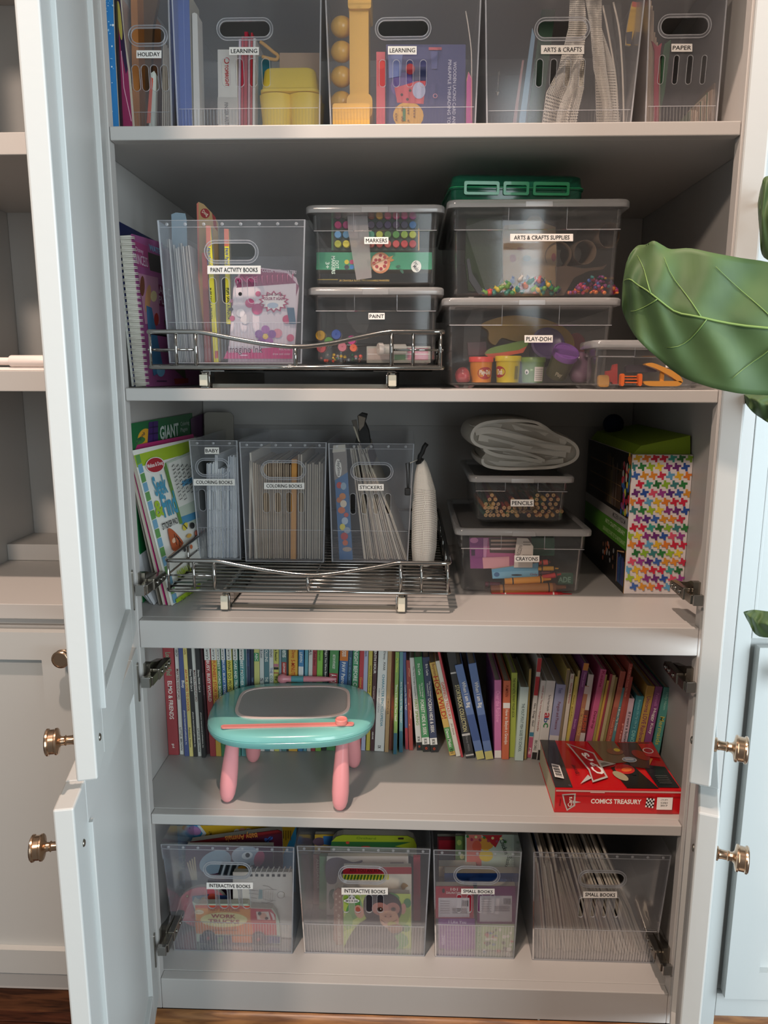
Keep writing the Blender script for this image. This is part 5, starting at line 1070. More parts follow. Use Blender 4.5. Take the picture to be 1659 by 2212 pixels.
# ================================================================= row 3, left side: pads leaning on the cabinet wall
def leanpad(name, label, cat, BL, BRdir, TL, wlen, th, col, its, face=1, pages=None):
    """pad whose face turns to the room's right: BL bottom front corner, BRdir bottom edge direction, TL top front corner"""
    ux = Vector(BRdir).normalized(); uy = (Vector(TL) - Vector(BL)); h = uy.length; uy.normalize()
    M = frame(BL, ux, uy); r = thing(name, label, cat, tuple(BL))
    Mi = Matrix.Translation(-Vector(BL)) @ M
    b = MB(); b.box(0, wlen, 0, h, -.0012, 0, mat(col, .4), Mi); b.obj('cover', r)
    b = MB(); b.box(.001, wlen - .001, .001, h - .001, -th, -.0013, pages or PAGES, Mi); b.obj('pages', r)
    if its: art('cover_print', r, Mi, pxitems(M, its))
    return r, M, h
bl = atz(372, 1308, S3 + .001); br = atz(430, 1272, S3 + .001)
dirp = Vector((.115, 1, 0)).normalized(); tl = at(287, 973, bl.y + .004)
sq = []
for i in range(16):
    t = i / 16; x0 = 290 + (372 - 290) * t; y0 = 985 + (1305 - 985) * t
    sq.append(('p', [(x0 + 2, y0), (x0 + 11, y0 - 4), (x0 + 15.5, y0 + 14), (x0 + 6.5, y0 + 19)], '#6fa0bc' if i % 2 else '#5f9450'))
its = [('p', [(289, 984), (410, 952), (412, 978), (296, 1010)], '#9cb82c')] + sq + [
    ('p', [(356, 1000), (410, 975), (432, 1130), (392, 1130)], '#b8c4b4'), ('p', [(361, 1002), (410, 981), (420, 1080), (372, 1102)], '#dcdcd4'), ('p', [(386, 1118), (425, 1104), (428, 1118), (390, 1134)], '#4a8ab0'), ('p', [(390, 1040), (416, 1030), (420, 1040), (392, 1052)], '#5a9ac0'), ('p', [(350, 1003), (356, 1000), (392, 1130), (386, 1133)], '#5f8a3a'),
    ('e', 332, 1005, 21, 17, '#e8e4e0', -.2), ('e', 332, 1005, 19, 15.5, '#a81f2c', -.2), ('t', 'Melissa & Doug', 315, 1000, 350, 1010, '#f0ece8', 0, .015),
    ('t', 'Seek', 328, 1028, 357, 1068, '#3f94b4', 0, .03), ('t', '&', 330, 1082, 350, 1116, '#9ab82c', 0, .03), ('t', 'Find', 346, 1066, 378, 1112, '#3f94b4', 0, .03), ('t', 'STICKER PAD', 346, 1125, 382, 1138, '#2a2a2a', 0, .02),
    ('p', smooth_closed([(359, 1146), (366, 1143), (380, 1156), (392, 1172), (388, 1180), (376, 1190), (368, 1186)], 3), '#b8582c'), ('e', 372, 1168, 4, 6, '#e8c0a0', .3), ('l', [(376, 1158), (388, 1174)], 1.5, '#2a1a14'), ('l', [(372, 1154), (378, 1178)], 1.2, '#2a1a14'), ('l', [(382, 1162), (384, 1182)], 1.2, '#2a1a14'),
    ('e', 396, 1138, 5, 9, '#d8c83a', .3), ('l', [(392, 1134), (400, 1143)], 1.5, K_), ('e', 411, 1136, 5, 7, '#1e1c1c'), ('e', 404, 1158, 6, 4, '#d8a848', -.6), ('e', 420, 1152, 4, 6, '#a85a48'), ('e', 394, 1188, 3, 5, '#3a3a3a'), ('e', 408, 1182, 3, 5, '#c86a3a'), ('t', 'ANIMALS', 376, 1226, 408, 1244, '#9cb030', 0, .03), ('p', [(376, 1304), (428, 1270), (428, 1258), (374, 1296)], '#9cb82c'), ('t', 'Over 150 stickers', 384, 1280, 424, 1290, '#5a7a1c', 0)] + \
    [('l', [(366 + 9 * (i % 5) + i * .6, 1010 + 16 * (i // 5)), (370 + 9 * (i % 5) + i * .6, 1004 + 16 * (i // 5)), (374 + 9 * (i % 5) + i * .6, 1013 + 16 * (i // 5)), (368 + 9 * (i % 5) + i * .6, 1017 + 16 * (i // 5))], .9, '#4a4a4a') for i in range(22)]
leanpad('sticker_pad', 'white and lime sticker pad with blue handwritten letters and a tiger, leaning left', 'pad', bl, dirp, tl, .27, .008, '#e4e4dc', its)
# pink edged pad right behind it
b2 = bl + Vector((-.011, .002, 0)); t2 = tl + Vector((-.010, .004, .006))
leanpad('sticker_pad', 'pad with a magenta top edge directly behind the lime sticker pad', 'pad', b2, dirp, t2, .28, .007, '#b02a6a', [])
b3 = b2 + Vector((-.010, .0, 0)); t3 = t2 + Vector((-.004, .006, -.012))
leanpad('drawing_pad', 'grey brown backed drawing pad behind the magenta edged pad', 'pad', b3, dirp, t3, .26, .004, '#5a5248', [], pages=mat('#8a8278', .8))
# crumpled loose sheets
r = thing('crumpled_paper', 'bundle of crumpled white paper sheets leaning behind the pads', 'paper', tuple(atz(340, 1300, S3)))
r.location = (b3.x - .012, b3.y + .006, S3 + .0008)
for k in range(3):
    rn = random.Random(k); b = MB(); rows = []
    for i in range(13):
        f = i / 12; x = -.001 - .042 * f ** .75 - .005 * k; row = []
        for j in range(6):
            yv = j / 5 * .20; row.append((x + rn.uniform(-.002, .002) * (1 if 0 < i < 12 else .3) - .008 * math.sin(f * 3.1) * (1 if k else .4), yv - .006 + .004 * k + rn.uniform(-.002, .002) - .010 * math.sin(f * 3.0) * (1 if j == 0 else 0), f * (.205 - .015 * k)))
        rows.append(row)
    vs = [p for row in rows for p in row] + [(p[0] - .0006, p[1], p[2]) for row in rows for p in row]; n_ = 13 * 6; fs = []
    for i in range(12):
        for j in range(5):
            a = i * 6 + j; fs += [(a, a + 1, a + 7, a + 6), (a + n_, a + 6 + n_, a + 7 + n_, a + 1 + n_)]
    b.add(vs, fs, mat('#cfd0d2', .7)); b.obj('sheet', r)
# green giant colouring pad near the wall
Mx = at(276, 915, .11); X0 = -.0315
gb = Vector((X0 + .0065, .0925, S3 + .001)); gt = at(275, 915, .1)
gt.x = max(gt.x, X0 + .001)
its = [('e', 312, 945, 14, 20, '#e2a92c', .35), ('p', [(290, 915), (320, 908), (300, 925), (288, 940)], '#c8b83a') if 0 else ('e', 302, 952, 12, 7, '#3a7a3a', -.4), ('t', 'Crayola', 292, 940, 314, 952, '#1c2a4a', .3, .01),
       ('p', [(321, 912), (341, 909), (341, 955), (318, 962)], '#43246a'), ('l', [(322, 924), (341, 921)], 1, '#2a1444'), ('l', [(321, 938), (341, 935)], 1, '#2a1444'), ('l', [(330, 911), (330, 960)], 1, '#2a1444'),
       ('t', 'GIANT', 345, 917, 386, 946, '#d8e4dc', 0, .03), ('t', 'Coloring', 389, 910, 408, 921, '#b8c8bc', 0), ('t', 'Pages', 389, 923, 404, 934, '#b8c8bc', 0), ('p', [(410, 905), (438, 893), (438, 945), (412, 940)], '#5a3a5a')]
leanpad('colouring_pad', 'dark green giant colouring pad at the back against the cabinet wall', 'pad', gb, (.002, 1, 0), gt, .36, .003, '#1d6a3a', its)
slab('board_tablet', 'grey white rounded board standing at the back behind the narrow bin', 'board', [(441, 1110), (441, 895), (448, 890), (497, 891), (504, 898), (505, 1110)], .50, .006, '#8f8a80', rest=S3)

# ================================================================= row 3, right side
# folded white vinyl cloth: a folded sheet swept along its section
def ribbon(b, pts, th, y0, y1, m, ny=6, wob=.004, seed=1):
    P = smooth_open(pts, 6); L = []; R = []
    for i, p in enumerate(P):
        a = Vector(P[min(i + 1, len(P) - 1)]) - Vector(P[max(i - 1, 0)]); a.normalize(); nn = Vector((-a.y, a.x)) * th / 2
        L.append((p[0] + nn.x, p[1] + nn.y)); R.append((p[0] - nn.x, p[1] - nn.y))
    ring = L + R[::-1]; rings = []
    for j in range(ny + 1):
        f = j / ny; y = y0 + (y1 - y0) * f; e = 1 - .06 * (abs(f - .5) * 2) ** 3
        cx = sum(p[0] for p in ring) / len(ring)
        rings.append([(cx + (x - cx) * e + wob * math.sin(f * 5 + x * 60 + seed), y + .004 * math.sin(x * 70 + seed), z + wob * .35 * math.sin(f * 6 + x * 40 + seed)) for x, z in ring])
    b.loft(rings, m)
Yc = .22
cl = thing('folded_cloth', 'folded white vinyl cloth lying on top of the pencil box', 'cloth', (at(1133, 1018, Yc).x, Yc, at(1133, 1018, Yc).z))
def c2(x, y): v = at(x, y, Yc) - Vector(cl.location); return (v.x, v.z)
VIN = mat('#cfc8bc', .42, bump=.25, bscale=25)
def cp(*p): return [c2(*q) for q in p]
b = MB(); ribbon(b, cp((1036, 991), (1038, 1002), (1060, 1009), (1120, 1013), (1190, 1010), (1236, 1000), (1254, 985), (1252, 965), (1234, 950), (1205, 938), (1178, 922), (1150, 912), (1100, 908), (1050, 912), (1022, 922), (1011, 940), (1016, 956), (1040, 966), (1100, 972), (1150, 985), (1180, 996)), .0055, 0, .19, VIN, wob=.002); b.obj('outer_fold', cl, smooth='auto')
b = MB(); b.poly(smooth_closed(cp((1040, 1001), (1062, 1008), (1120, 1011), (1190, 1008), (1232, 999), (1250, 985), (1249, 967), (1232, 953), (1205, 940), (1176, 925), (1150, 916), (1100, 911), (1052, 915), (1026, 924), (1014, 940), (1018, 952), (1036, 962), (1050, 978), (1042, 990)), 3), -.010, -.175, mat('#b3aca0', .6, bump=.3, bscale=30), FRONT); b.obj('shaded_filler', cl)  # solid filler, coloured darker so gaps between folds read as vinyl in shadow
b = MB(); ribbon(b, cp((1178, 998), (1130, 992), (1080, 985), (1050, 975), (1046, 966)), .007, .006, .18, VIN, wob=.001, seed=2); b.obj('inner_fold', cl, smooth='auto')
b = MB(); ribbon(b, cp((1022, 934), (1060, 930), (1120, 944), (1180, 960), (1240, 972)), .0125, .004, .185, VIN, wob=.001, seed=3); b.obj('inner_fold', cl, smooth='auto')
b = MB(); ribbon(b, cp((1020, 928), (1060, 921), (1110, 922), (1160, 926), (1185, 935), (1228, 962)), .013, .008, .185, VIN, wob=.001, seed=4); b.obj('inner_fold', cl, smooth='auto')
b = MB(); ribbon(b, cp((1030, 946), (1070, 953), (1140, 970), (1232, 983)), .012, .010, .185, VIN, wob=.001, seed=5); b.obj('inner_fold', cl, smooth='auto')
b = MB(); ribbon(b, cp((1044, 1001), (1090, 1002), (1150, 1003), (1225, 996)), .010, .008, .185, VIN, wob=.001, seed=6); b.obj('inner_fold', cl, smooth='auto')
b = MB(); ribbon(b, cp((1042, 960), (1055, 968), (1110, 978), (1170, 993), (1215, 990)), .011, .012, .185, VIN, wob=.001, seed=7); b.obj('inner_fold', cl, smooth='auto')

# patterned gift style craft library box
A = at(1347, 1283, .186); Bq = at(1474, 1287, .186); Tq = at(1367, 982, .186); T4 = at(1501, 982, .186)
A.z = S3 + .0005; w = Bq.x - A.x; h = Tq.z - A.z
gx = thing('craft_box', 'tall craft box with a colourful pinwheel patterned end panel', 'box', tuple(A), (0, 0, radians(0)))
GW = mat('#e9dfdc', .4); dp = .33
b = MB(); b.box(0, w, 0, dp, .0, h, GW); b.obj('box_body', gx, bevel=.0008)
b = MB(); b.loft([[(.004, .010, h + .0002), (w - .002, .010, h + .0002), (w - .002, dp, h + .0002), (.004, dp, h + .0002)], [(.018, .012, h + .015), (w - .004, .012, h + .034), (w - .004, dp, h + .034), (.018, dp, h + .018)]], mat('#8aa61e', .6)); lab(b.obj('lining', gx), 'lime green inner box rising above the patterned sleeve')
cols = ['#e0b02c', '#dd7a2c', '#c8243c', '#cc2440', '#3a9a8c', '#2a6a34', '#8ab030', '#3a7a78', '#2f7a3c', '#9ab82c', '#e6c838', '#8a2f7a', '#6a2a70', '#2a4f9a', '#d8506a', '#9a3a88', '#5a2a78', '#3a62a8', '#d8902c', '#e08a30', '#c83048', '#5fa0c4']
it = []; u = .0152
def pin(cx, cy, c):
    a = u * .262
    for q in ([(-a, -a), (a, -a), (a, a), (-a, a)], [(-a, a * .95), (-a * .0, a * .95), (-a * .0, a * 1.9), (-a, a * 1.9)], [(0, -a * 1.9), (a, -a * 1.9), (a, -a * .95), (0, -a * .95)], [(a * .95, 0), (a * 1.9, 0), (a * 1.9, a), (a * .95, a)], [(-a * 1.9, -a), (-a * .95, -a), (-a * .95, 0), (-a * 1.9, 0)]):
        pts = [(min(max(cx + x, .0005), w - .0005), min(max(cy + y, .0005), h - .0005)) for x, y in q]
        it.append(('p', pts, c))
nr = int(h / (u * 1.05)) + 1
for i in range(nr):
    for j in range(8):
        cx = j * u * 1.02 + (.004 if i % 2 else .010) - (i % 4) * .001; cy = h - .006 - i * u * 1.05
        if cy < .004 or cx > w - .002 or cx < .002: continue
        pin(cx, cy, cols[(i * 7 + j + (i // 2) * 3) % len(cols)])
art('pattern_print', gx, FRONT, it, rough=.35, step=.00001, start=12)
# long side: photo of shelves, grey and green title bands
SD = Matrix(((0, 0, -1, 0), (-1, 0, 0, dp), (0, 1, 0, 0), (0, 0, 0, 1)))
it = [('r', 0, 0, dp, h, '#1c1a18'), ('r', dp - .004, 0, dp, h, '#c08a4a'), ('r', 0, .122, dp, .142, '#9a9894'), ('r', 0, .082, dp, .1215, '#4f8a2a')]
it += [('t', 'MODERN WISDOM', dp - .06, .1325, .085, .010, '#2a2a2a'), ('t', 'ARTS CRAFTS LIBRARY', dp - .085, .111, .14, .009, '#c8d8b0'), ('t', "LIBRAIRIE D'ART ET D'ARTISANAT", dp - .09, .093, .16, .009, '#b0cf90')]
rn = random.Random(12)
for i in range(46): it.append(('e', dp - rn.uniform(.004, .05), rn.uniform(.148, h - .004), rn.uniform(.004, .008), rn.uniform(.005, .010), rn.choice(['#c83a4a', '#3a8a9a', '#d8c03a', '#3a5a9a', '#d8783a', '#8a3a7a', '#c8c0b8', '#4a9a5a', '#b02a3a'])))
for i in range(14): it.append(('r', dp - .06 - i * .008, .15, dp - .0555 - i * .008, .15 + rn.uniform(.06, .10), rn.choice(['#6a5a44', '#8a7a5c', '#5a4434', '#7a6a60'])))
for k in (.16, .19, .22): it.append(('r', .03, k + .004, dp - .058, k + .0055, '#8a6a48'))
for i in range(20): it.append(('r', dp - .052 + i * .0024, .012, dp - .0505 + i * .0024, .066 + rn.uniform(-.006, .004), rn.choice(['#5a4a9a', '#3a7ab0', '#4a3a7a', '#8a5aa0', '#2a5a8a'])))
it += [('l', [(dp - .05, .01), (dp - .054, .07), (dp - .01, .078)], .003, '#c8a074')]
for i in range(16): it.append(('e', dp - rn.uniform(.07, .16), rn.uniform(.03, .07), .005, .005, rn.choice(['#6a4a3a', '#8a8a8a', '#a85a3a'])))
art('side_print', gx, SD, it, step=.00001, start=12)
bb = thing('yarn_ball', 'dark blue ball of yarn resting on the craft box lining', 'yarn', (A.x + .040, .47, A.z + h + .0145))
b = MB(); b.lathe([(.0001, 0)] + [(.022 * sin(pi * k / 12), .022 - .022 * cos(pi * k / 12)) for k in range(1, 12)] + [(.0001, .044)], mat('#0c1c38', .9, bump=1, bscale=150), 20); b.obj('ball', bb, smooth=True)

# crayon box contents
Yk = .185; Zk = S3 + .009
slab('crayon_pack', 'pink and purple crayon pack with a clear window', 'crayon pack', [(1016, 1228), (1150, 1225), (1148, 1160), (1014, 1162)], Yk + .02, .018, '#b05a86', [('p', [(1014, 1162), (1045, 1161), (1046, 1228), (1016, 1228)], '#8a3a7c'), ('p', [(1056, 1162), (1148, 1160), (1149, 1196), (1058, 1194)], '#4a3c38'), ('r', 1060, 1166, 1130, 1170, '#c8a890'), ('r', 1060, 1174, 1130, 1178, '#b89a90'), ('r', 1060, 1183, 1130, 1188, '#a88a8a'), ('p', [(1042, 1204), (1100, 1202), (1100, 1226), (1044, 1228)], '#e0a0a8'), ('e', 1024, 1167, 9, 6, '#d080b0'), ('r', 1018, 1187, 1026, 1200, '#3a1a3a'), ('p', [(1044, 1162), (1054, 1162), (1050, 1204), (1044, 1204)], '#c88ab0')])
slab('folded_flap', 'white creased cardboard flap with torn edge in the crayon box', 'card', [(1110, 1226), (1150, 1226), (1152, 1180), (1140, 1163), (1117, 1162), (1113, 1190)], Yk + .008, .002, '#d8cec4', [('t', 'FROZEN', 1118, 1178, 1126, 1204, '#5a5048', pi / 2 - .2), ('r', 1130, 1170, 1146, 1172, '#8a8078'), ('r', 1130, 1176, 1146, 1178, '#8a8078'), ('t', 'CRAYONS', 1128, 1198, 1148, 1203, '#5a5048')])
slab('crayon_pack', 'pale blue crayon pack with a hanging slot', 'crayon pack', [(1064, 1250), (1163, 1248), (1163, 1216), (1062, 1230)], Yk + .012, .014, '#5fa4c8', [('p', [(1064, 1236), (1163, 1232), (1163, 1247), (1064, 1249)], '#7ab8d8'), ('e', 1073, 1241, 6, 5, '#3a6a9a'), ('e', 1116, 1242, 12, 2, '#243a4a'), ('t', 'Only', 1145, 1238, 1161, 1244, '#8a4a6a')])
slab('crayon_pack', 'dark green crayon box behind the pink pack', 'crayon pack', R4(1148, 1162, 1198, 1200), Yk + .05, .02, '#1f5a40')
slab('crayon_pack', 'dark green label card with pale outlined letters at the right', 'card', R4(1205, 1238, 1238, 1262), Yk + .02, .004, '#2a5a48', [('t', 'ADE', 1206, 1246, 1233, 1258, '#8ab0a0', 0, .02)])
def stick(name, label, cat, xa, ya, xb, yb, Y, r_, col, band=None, txt=None, tip=.02, group=None, wrap=None):
    A_ = at(xa, ya, Y); B_ = at(xb, yb, Y); L = (B_ - A_).length; q = Vector((0, 0, 1)).rotation_difference((B_ - A_).normalized()).to_euler()
    t_ = thing(name, label, cat, tuple(A_), tuple(q), group)
    b = MB(); b.lathe([(r_, tip * 0), (r_, L - tip), (r_ * .55, L - tip * .8), (r_ * .35, L)], mat(col, .5), 16); b.obj('wax', t_, smooth='auto')
    if wrap:
        b = MB(); b.lathe([(r_ * 1.07, L * .12), (r_ * 1.07, L * .82)], mat(wrap, .5), 16, cap=(False, False))
        for f in (.16, .76): b.lathe([(r_ * 1.10, L * f), (r_ * 1.10, L * f + .0025)], mat(band or K_, .5), 16, cap=(False, False))
        b.obj('wrapper', t_, smooth='auto')
    return t_
stick('crayon', 'fat worn brown crayon with a tan wrapper lying across the crayon box', 'crayon', 1060, 1274, 1222, 1268, Yk, .0085, '#7a4a30', '#2a1a14', wrap='#a8703a')
stick('crayon', 'long red crayon lowest in the crayon box', 'crayon', 1062, 1282, 1235, 1284, Yk - .004, .0045, '#a02028', '#e8d8d0', wrap='#b82a34')
stick('crayon', 'orange crayon above the fat brown one', 'crayon', 1090, 1256, 1190, 1251, Yk + .004, .006, '#d08a2a', wrap='#d8922c')
stick('crayon', 'bright red crayon with pointed tip right of the blue pack', 'crayon', 1160, 1250, 1212, 1240, Yk + .01, .0045, '#b8242c', wrap='#c22c34')
stick('crayon', 'ochre crayon with pointed tip in the crayon box', 'crayon', 1162, 1228, 1206, 1228, Yk + .014, .004, '#c8922c', wrap='#c09030')
stick('crayon', 'coral crayon higher than the others at right', 'crayon', 1166, 1216, 1188, 1214, Yk + .02, .005, '#b84038', wrap='#c04a40')
stick('crayon', 'violet brown crayon under the ochre one', 'crayon', 1160, 1238, 1196, 1236, Yk + .02, .005, '#5a2a3a', wrap='#6a3444')
stick('crayon', 'dark plum crayon left of the fat brown one', 'crayon', 1048, 1262, 1090, 1264, Yk + .022, .005, '#5a1f34', wrap='#5a1f34')
# pencils: ends facing out
rn = random.Random(21); k = 0
pz = z3 + .008
pcol = ['#a8502c', '#7a2a2a', '#b8863a', '#2a5a44', '#2a3a6a', '#5a3a24', '#8a2a4a', '#b86a2c', '#3a6a3a', '#c8a04a', '#6a2a5a', '#a02a2a']
rows = [(1125, [(1108, 1145)] * 0 + [1118, 1142, 1182]), (1113, [1050, 1058, 1067, 1077, 1088, 1096, 1116, 1142, 1160, 1168, 1182, 1194]), (1105, [1052, 1061, 1073, 1082, 1098, 1106, 1115, 1123, 1131, 1139, 1147, 1156, 1172, 1186, 1205, 1213]), (1097, [1049, 1056, 1063, 1073, 1090, 1100, 1112, 1124, 1135, 1150, 1163, 1178, 1192]), (1089, [1050, 1066, 1076, 1110, 1126, 1140, 1160, 1172, 1188, 1200]), (1079, [1058, 1070, 1160, 1176, 1190, 1206, 1148, 1108]), (1070, [1062, 1160, 1182, 1196])]
PN = ['rust', 'maroon', 'mustard', 'dark green', 'navy', 'dark brown', 'crimson', 'orange', 'mid green', 'gold', 'plum', 'bright red']
def hexa(r_, n=6): return [(r_ * cos(2 * pi * i / n), r_ * sin(2 * pi * i / n)) for i in range(n)]
PYM = Matrix(((1, 0, 0, 0), (0, 0, 1, 0), (0, 1, 0, 0), (0, 0, 0, 1)))
proto = {}
for y, xs in rows:
    for x in xs:
        x += rn.uniform(-1, 1); Yp = .222 + rn.uniform(0, .015); c = pcol[k % len(pcol)]
        P = at(x, y, Yp)
        if c not in proto:
            b = MB(); b.plate([hexa(.0038), hexa(.0010, 8)[::-1]], 0, .165, mat('#b08a5a', .6), PYM); m1 = b.obj('wood'); b2_ = MB(); b2_.plate([hexa(.0040), hexa(.0037)[::-1]], .0008, .165, mat(c, .4), PYM); m2 = b2_.obj('coat')
            b3_ = MB(); b3_.lathe([(.0011, 0), (.0011, .004)], mat(c, .5), 8, PYM); m3 = b3_.obj('lead'); proto[c] = (m1.data, m2.data, m3.data)
            for q in (m1, m2, m3): bpy.data.objects.remove(q)
        t_ = thing('pencil', '%s coated colouring pencil lying end out in the pencil box' % PN[pcol.index(c)], 'pencil', tuple(P), (rn.uniform(-.02, .05), rn.uniform(0, 1), rn.uniform(-.06, .06)), '%s pencils lying end out in the pencil box' % PN[pcol.index(c)])
        t_.location.z = max(P.z, pz + .004)
        for nm, me in zip(('wood', 'coat', 'lead'), proto[c]): o = bpy.data.objects.new(nm, me); COL.objects.link(o); o.parent = t_
        k += 1

# ================================================================= row 2, left: spiral books
sb = Vector(at(303, 835, .09)); sb.z = S2 + .001; sb.x = at(345, 834, .09).x - .022
tlv = at(284, 506, .088)
its = [('p', [(284, 505), (350, 524), (380, 680), (405, 830), (345, 833)], '#a85c90'), ('p', [(318, 544), (350, 555), (352, 592), (324, 584)], '#4a4440'), ('p', [(289, 520), (318, 532), (322, 580), (296, 575)], '#b04a80'),
       ('t', 'Disney', 293, 536, 309, 548, '#e8c8dc', 0), ('t', 'PRINCESS', 289, 552, 318, 572, '#ecd4e4', 0), ('t', 'WATER', 322, 534, 350, 546, '#8ac0e0', 0, .04), ('p', [(330, 610), (372, 625), (380, 672), (342, 660)], '#7c1c50'), ('t', 'MAGIC', 335, 620, 368, 636, '#d8c0cc', 0), ('t', 'PLAY', 343, 642, 366, 658, '#d8c0cc', 0),
       ('p', [(297, 590), (340, 600), (344, 700), (312, 700)], '#c890a8'), ('e', 306, 618, 5, 22, '#7a4a34'), ('e', 318, 645, 6, 30, '#d8a070', .1), ('p', [(314, 660), (326, 665), (352, 800), (330, 812), (322, 760)], '#4a80a8'), ('e', 336, 690, 5, 14, '#b83a2c'), ('e', 330, 640, 7, 12, '#e8d8a0'), ('p', [(352, 690), (388, 720), (400, 820), (376, 800)], '#5a5a40'), ('p', [(374, 818), (404, 817), (405, 827), (376, 830)], '#a8342c'), ('e', 345, 800, 9, 14, '#7ab0d0'), ('r', 336, 822, 358, 825, '#5a3a5a'), ('e', 366, 680, 9, 12, '#9a8a98')]
r, M, h = leanpad('spiral_book', 'pink and purple ring bound activity book leaning on the left wall', 'book', sb, (.06, 1, 0), tlv, .27, .020, '#a85c90', its, pages=mat('#d2cfc2', .7))
Mi = Matrix.Translation(-sb) @ M
RG = mat('#e8e4d8', .3); me = None
for i in range(26):
    v = h * (i + .6) / 26.2
    if me is None:
        b = MB()
        for dv in (-.0012, .0012): b.tube([(.006, dv, .001), (.002, dv, .0035), (-.004, dv, .001), (-.006, dv, -.010), (-.004, dv, -.020), (.002, dv, -.0225), (.006, dv, -.0215)], .0008, RG, 5)
        o = b.obj('binding_ring', r, smooth=True); me = o.data
    else: o = bpy.data.objects.new('binding_ring', me); COL.objects.link(o); o.parent = r
    o.matrix_local = Mi @ Matrix.Translation((0, v, 0))
b_ = Vector((sb.x - .012, sb.y + .03, S2 + .001)); t_ = at(247, 476, b_.y - .03); t_.x = max(t_.x, -.030)
leanpad('picture_book', 'dark navy covered pad behind the ring bound pink book', 'pad', b_ - Vector((.008, .03, 0)), (.0, 1, 0), t_, .34, .006, '#161f4c', [], pages=mat('#c8c8c0', .7))

# row 2 bin contents
Bq2 = ZB1 + .0024; Y2 = YB1 + .012
rn = random.Random(31)
for i in range(15):
    f = i / 14; leaflet('booklet', 'thin white booklet leaning at the left of the middle shelf bin', 'booklet', 'white booklets in the upper basket bin', 386 + 52 * f, 774, 366 + 46 * f + rn.uniform(-2, 2), 520 + 12 * rn.random() - (0 if i else 15) + 20 * abs(f - .5), 3.2, Y2 + rn.uniform(.01, .03), .22, ('#c8c8c8', rn.choice(['#cfccc6', '#bdbab4', '#dcdad4']), '#b0b0b4'), Bq2)
slab('paper_sheet', 'pale blue sheet corner sticking up from the middle shelf bin', 'paper', [(372, 560), (370, 463), (380, 459), (400, 461), (403, 475), (405, 560)], Y2 + .03, .002, '#7f929e')
slab('activity_pad', 'tan pad with a red oval logo sticking up behind the bin front', 'pad', [(432, 770), (425, 440), (429, 436), (440, 441), (458, 460), (470, 480), (476, 770)], Y2 + .045, .01, '#a8885c', [('e', 443, 461, 10, 11, '#8a2024', -.6), ('t', 'Doug', 436, 456, 450, 466, '#d8c8b0', -.6), ('p', [(425, 440), (429, 437), (434, 770), (431, 770)], '#c06a5a'), ('p', [(458, 460), (466, 470), (470, 500), (462, 490)], '#8a2a2c')], rest=Bq2)
for xx, lb_ in ((446, 'yellow and red spined pad left of its twin behind the name tape'), (485, 'yellow and red spined pad right of its twin behind the name tape')):
    s_ = .10 if xx < 460 else .03
    slab('activity_pad', lb_, 'pad', [(xx + 16 if xx < 460 else xx + 4, 776 if xx < 460 else 700), (xx + 26 if xx < 460 else xx + 14, 776 if xx < 460 else 700), (xx + 9, 488 + (xx > 460) * 7), (xx - 1, 487 + (xx > 460) * 7)], Y2 + .004 + (xx > 460) * .002, .012, '#d8cf3a', [
        ('p', [(xx - 1, 487 + (xx > 460) * 7), (xx + 9, 488 + (xx > 460) * 7), (xx + 9.5, 532), (xx - .5, 532)], '#b86a5a'), ('t', 'PAW Patrol', xx + 1, 536, xx + 9, 572, '#2a4a9a', -pi / 2, .02), ('t', 'PUPS SAVE A PINATA', xx + 5, 622, xx + 12, 690, K_, -pi / 2, .02)] + ([('r', 464, 758, 471, 774, '#b8342c')] if xx < 460 else []), rest=Bq2 if xx < 460 else None)
o = slab('ring_pad', 'red wire bound pad left of the yellow spines', 'pad', [(442, 774), (456, 774), (447, 546), (436, 546)], Y2 + .02, .02, '#8a3a3c', rest=Bq2)
for i in range(24):
    pass
sp_ = [('p', [(494, 775), (632, 775), (645, 625), (620, 602), (560, 598), (505, 620)], '#d4c4c8'), ('p', [(500, 660), (636, 652), (646, 618), (620, 590), (560, 580), (520, 590)], '#8a4a66'), ('p', [(506, 622), (640, 612), (636, 775), (494, 775)], '#d8ccd0'), ('t', 'COLOR WITH WATER!', 566, 582, 640, 590, '#c8b8c0', -.06, .03), ('t', 'MINNIE', 508, 598, 555, 610, '#c85a8a', 0, .03)]
sp_ += [('e', x, y, a, a, c) for x, y, a, c in ((519, 635, 4, K_), (500, 668, 4, '#3a3a40'), (502, 688, 6, '#b05070'), (558, 635, 6, '#c04a72'), (500, 650, 4, '#b06a80'), (540, 655, 10, '#c05a80'), (556, 668, 12, '#b84878'), (530, 690, 10, '#d8d0d0'), (520, 676, 9, '#e8e0e0'), (600, 720, 10, '#d8909c'), (560, 722, 9, '#8a5a9a'), (574, 712, 9, '#a86aa8'), (588, 722, 9, '#8a5a9a'), (582, 738, 9, '#a86aa8'), (566, 738, 9, '#8a5a9a'), (574, 727, 6, '#e0c060'), (620, 690, 9, '#c04a70'), (628, 730, 8, '#c85a78'))]
star = [(592 + (34 if i % 2 else 26) * cos(2 * pi * i / 28), 652 + (24 if i % 2 else 17) * sin(2 * pi * i / 28)) for i in range(28)]
sp_ += [('p', star, '#a84a6a'), ('p', [(592 + (x - 592) * .82, 652 + (y - 652) * .82) for x, y in star], '#e2dcd8'), ('t', 'Let it Dry &', 576, 634, 612, 641, '#6a4a58', 0, .03), ('t', 'COLOR IT AGAIN!', 570, 642, 616, 649, '#8a3a5c', 0, .04), ('e', 590, 660, 12, 6, '#a8b8c8'), ('p', [(620, 665), (636, 665), (640, 700), (626, 700)], '#4a6a80')]
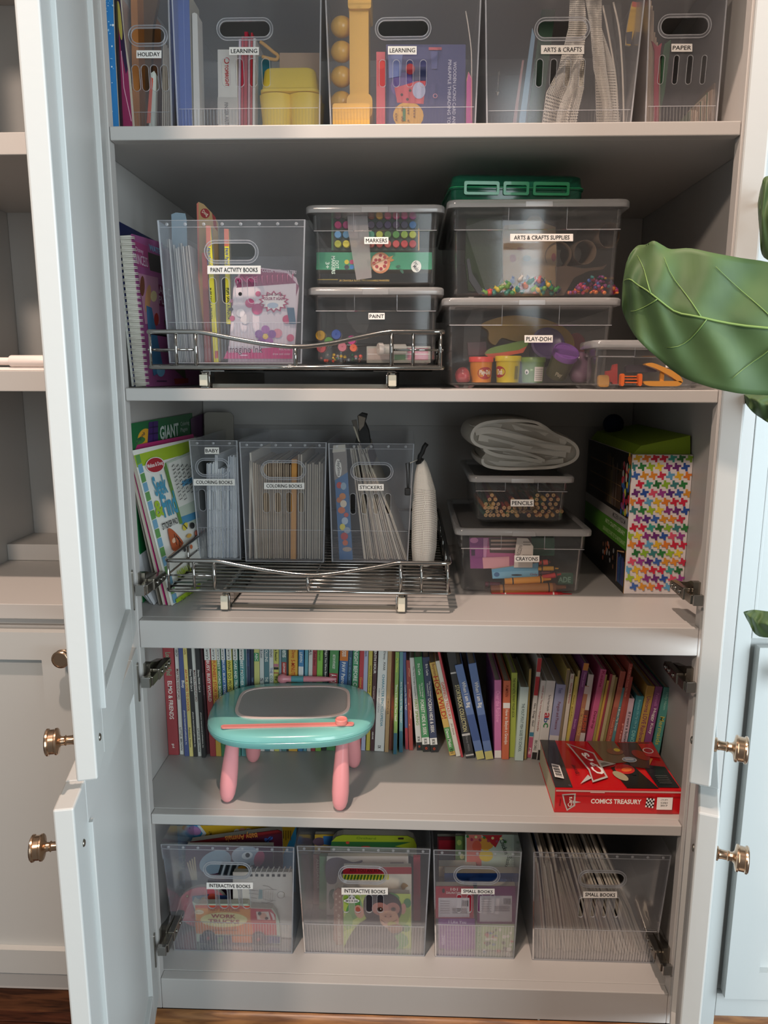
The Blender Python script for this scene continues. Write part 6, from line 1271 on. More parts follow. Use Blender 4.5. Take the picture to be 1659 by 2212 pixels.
sp_ += [('p', [(484, 775), (632, 775), (633, 748), (492, 758)], '#c83a78'), ('t', 'Imagine Ink', 494, 748, 568, 766, '#f0e0e8', .0, .05), ('t', 'Imagine Ink', 493.5, 747.5, 568.5, 766.5, '#5a2040', .0, .015), ('r', 520, 766, 536, 769, '#e8b0c8'), ('t', 'MAGIC PICTURES', 604, 752, 628, 757, '#e8c0d0'), ('t', 'draw and color', 590, 762, 628, 767, '#e8c0d0')]
slab('activity_pad', 'pink and white ring bound water colouring pad with a spiky star burst', 'pad', [(492, 775), (634, 775), (646, 622), (640, 600), (618, 585), (560, 578), (516, 590), (504, 622)], Y2 + .001, .01, '#cbb4be', sp_, rest=Bq2)
for i in range(12):
    p = at(512 + i * 11, 612 - .6 * i, Y2 + .001); b = MB(); b.tube([(0, .004, -.006), (0, -.003, -.001), (0, -.003, .008), (0, .006, .012), (0, .011, .004)], .0009, mat('#c06a8c', .4), 5); o = b.obj('binding_ring', bpy.data.objects[[q.name for q in bpy.data.objects if q.name.startswith('activity_pad')][-1]], smooth=True); o.location = Vector(p) - o.parent.location

# markers box contents
zm_ = zt + .008; Ym = YB1 + .048
mk = slab('marker_box', 'green cardboard box of dot markers with a halved pomegranate drawing', 'box', R4(684, 545, 933, 602), Ym, .05, '#3a9a72', [
    ('t', 'DOT', 724, 563, 732, 580, '#d8f0e0', -pi / 2, .03), ('t', 'MARKERS', 716, 553, 724, 592, '#d8f0e0', -pi / 2, .03), ('t', '3+', 703, 566, 712, 580, '#d8f0e0', -pi / 2, .03), ('e', 749, 566, 5, 5, '#d8c83a'), ('e', 760, 566, 5, 5, '#b83a6a'), ('e', 749, 577, 5, 5, '#3a3a4a'), ('e', 760, 577, 5, 5, '#2a7ac0'),
    ('p', [(838, 556), (850, 552), (846, 558), (852, 562), (844, 566)], '#c88a4a'), ('e', 822, 568, 21, 23, '#d88a5a', .1), ('e', 820, 568, 17, 19, '#e8c0a0', .1)] + [('e', x, y, 3.6, 3.6, '#a82a34') for x, y in ((812, 562), (822, 552), (831, 556), (820, 562), (833, 567), (814, 576), (823, 581), (831, 575), (808, 569))] + [('l', [(804, 572), (842, 556)], 1.2, '#b87a4a'), ('e', 860, 576, 5, 3, '#1f5a44', -.3), ('e', 868, 586, 3, 6, '#1f5a44', -.6), ('e', 899, 576, 11, 13, '#e8e8e0', .1), ('t', 'Jar', 894, 566, 904, 573, K_, -.8), ('t', 'Melo', 892, 575, 906, 584, K_, -.8)], rest=zt + .031)
slab('marker_box', 'dark green slim marker box under the pomegranate box', 'box', R4(685, 600, 930, 611), Ym - .004, .05, '#173a24', [('t', '20 CRAYOLA SUPER TIPS WASHABLE MARKERS', 733, 604, 841, 608, '#c8a850', 0, .01), ('r', 686, 603, 730, 605, '#8a7a30')], rest=zt + .0085)
tray = slab('marker_tray', 'dark green marker set box whose window shows four rows of round caps', 'box', R4(718, 456, 905, 541), Ym + .006, .06, '#233a2c', [('r', 716, 456, 720, 541, '#3a6a4a'), ('r', 903, 494, 906, 541, '#b8863a')])
tray.location.z += 0
capc = [['#6a4a5a', '#5a5a50', '#a85a64', '#8a5a6a', '#8a4a34', '#d0a03a', '#c85a7a', '#c04a7a', '#c04a80', '#b03a84'], ['#c02a6a', '#b02a6a', None, '#5a4a6a', '#4a3a50', '#3a2f4a', '#44305a', '#4a3050', '#3a3450', '#2f72b0'], ['#5a94c4', '#3f7aa0', None, '#3f8a8a', '#3a8a70', '#a8b03a', '#4a7a3a', '#4a8a3a', '#88a83a', '#a8b42c'], ['#b8b83a', '#d8c83a', '#d8b04a', '#c87a5a', '#b05a50', '#a84a44', '#b85a50', '#c84a4a', '#c83a3c', '#b8343c']]
cap_me = {}
for i, row in enumerate(capc):
    for j, c in enumerate(row):
        if c is None: c = '#8a6a7a'
        x = 730.5 + j * 17.9; y = (467, 487, 508, 528)[i]; P = at(x, y, Ym + .0045)
        if c not in cap_me:
            b = MB(); b.lathe([(.0060, 0), (.0060, .0045), (.0052, .0062), (.0001, .0062)], mat(c, .35), 20, Matrix.Rotation(pi / 2, 4, 'X')); o = b.obj('marker_cap', tray, smooth='auto'); cap_me[c] = o.data
        else: o = bpy.data.objects.new('marker_cap', cap_me[c]); COL.objects.link(o); o.parent = tray
        o.location = Vector(P) - tray.location
slab('plastic_bag', 'crinkled glossy clear pouch with a pale print inside the markers box', 'pouch', [(770, 605), (752, 500), (750, 458), (793, 456), (798, 520), (803, 600)], Ym - .010, .002, plastic('glossy_pouch', (.9, .88, .88), .45, (.85, .8, .8), 1.6, .08))
# paint box contents
Yp = YB1 + .055
def tub(name, label, x, y, rpx, Y, col, deep=.03, tilt=0, group=None):
    P = at(x, y, Y); r_ = rpx / 1592 * (Y + 1.157) ; t_ = thing(name, label, 'paint pot', tuple(P), (tilt, 0, 0), group)
    b = MB(); b.lathe([(r_ * .8, -.0005), (r_ * .86, -deep)], mat('#c8c4bc', .3), 18, Matrix.Rotation(pi / 2, 4, 'X')); b.obj('jar', t_, smooth='auto')
    b = MB(); b.lathe([(r_, 0), (r_, .006), (r_ * .9, .0078), (r_ * .2, .0074), (r_ * .12, .0066), (.0001, .0066)], mat(col, .35), 24, Matrix.Rotation(pi / 2, 4, 'X')); b.obj('lid', t_, smooth='auto'); return t_
for a in (('yellow capped paint pot', 693, 725, 10.5, '#d8a52c'), ('blue capped paint pot', 727, 723, 10.5, '#2f55a8'), ('green capped paint pot between the yellow and blue ones', 711, 738, 9.5, '#5a9a44'), ('magenta capped paint pot with a pink rim', 760, 735, 9.5, '#b8247a'), ('coral capped paint pot in the lower left corner', 695, 752, 10, '#b0444a'), ('rose capped paint pot under the metal rail', 740, 750, 9.5, '#b86a78'), ('orange red small paint pot near the centre', 764, 752, 8, '#d05a34')): tub('paint_pot', a[0], a[1], a[2], a[3], Yp + (a[2] - 720) * -.0002, a[4])
o = tub('paint_pot', 'milky white pot lying on its side in the paint box', 826, 754, 13, Yp, '#d8cfc8', deep=.04); o.rotation_euler = (0, 0, radians(-70))
slab('craft_tray', 'low clear tray with green and pink blocks in the paint box', 'tray', R4(792, 748, 930, 784), Yp + .02, .06, '#a8a8a0', [('r', 852, 752, 876, 778, '#5a8a5a'), ('r', 880, 752, 925, 778, '#c07a8c'), ('r', 795, 752, 848, 778, '#b8a8a0'), ('r', 794, 764, 928, 766, '#d8d0cc')])
for i in range(26):
    x = rn.uniform(690, 790); P = at(x, rn.uniform(766, 781), Yp - .008 + rn.uniform(0, .02)); b = MB(); r_ = rn.uniform(.002, .0036); b.lathe([(.0001, -r_), (r_ * .8, -r_ * .5), (r_, 0), (r_ * .8, r_ * .5), (.0001, r_)], mat(rn.choice(['#b8b0a8', '#c84a3a', '#2a6a4a', '#d8b03a', '#b87a7a', '#8a9aa8', '#4a3a3a']), .25), 8); o = b.obj('bead', smooth=True); o.location = P; o.rotation_euler = (rn.random() * 3, rn.random(), 0); tag(o, 'tiny loose bead on the floor of the paint box', 'bead', 'beads in the paint box')
slab('plastic_bag', 'clear crumpled bag upright in the paint box', 'pouch', [(745, 640), (800, 638), (802, 690), (790, 720), (770, 718), (750, 690)], Yp + .03, .002, FILM)

# ================================================================= row 2, craft supplies box
Ya = .105
Za = z2 + .009
slab('plastic_bag', 'dark green crinkled plastic bag at the left of the craft supplies box', 'bag', [(1012, 628), (1005, 560), (1008, 470), (1040, 448), (1085, 445), (1088, 540), (1084, 600), (1070, 632)], Ya + .03, .02, mat('#33452f', .65, spec=.15, bump=1, bscale=60))
slab('plastic_bag', 'clear crumpled film bag in front of the green one', 'pouch', [(1050, 632), (1005, 490), (1060, 470), (1120, 460), (1200, 470), (1205, 560), (1200, 630)], Ya - .004, .001, FILM)
slab('strip_roll', 'black curved strip along the left of the craft supplies box', 'strip', [(1008, 560), (1014, 558), (1020, 590), (1040, 622), (1052, 636), (1034, 636), (1014, 606)], Ya - .012, .01, '#1c1b1e')
r = slab('paper_bag', 'tan paper bag with faded pink prints in the craft supplies box', 'bag', [(1088, 628), (1086, 500), (1090, 486), (1130, 484), (1150, 462), (1163, 462), (1176, 482), (1200, 490), (1202, 540), (1200, 628)], Ya + .012, .03, mat('#a08460', .7, bump=.6, bscale=25), [('e', 1108, 558, 7, 9, '#8a4a40'), ('e', 1124, 538, 8, 4, '#8a5a50'), ('e', 1138, 558, 9, 7, '#6a6a58'), ('e', 1196, 556, 5, 9, '#8a3a44'), ('l', [(1090, 534), (1120, 540), (1152, 536)], 1.5, '#8a6c4c')], rest=Za)
for x, y, rp_, rz, l in ((1206, 552, 27, .1, 'cardboard paper tube half hidden behind the tan paper bag'), (1264, 545, 24, -.25, 'cardboard paper tube facing out in the middle'), (1316, 508, 25, -.7, 'cardboard paper tube tilted in the upper right corner')):
    P = at(x, y, Ya + .01); r_ = rp_ / 1592 * 1.27
    t_ = thing('paper_tube', l, 'tube', tuple(P), (.1, 0, -rz * .5))
    b = MB(); M = Matrix.Rotation(-pi / 2, 4, 'X')
    b.lathe([(r_, 0), (r_, .07), (r_ - .0008, .07), (r_ - .0008, 0), (r_, 0)], mat('#6a5848', .75), 28, M, cap=(False, False)); b.obj('tube_wall', t_, smooth=True)
slab('paper_flap', 'curved piece of brown card under the paper tubes', 'card', [(1200, 576), (1225, 574), (1260, 580), (1300, 576), (1312, 570), (1302, 582), (1270, 586), (1240, 600), (1218, 626), (1203, 628)], Ya + .006, .002, '#57473c', rest=Za)
rn = random.Random(77)
bc = ['#c83a2c', '#d8a82c', '#3a8a44', '#2a4f9a', '#c8b83a', '#a82430', '#2a8a7a', '#d8d0c8', '#3a2a5a', '#d86a2c', '#6a9a3a']
bears = {}; CN = ['red', 'amber', 'green', 'blue', 'yellow', 'crimson', 'teal', 'white', 'violet', 'orange', 'olive']
for i in range(85):
    x = rn.uniform(1040, 1205); top_ = 634 - 34 * max(0, 1 - ((x - 1135) / 78) ** 2) ; y = rn.uniform(top_, 634); c = rn.choice(bc)
    if c not in bears:
        b = MB()
        b.lathe([(.0001, -.0055), (.0035, -.005), (.0050, -.001), (.0042, .002), (.003, .0035), (.0034, .0055), (.0024, .0078), (.0001, .0085)], mat(c, .25, coat=.5), 10, Matrix.Rotation(pi / 2 * 0, 4, 'X'))
        for s in (-1, 1): b.lathe([(.0001, -.0013), (.0013, 0), (.0001, .0013)], mat(c, .25, coat=.5), 6, Matrix.Translation((s * .0026, 0, .0082)))
        o = b.obj('counter_toy', smooth=True); bears[c] = o.data
    else: o = bpy.data.objects.new('counter_toy', bears[c]); COL.objects.link(o)
    o.location = at(x, y, Ya - .012 + rn.uniform(0, .03)); o.location.z = max(o.location.z, Za + .004); o.rotation_euler = (rn.uniform(-.8, .8), rn.uniform(-1.2, 1.2), rn.uniform(-1, 1)); o.scale = (.85,) * 3
    n_ = CN[bc.index(c)]; tag(o, 'small shiny %s counter in the pile in the craft supplies box' % n_, 'counter', '%s counters in the craft supplies box' % n_)
for i in range(110):
    x = rn.uniform(1228, 1334); top_ = 632 - 36 * max(0, 1 - ((x - 1290) / 52) ** 2); y = rn.uniform(top_, 633)
    c = ['#c8502c', '#d8783a', '#b83a5a', '#8a3a7a', '#3a5a9a', '#3a8a8a', '#c89a3a'][int((632 - y) / 36 * 3 + rn.uniform(0, 4)) % 7]
    key = 'p' + c
    if key not in bears:
        b = MB(); b.lathe([(.0012, -.0018), (.0030, -.0014), (.0034, 0), (.0030, .0014), (.0012, .0018)], mat(c, .25, coat=.5), 8); o = b.obj('pony_bead', smooth=True); bears[key] = o.data
    else: o = bpy.data.objects.new('pony_bead', bears[key]); COL.objects.link(o)
    o.location = at(x, y, Ya - .008 + rn.uniform(0, .03)); o.location.z = max(o.location.z, Za + .003); o.rotation_euler = (rn.random() * 3, rn.random() * 3, 0)
    n_ = {'#c8502c': 'red orange', '#d8783a': 'orange', '#b83a5a': 'rose', '#8a3a7a': 'purple', '#3a5a9a': 'blue', '#3a8a8a': 'teal', '#c89a3a': 'gold'}[c]; tag(o, 'tiny %s bead heaped at the right of the craft supplies box' % n_, 'bead', '%s beads heaped in the craft supplies box' % n_)

# modelling dough box
Yd = .10; Zd = S2 + .009
def dough(label, x0, x1, y0, y1, can, lid, its=(), rot=None, M=None):
    A_ = at(x0, y1, Yd); B_ = at(x1, y1, Yd); T_ = at((x0 + x1) / 2, y0, Yd); r_ = (B_.x - A_.x) / 2; h_ = T_.z - Zd
    t_ = thing('dough_tub', label, 'tub', ((A_.x + B_.x) / 2, Yd + r_, Zd + .0005)); 
    b = MB(); b.lathe([(r_ * .84, 0), (r_ * .93, h_ * .82)], mat(can, .35), 32); b.obj('can', t_, smooth='auto')
    b = MB(); b.lathe([(r_ * .93, h_ * .80), (r_ * 1.0, h_ * .80), (r_ * 1.02, h_ * .97), (r_ * .98, h_), (r_ * .9, h_), (r_ * .86, h_ * .965), (.0001, h_ * .965)], mat(lid, .35), 32); b.obj('lid', t_, smooth='auto')
    for nm, ps, c, dz in its:      # curved print wrapped on the can
        b = MB()
        vs = []; 
        me_vs, me_fs = ps
        vs = [((r_ * (.84 + .09 * v / .82) + dz) * sin(u), -(r_ * (.84 + .09 * v / .82) + dz) * cos(u), v * h_) for u, v in me_vs]
        b.add(vs, me_fs, mat(c, .4)); b.obj(nm, t_)
    return t_
def wrap_ell(cu, cv, ru, rv, n=22): return ([(cu, cv)] + ell(cu, cv, ru, rv, n), [(0, i + 1, (i + 1) % n + 1) for i in range(n)])
def wrap_txt(s, cu, cv, wu, hv):
    vs, fs, x0, x1, y0, y1 = text_mesh(s, .03); return ([(cu + (x - (x0 + x1) / 2) / (x1 - x0) * wu, cv + (y - (y0 + y1) / 2) / (y1 - y0) * hv) for x, y in vs], fs)
def wrap_rect(u0, u1, v0, v1, n=8): return ([(u0 + (u1 - u0) * i / n, v) for v in (v0, v1) for i in range(n + 1)], [(i, i + 1, i + n + 2, i + n + 1) for i in range(n)])
dough('orange dough tub with a coral lid', 1014, 1067, 771, 835, '#d8862c', '#e8504a', [('logo', wrap_ell(.35, .36, .75, .24), '#a8242c', .0003), ('lettering', wrap_txt('Play-Doh', .35, .37, 1.15, .24), '#f0e8d8', .0006)])
dough('yellow dough tub with a yellow lid', 1071, 1128, 769, 836, '#cfb81e', '#d8c22a', [('logo', wrap_ell(-.95, .40, .62, .22), '#a8242c', .0003), ('lettering', wrap_txt('Doh', -.85, .40, .5, .22), '#f0e8d8', .0006)] + [('barcode', wrap_rect(.5 + i * .07, .53 + i * .07, .12, .62, 1), '#2a2a20', .0004) for i in range(6)])
dough('green dough tub with a white side label', 1127, 1181, 772, 835, '#5a7a2c', '#6a8a30', [('sticker', wrap_rect(.0, .98, .05, .62), '#e0d8d0', .0003), ('eye', wrap_ell(-.72, .42, .2, .10), '#e8e4dc', .0003), ('eye', wrap_ell(-.72, .40, .10, .05), '#1a1a1a', .0005), ('mark', wrap_txt('3+', -.25, .50, .25, .09), '#b8d890', .0004)] + [('print_line', wrap_rect(.1, .85, .52 - i * .08, .54 - i * .08, 3), '#8a8480', .0005) for i in range(6)])
t_ = dough('dark olive dough tub with a purple lid, tipped backwards', 1183, 1240, 762, 832, '#4a4a30', '#7a4a9a', [('lettering', wrap_txt('Play', .0, .25, .6, .22), '#b0a890', .0005)])
t_.rotation_euler = (radians(38), radians(14), 0); t_.location.z += .014; t_.location.y += .0; t_.location.x -= .004
def lump(name, label, cat, x0, y0, x1, y1, Y, dy, m, seed=0, amp=.16, rest=None, group=None, bottom=.35):
    A_ = at(x0, y1, Y); B_ = at(x1, y0, Y); rx_ = (B_.x - A_.x) / 2; rz = (B_.z - A_.z) / 2; rn = random.Random(seed); ph = [rn.uniform(0, 6) for _ in range(6)]
    b = MB(); rings = []
    for i in range(13):
        a = pi * i / 12; ring = []
        for j in range(24):
            t = 2 * pi * j / 24; k = 1 + amp * (math.sin(3 * t + ph[0] + a * 2) * .5 + math.sin(5 * t + ph[1] - 3 * a) * .35 + math.sin(2 * a * 2 + ph[2] + 7 * t) * .3)
            z = -cos(a); z = max(z, -1 + bottom) if bottom else z
            ring.append((rx_ * max(sin(a), .02) * cos(t) * k, dy * max(sin(a), .02) * sin(t) * k, rz * z * (1 if z < 0 else 1)))
        rings.append(ring)
    mz = min(p[2] for r_ in rings for p in r_)
    rings = [[(x, y, z - mz) for x, y, z in r_] for r_ in rings]
    b.loft(rings, m); o = b.obj(name, smooth=True); o.location = ((A_.x + B_.x) / 2, Y + dy, A_.z if rest is None else rest + .0006); tag(o, label, cat, group); return o
crink = lambda c: mat(c, .25, bump=1, bscale=35, var=.25, coat=.6)
lump('dough_bag', 'film wrapped pink red dough lump at the left of the dough box', 'dough', 984, 795, 1018, 836, Yd - .01, .015, crink('#b04a50'), 1, .1, Zd)
lump('dough_bag', 'film wrapped mauve dough bag right of the tubs', 'dough', 1230, 762, 1286, 836, Yd + .002, .02, crink('#7a5a72'), 2, .08, Zd, bottom=.15)
slab('drape_bag', 'ochre yellow creased bag drooping across the dough box', 'bag', smooth_closed([(1040, 700), (1085, 684), (1130, 682), (1185, 692), (1225, 712), (1240, 735), (1238, 755), (1222, 762), (1205, 764), (1222, 748), (1215, 735), (1180, 732), (1120, 738), (1085, 730), (1070, 745), (1056, 735), (1055, 715)], 4), Yd + .05, .03, mat('#9a7a2a', .5, bump=1, bscale=18))
slab('toy_disc', 'green and red flat toy lying behind the tubs', 'toy', smooth_closed([(1048, 765), (1060, 752), (1100, 742), (1135, 735), (1140, 745), (1120, 756), (1080, 762), (1058, 770)], 3), Yd + .04, .03, '#6a8a3a', [('p', [(1048, 765), (1080, 762), (1120, 756), (1138, 748), (1130, 762), (1060, 775)], '#c8583a')])
dz_ = thing('dough_tub', 'dark purple lidded tub lying behind the green and purple ones', 'tub', tuple(at(1172, 765, Yd + .075)), (radians(70), 0, 0))
b = MB(); b.lathe([(.024, 0), (.026, .04)], mat('#3a2a3a', .4), 28); b.obj('can', dz_, smooth='auto'); b = MB(); b.lathe([(.028, .0402), (.028, .050), (.024, .0505), (.022, .049), (.0001, .049)], mat('#3f2a5a', .35), 28); b.obj('lid', dz_, smooth='auto')
slab('toy_disc', 'dull red round toy at the right back of the dough box', 'toy', [(x, y) for x, y in ell(1245, 745, 20, 26, 26)], Yd + .07, .012, '#8a3038')
slab('toy_piece', 'maroon cup shape at the left back of the dough box', 'toy', [(1012, 768), (1010, 740), (1050, 738), (1052, 768)], Yd + .06, .02, '#5a2a30')
slab('plastic_bag', 'grey translucent film bunched at the left of the dough box', 'pouch', [(1000, 780), (1003, 700), (1020, 672), (1046, 668), (1040, 700), (1034, 770)], Yd + .03, .002, FILM)

# clip box contents
Yc2 = .018; Zc = S2 + .009
OR = mat('#d0642c', .3, coat=.5); OY = mat('#c88a3c', .3, coat=.5)
cl_ = thing('hair_clip', 'orange squared claw clip with prongs in the clip box', 'clip', tuple(at(1360, 835, Yc2)))
def lr(x, y, Y=Yc2): v = at(x, y, Y) - Vector(cl_.location); return (v.x, v.z)
for xx in (1336, 1374):
    b = MB(); a_, c_ = lr(xx, 834), lr(xx + 9, 807); b.plate([rrect(a_[0], a_[1], c_[0], c_[1], .003)], 0, .012, OR, FRONT); b.obj('jaw', cl_, bevel=.001)
for k, yy in enumerate((813, 819, 826)):
    b = MB(); a_, c_ = lr(1346, yy + 1.2), lr(1374, yy - 1.2); b.box(a_[0], c_[0], -.004 - .002 * k, -.001 - .002 * k, a_[1], c_[1], OR); b.obj('prong', cl_)
c3 = thing('hair_clip', 'large amber clip standing open like a beak in the clip box', 'clip', tuple(at(1425, 834, Yc2)))
def l3(x, y): v = at(x, y, Yc2) - Vector(c3.location); return (v.x, v.z)
b = MB(); b.plate([smooth_closed([l3(*q) for q in ((1386, 824), (1420, 823), (1458, 823), (1466, 826), (1460, 833), (1440, 834), (1395, 833))], 4)], 0, .014, OY, FRONT); b.obj('jaw', c3, bevel=.001)
b = MB(); b.plate([smooth_closed([l3(*q) for q in ((1388, 788), (1402, 784), (1425, 792), (1455, 806), (1468, 822), (1462, 826), (1440, 812), (1410, 796))], 4)], 0, .014, OY, FRONT); b.obj('jaw', c3, bevel=.001)
b = MB(); b.plate([[l3(*q) for q in ((1424, 800), (1432, 803), (1430, 823), (1422, 823))]], .003, .008, OY, FRONT); b.obj('spring', c3)
slab('hair_clip', 'red block shaped clip at the left of the clip box', 'clip', [(1308, 826), (1310, 802), (1322, 800), (1326, 788), (1334, 786), (1334, 830), (1324, 830), (1322, 825)], Yc2 + .014, .01, '#b8403c')
slab('hair_clip', 'tan rounded clip in the left corner of the clip box', 'clip', rrect(1293, 810, 1316, 836, 6), Yc2 + .004, .01, '#b88a4a')
slab('hair_clip', 'dark grey long clip lying at the back of the clip box', 'clip', rrect(1352, 788, 1420, 804, 5), Yc2 + .04, .01, '#4a4450')

# translucent green pencil case
gc = plastic('green_case_plastic', (.28, .80, .55), .22, (.05, .50, .30), 1.0, .1); gd = mat('#0f7a4c', .25, coat=.4)
zg = (at(966, 430, .05).z + at(1366, 430, .05).z) / 2 + .0005
A_ = at(966, 425, .075); B_ = at(1262, 420, .075)
pc = thing('pencil_case', 'translucent green plastic pencil case on top of the craft supplies box', 'pencil case', ((A_.x + B_.x) / 2, .146, zg), (0, 0, radians(4)))
L_ = B_.x - A_.x; Hh = at(1110, 374, .08).z - zg
b = MB(); R = [rr3(L_ - .012, .12, 0, .012), rr3(L_ - .004, .125, .006, .012), rr3(L_ - .004, .125, Hh * .45, .012), rr3(L_, .128, Hh * .47, .012), rr3(L_, .128, Hh * .53, .012)]
b.loft(R, gc); b.obj('case_body', pc, smooth='auto')
b = MB(); b.loft([rr3(L_, .128, Hh * .545, .012), rr3(L_ - .004, .125, Hh * .6, .012), rr3(L_ - .008, .12, Hh * .92, .012), rr3(L_ - .018, .11, Hh, .012)], gc); b.obj('lid', pc, smooth='auto')
b = MB(); b.tube([(x, y, Hh * .535) for x, y in rrect(-L_ / 2, -.064, L_ / 2, .064, .012)], .0011, gd, 6, closed=True); b.obj('seam_rim', pc, smooth=True)
for x0, x1 in ((-.40, -.14), (-.11, .08), (.11, .38)):
    b = MB(); b.plate([rrect(x0 * L_, .012, x1 * L_, .032, .003), rrect(x0 * L_ + .004, .016, x1 * L_ - .004, .027, .002)[::-1]], .0, .003, gd, Matrix.Translation((0, -.0640, 0)) @ FRONT); b.obj('latch', pc, bevel=.0008)
b = MB(); b.box(-L_ * .4, L_ * .4, -.04, .04, .004, .014, mat('#0c5a3a', .5)); b.obj('tray', pc, bevel=.002)

# ================================================================= top shelf contents
Zt = S1 + .0026; Yt = Y1 + .012
r = slab('speckled_folder', 'bright blue folder with white speckles beside the hinge stile', 'folder', [(222, 268), (256, 268), (247, 100), (243, -20), (216, -20)], .10, .012, '#2a7ab8', [('e', random.Random(i).uniform(220, 246), random.Random(i + 99).uniform(-10, 262), random.Random(i + 7).uniform(.8, 2.4), random.Random(i + 5).uniform(.8, 2.8), random.Random(i + 3).choice(['#d8e8f0', '#8fc0e0', '#5aa0d0'])) for i in range(90)], rest=S1)
slab('notebook', 'black notebook right of the blue speckled folder', 'notebook', [(257, 268), (262, 268), (249, -20), (243, -20)], .105, .02, '#1c1a20', rest=S1)
slab('activity_pad', 'magenta and dark violet covered pad bulging at the left of the top shelf', 'pad', [(263, 268), (287, 268), (276, 150), (262, 60), (256, -20), (249, -20)], .112, .012, '#8a2a54', [('p', [(249, -20), (258, -20), (266, 60), (276, 150), (272, 160), (262, 110)], '#2a1a3a'), ('p', smooth_closed([(253, 5), (258, 10), (264, 60), (264, 85), (260, 80), (254, 40)], 3), '#a89a4a'), ('l', [(262, 110), (268, 190), (284, 262)], 1.5, '#d8a8b8')], rest=S1)
slab('card_folder', 'orange tan folder seen through the leftmost top shelf bin', 'folder', [(284, 268), (300, 268), (299, 100), (296, -20), (282, -20)], Yt + .03, .12, '#c07a3c', rest=Zt)
slab('card_folder', 'translucent amber sleeve behind the holiday bin front', 'folder', [(300, 268), (312, 268), (330, 60), (345, -20), (298, -20)], Yt + .06, .01, '#6a5038', rest=Zt)
slab('gift_tag', 'red and white rolled card in the leftmost top shelf bin', 'card', [(316, 268), (330, 268), (337, 160), (333, 153), (326, 158)], Yt, .01, '#d8dcd0', [('p', [(317, 266), (325, 266), (331, 170), (325, 165)], '#e0604a'), ('l', [(333, 158), (332, 175)], 1.4, '#f0f0ea')], rest=Zt)
for i in range(5): leaflet('booklet', 'pale curled booklet at the right of the leftmost top shelf bin', 'booklet', 'booklets in the leftmost top shelf bin', 349 + i * 4.4, 330, 352 + i * 3.2, 85 + i * 6, 3.2, Yt + .02, .2, ('#c8b8a8', '#d8ccbc', '#b8a898'), Zt)
slab('ring_binder', 'periwinkle blue binder at the left of the egg carton bin', 'binder', [(384, 268), (414, 268), (408, -20), (370, -20)], Yt, .06, '#4a66b0', [('l', [(396, -10), (402, 262)], 1, '#7a92cc')], rest=Zt)
slab('writing_pad', 'white thick pad beside the periwinkle binder', 'pad', [(417, 268), (432, 268), (426, 30), (420, 27), (415, 29)], Yt + .006, .03, '#e4e0d8', rest=Zt)
slab('flash_card_box', 'white box with a red rotated maker name in the egg carton bin', 'box', R4(470, 107, 512, 268), Yt + .012, .05, '#ddd9d0', [('r', 470, 210, 512, 268, '#c0bcb4'), ('t', 'TOPBRIGHT', 486, 140, 494, 187, '#b8242c', -pi / 2, .03), ('e', 490, 131, 6, 7, '#b8242c'), ('e', 490, 131, 4, 5, '#ddd9d0'), ('t', 'FINGER ARITHMETIC', 486, 222, 494, 300, '#5a5a5a', -pi / 2, .02)], rest=Zt)
for i, (x, c, w_, tt) in enumerate(((514, '#d8c8d8', 5, 84), (520, '#c8324a', 5, 78), (526, '#b8203a', 8, 68), (535, '#d8b0b8', 4, 84), (540, '#c83a44', 4, 70), (545, '#e0dcd8', 6, 82))):
    leaflet('card_folder', ['pale lilac folder left of the crimson ones', 'rose red folder next to the pale lilac one', 'crimson folder, tallest in the egg carton bin', 'pale pink folder right of the crimson one', 'thin coral red folder', 'white folder at the right of the red ones'][i], 'folder', None, x, 330, x + 2, tt, w_, Yt + .02 + .001 * i, .16, (c, c, c), Zt)
slab('card_folder', 'dark teal card behind the red folders', 'card', R4(548, 122, 584, 268), Yt + .05, .01, '#1f6a78', rest=Zt)
slab('writing_pad', 'tan cardboard pad behind the yellow egg carton', 'pad', R4(604, 114, 690, 200), Yt + .06, .02, '#b8977c')
lo = thing('craft_loop', 'bent orange yellow craft stick loop above the egg carton', 'craft loop', tuple(at(585, 115, Yt + .03)))
b = MB(); b.tube([tuple(at(x, y, Yt + .03) - Vector(lo.location)) for x, y in smooth_open([(562, 90), (572, 97), (590, 112), (600, 120), (598, 128), (588, 128), (566, 122)], 4)], .0028, mat('#d8a04a', .5), 8); b.obj('loop', lo, smooth=True)
YE = mat('#f0cf48', .45, bump=.3, bscale=80)
P0 = at(562, 268, Yt + .002); P1 = at(688, 268, Yt + .002)
eg = thing('egg_carton', 'yellow toy egg carton with rounded cups', 'carton', ((P0.x + P1.x) / 2, Yt + .045, Zt + .0005)); We = (P1.x - P0.x)
zt1 = at(620, 142, Yt).z - Zt; zt2 = at(620, 196, Yt).z - Zt
b = MB(); b.loft([rr3(We, .085, zt2, .012), rr3(We, .085, zt2 + .004, .012), rr3(We * .95, .080, zt2 + .006, .012), rr3(We * .88, .074, zt1 - .003, .014), rr3(We * .84, .070, zt1, .014)], YE); b.obj('lid', eg, smooth='auto')
for i in range(2):
    for j in range(2):
        b = MB(); b.lathe([(.018, .0), (.023, .004), (.026, .02), (.025, zt2 * .6), (.0285, zt2 - .001)], YE, 20, Matrix.Translation(((i - .5) * We * .5, (j - .5) * .040, 0)) @ Matrix.Scale(.72, 4, (0, 1, 0))); b.obj('cup', eg, smooth='auto')
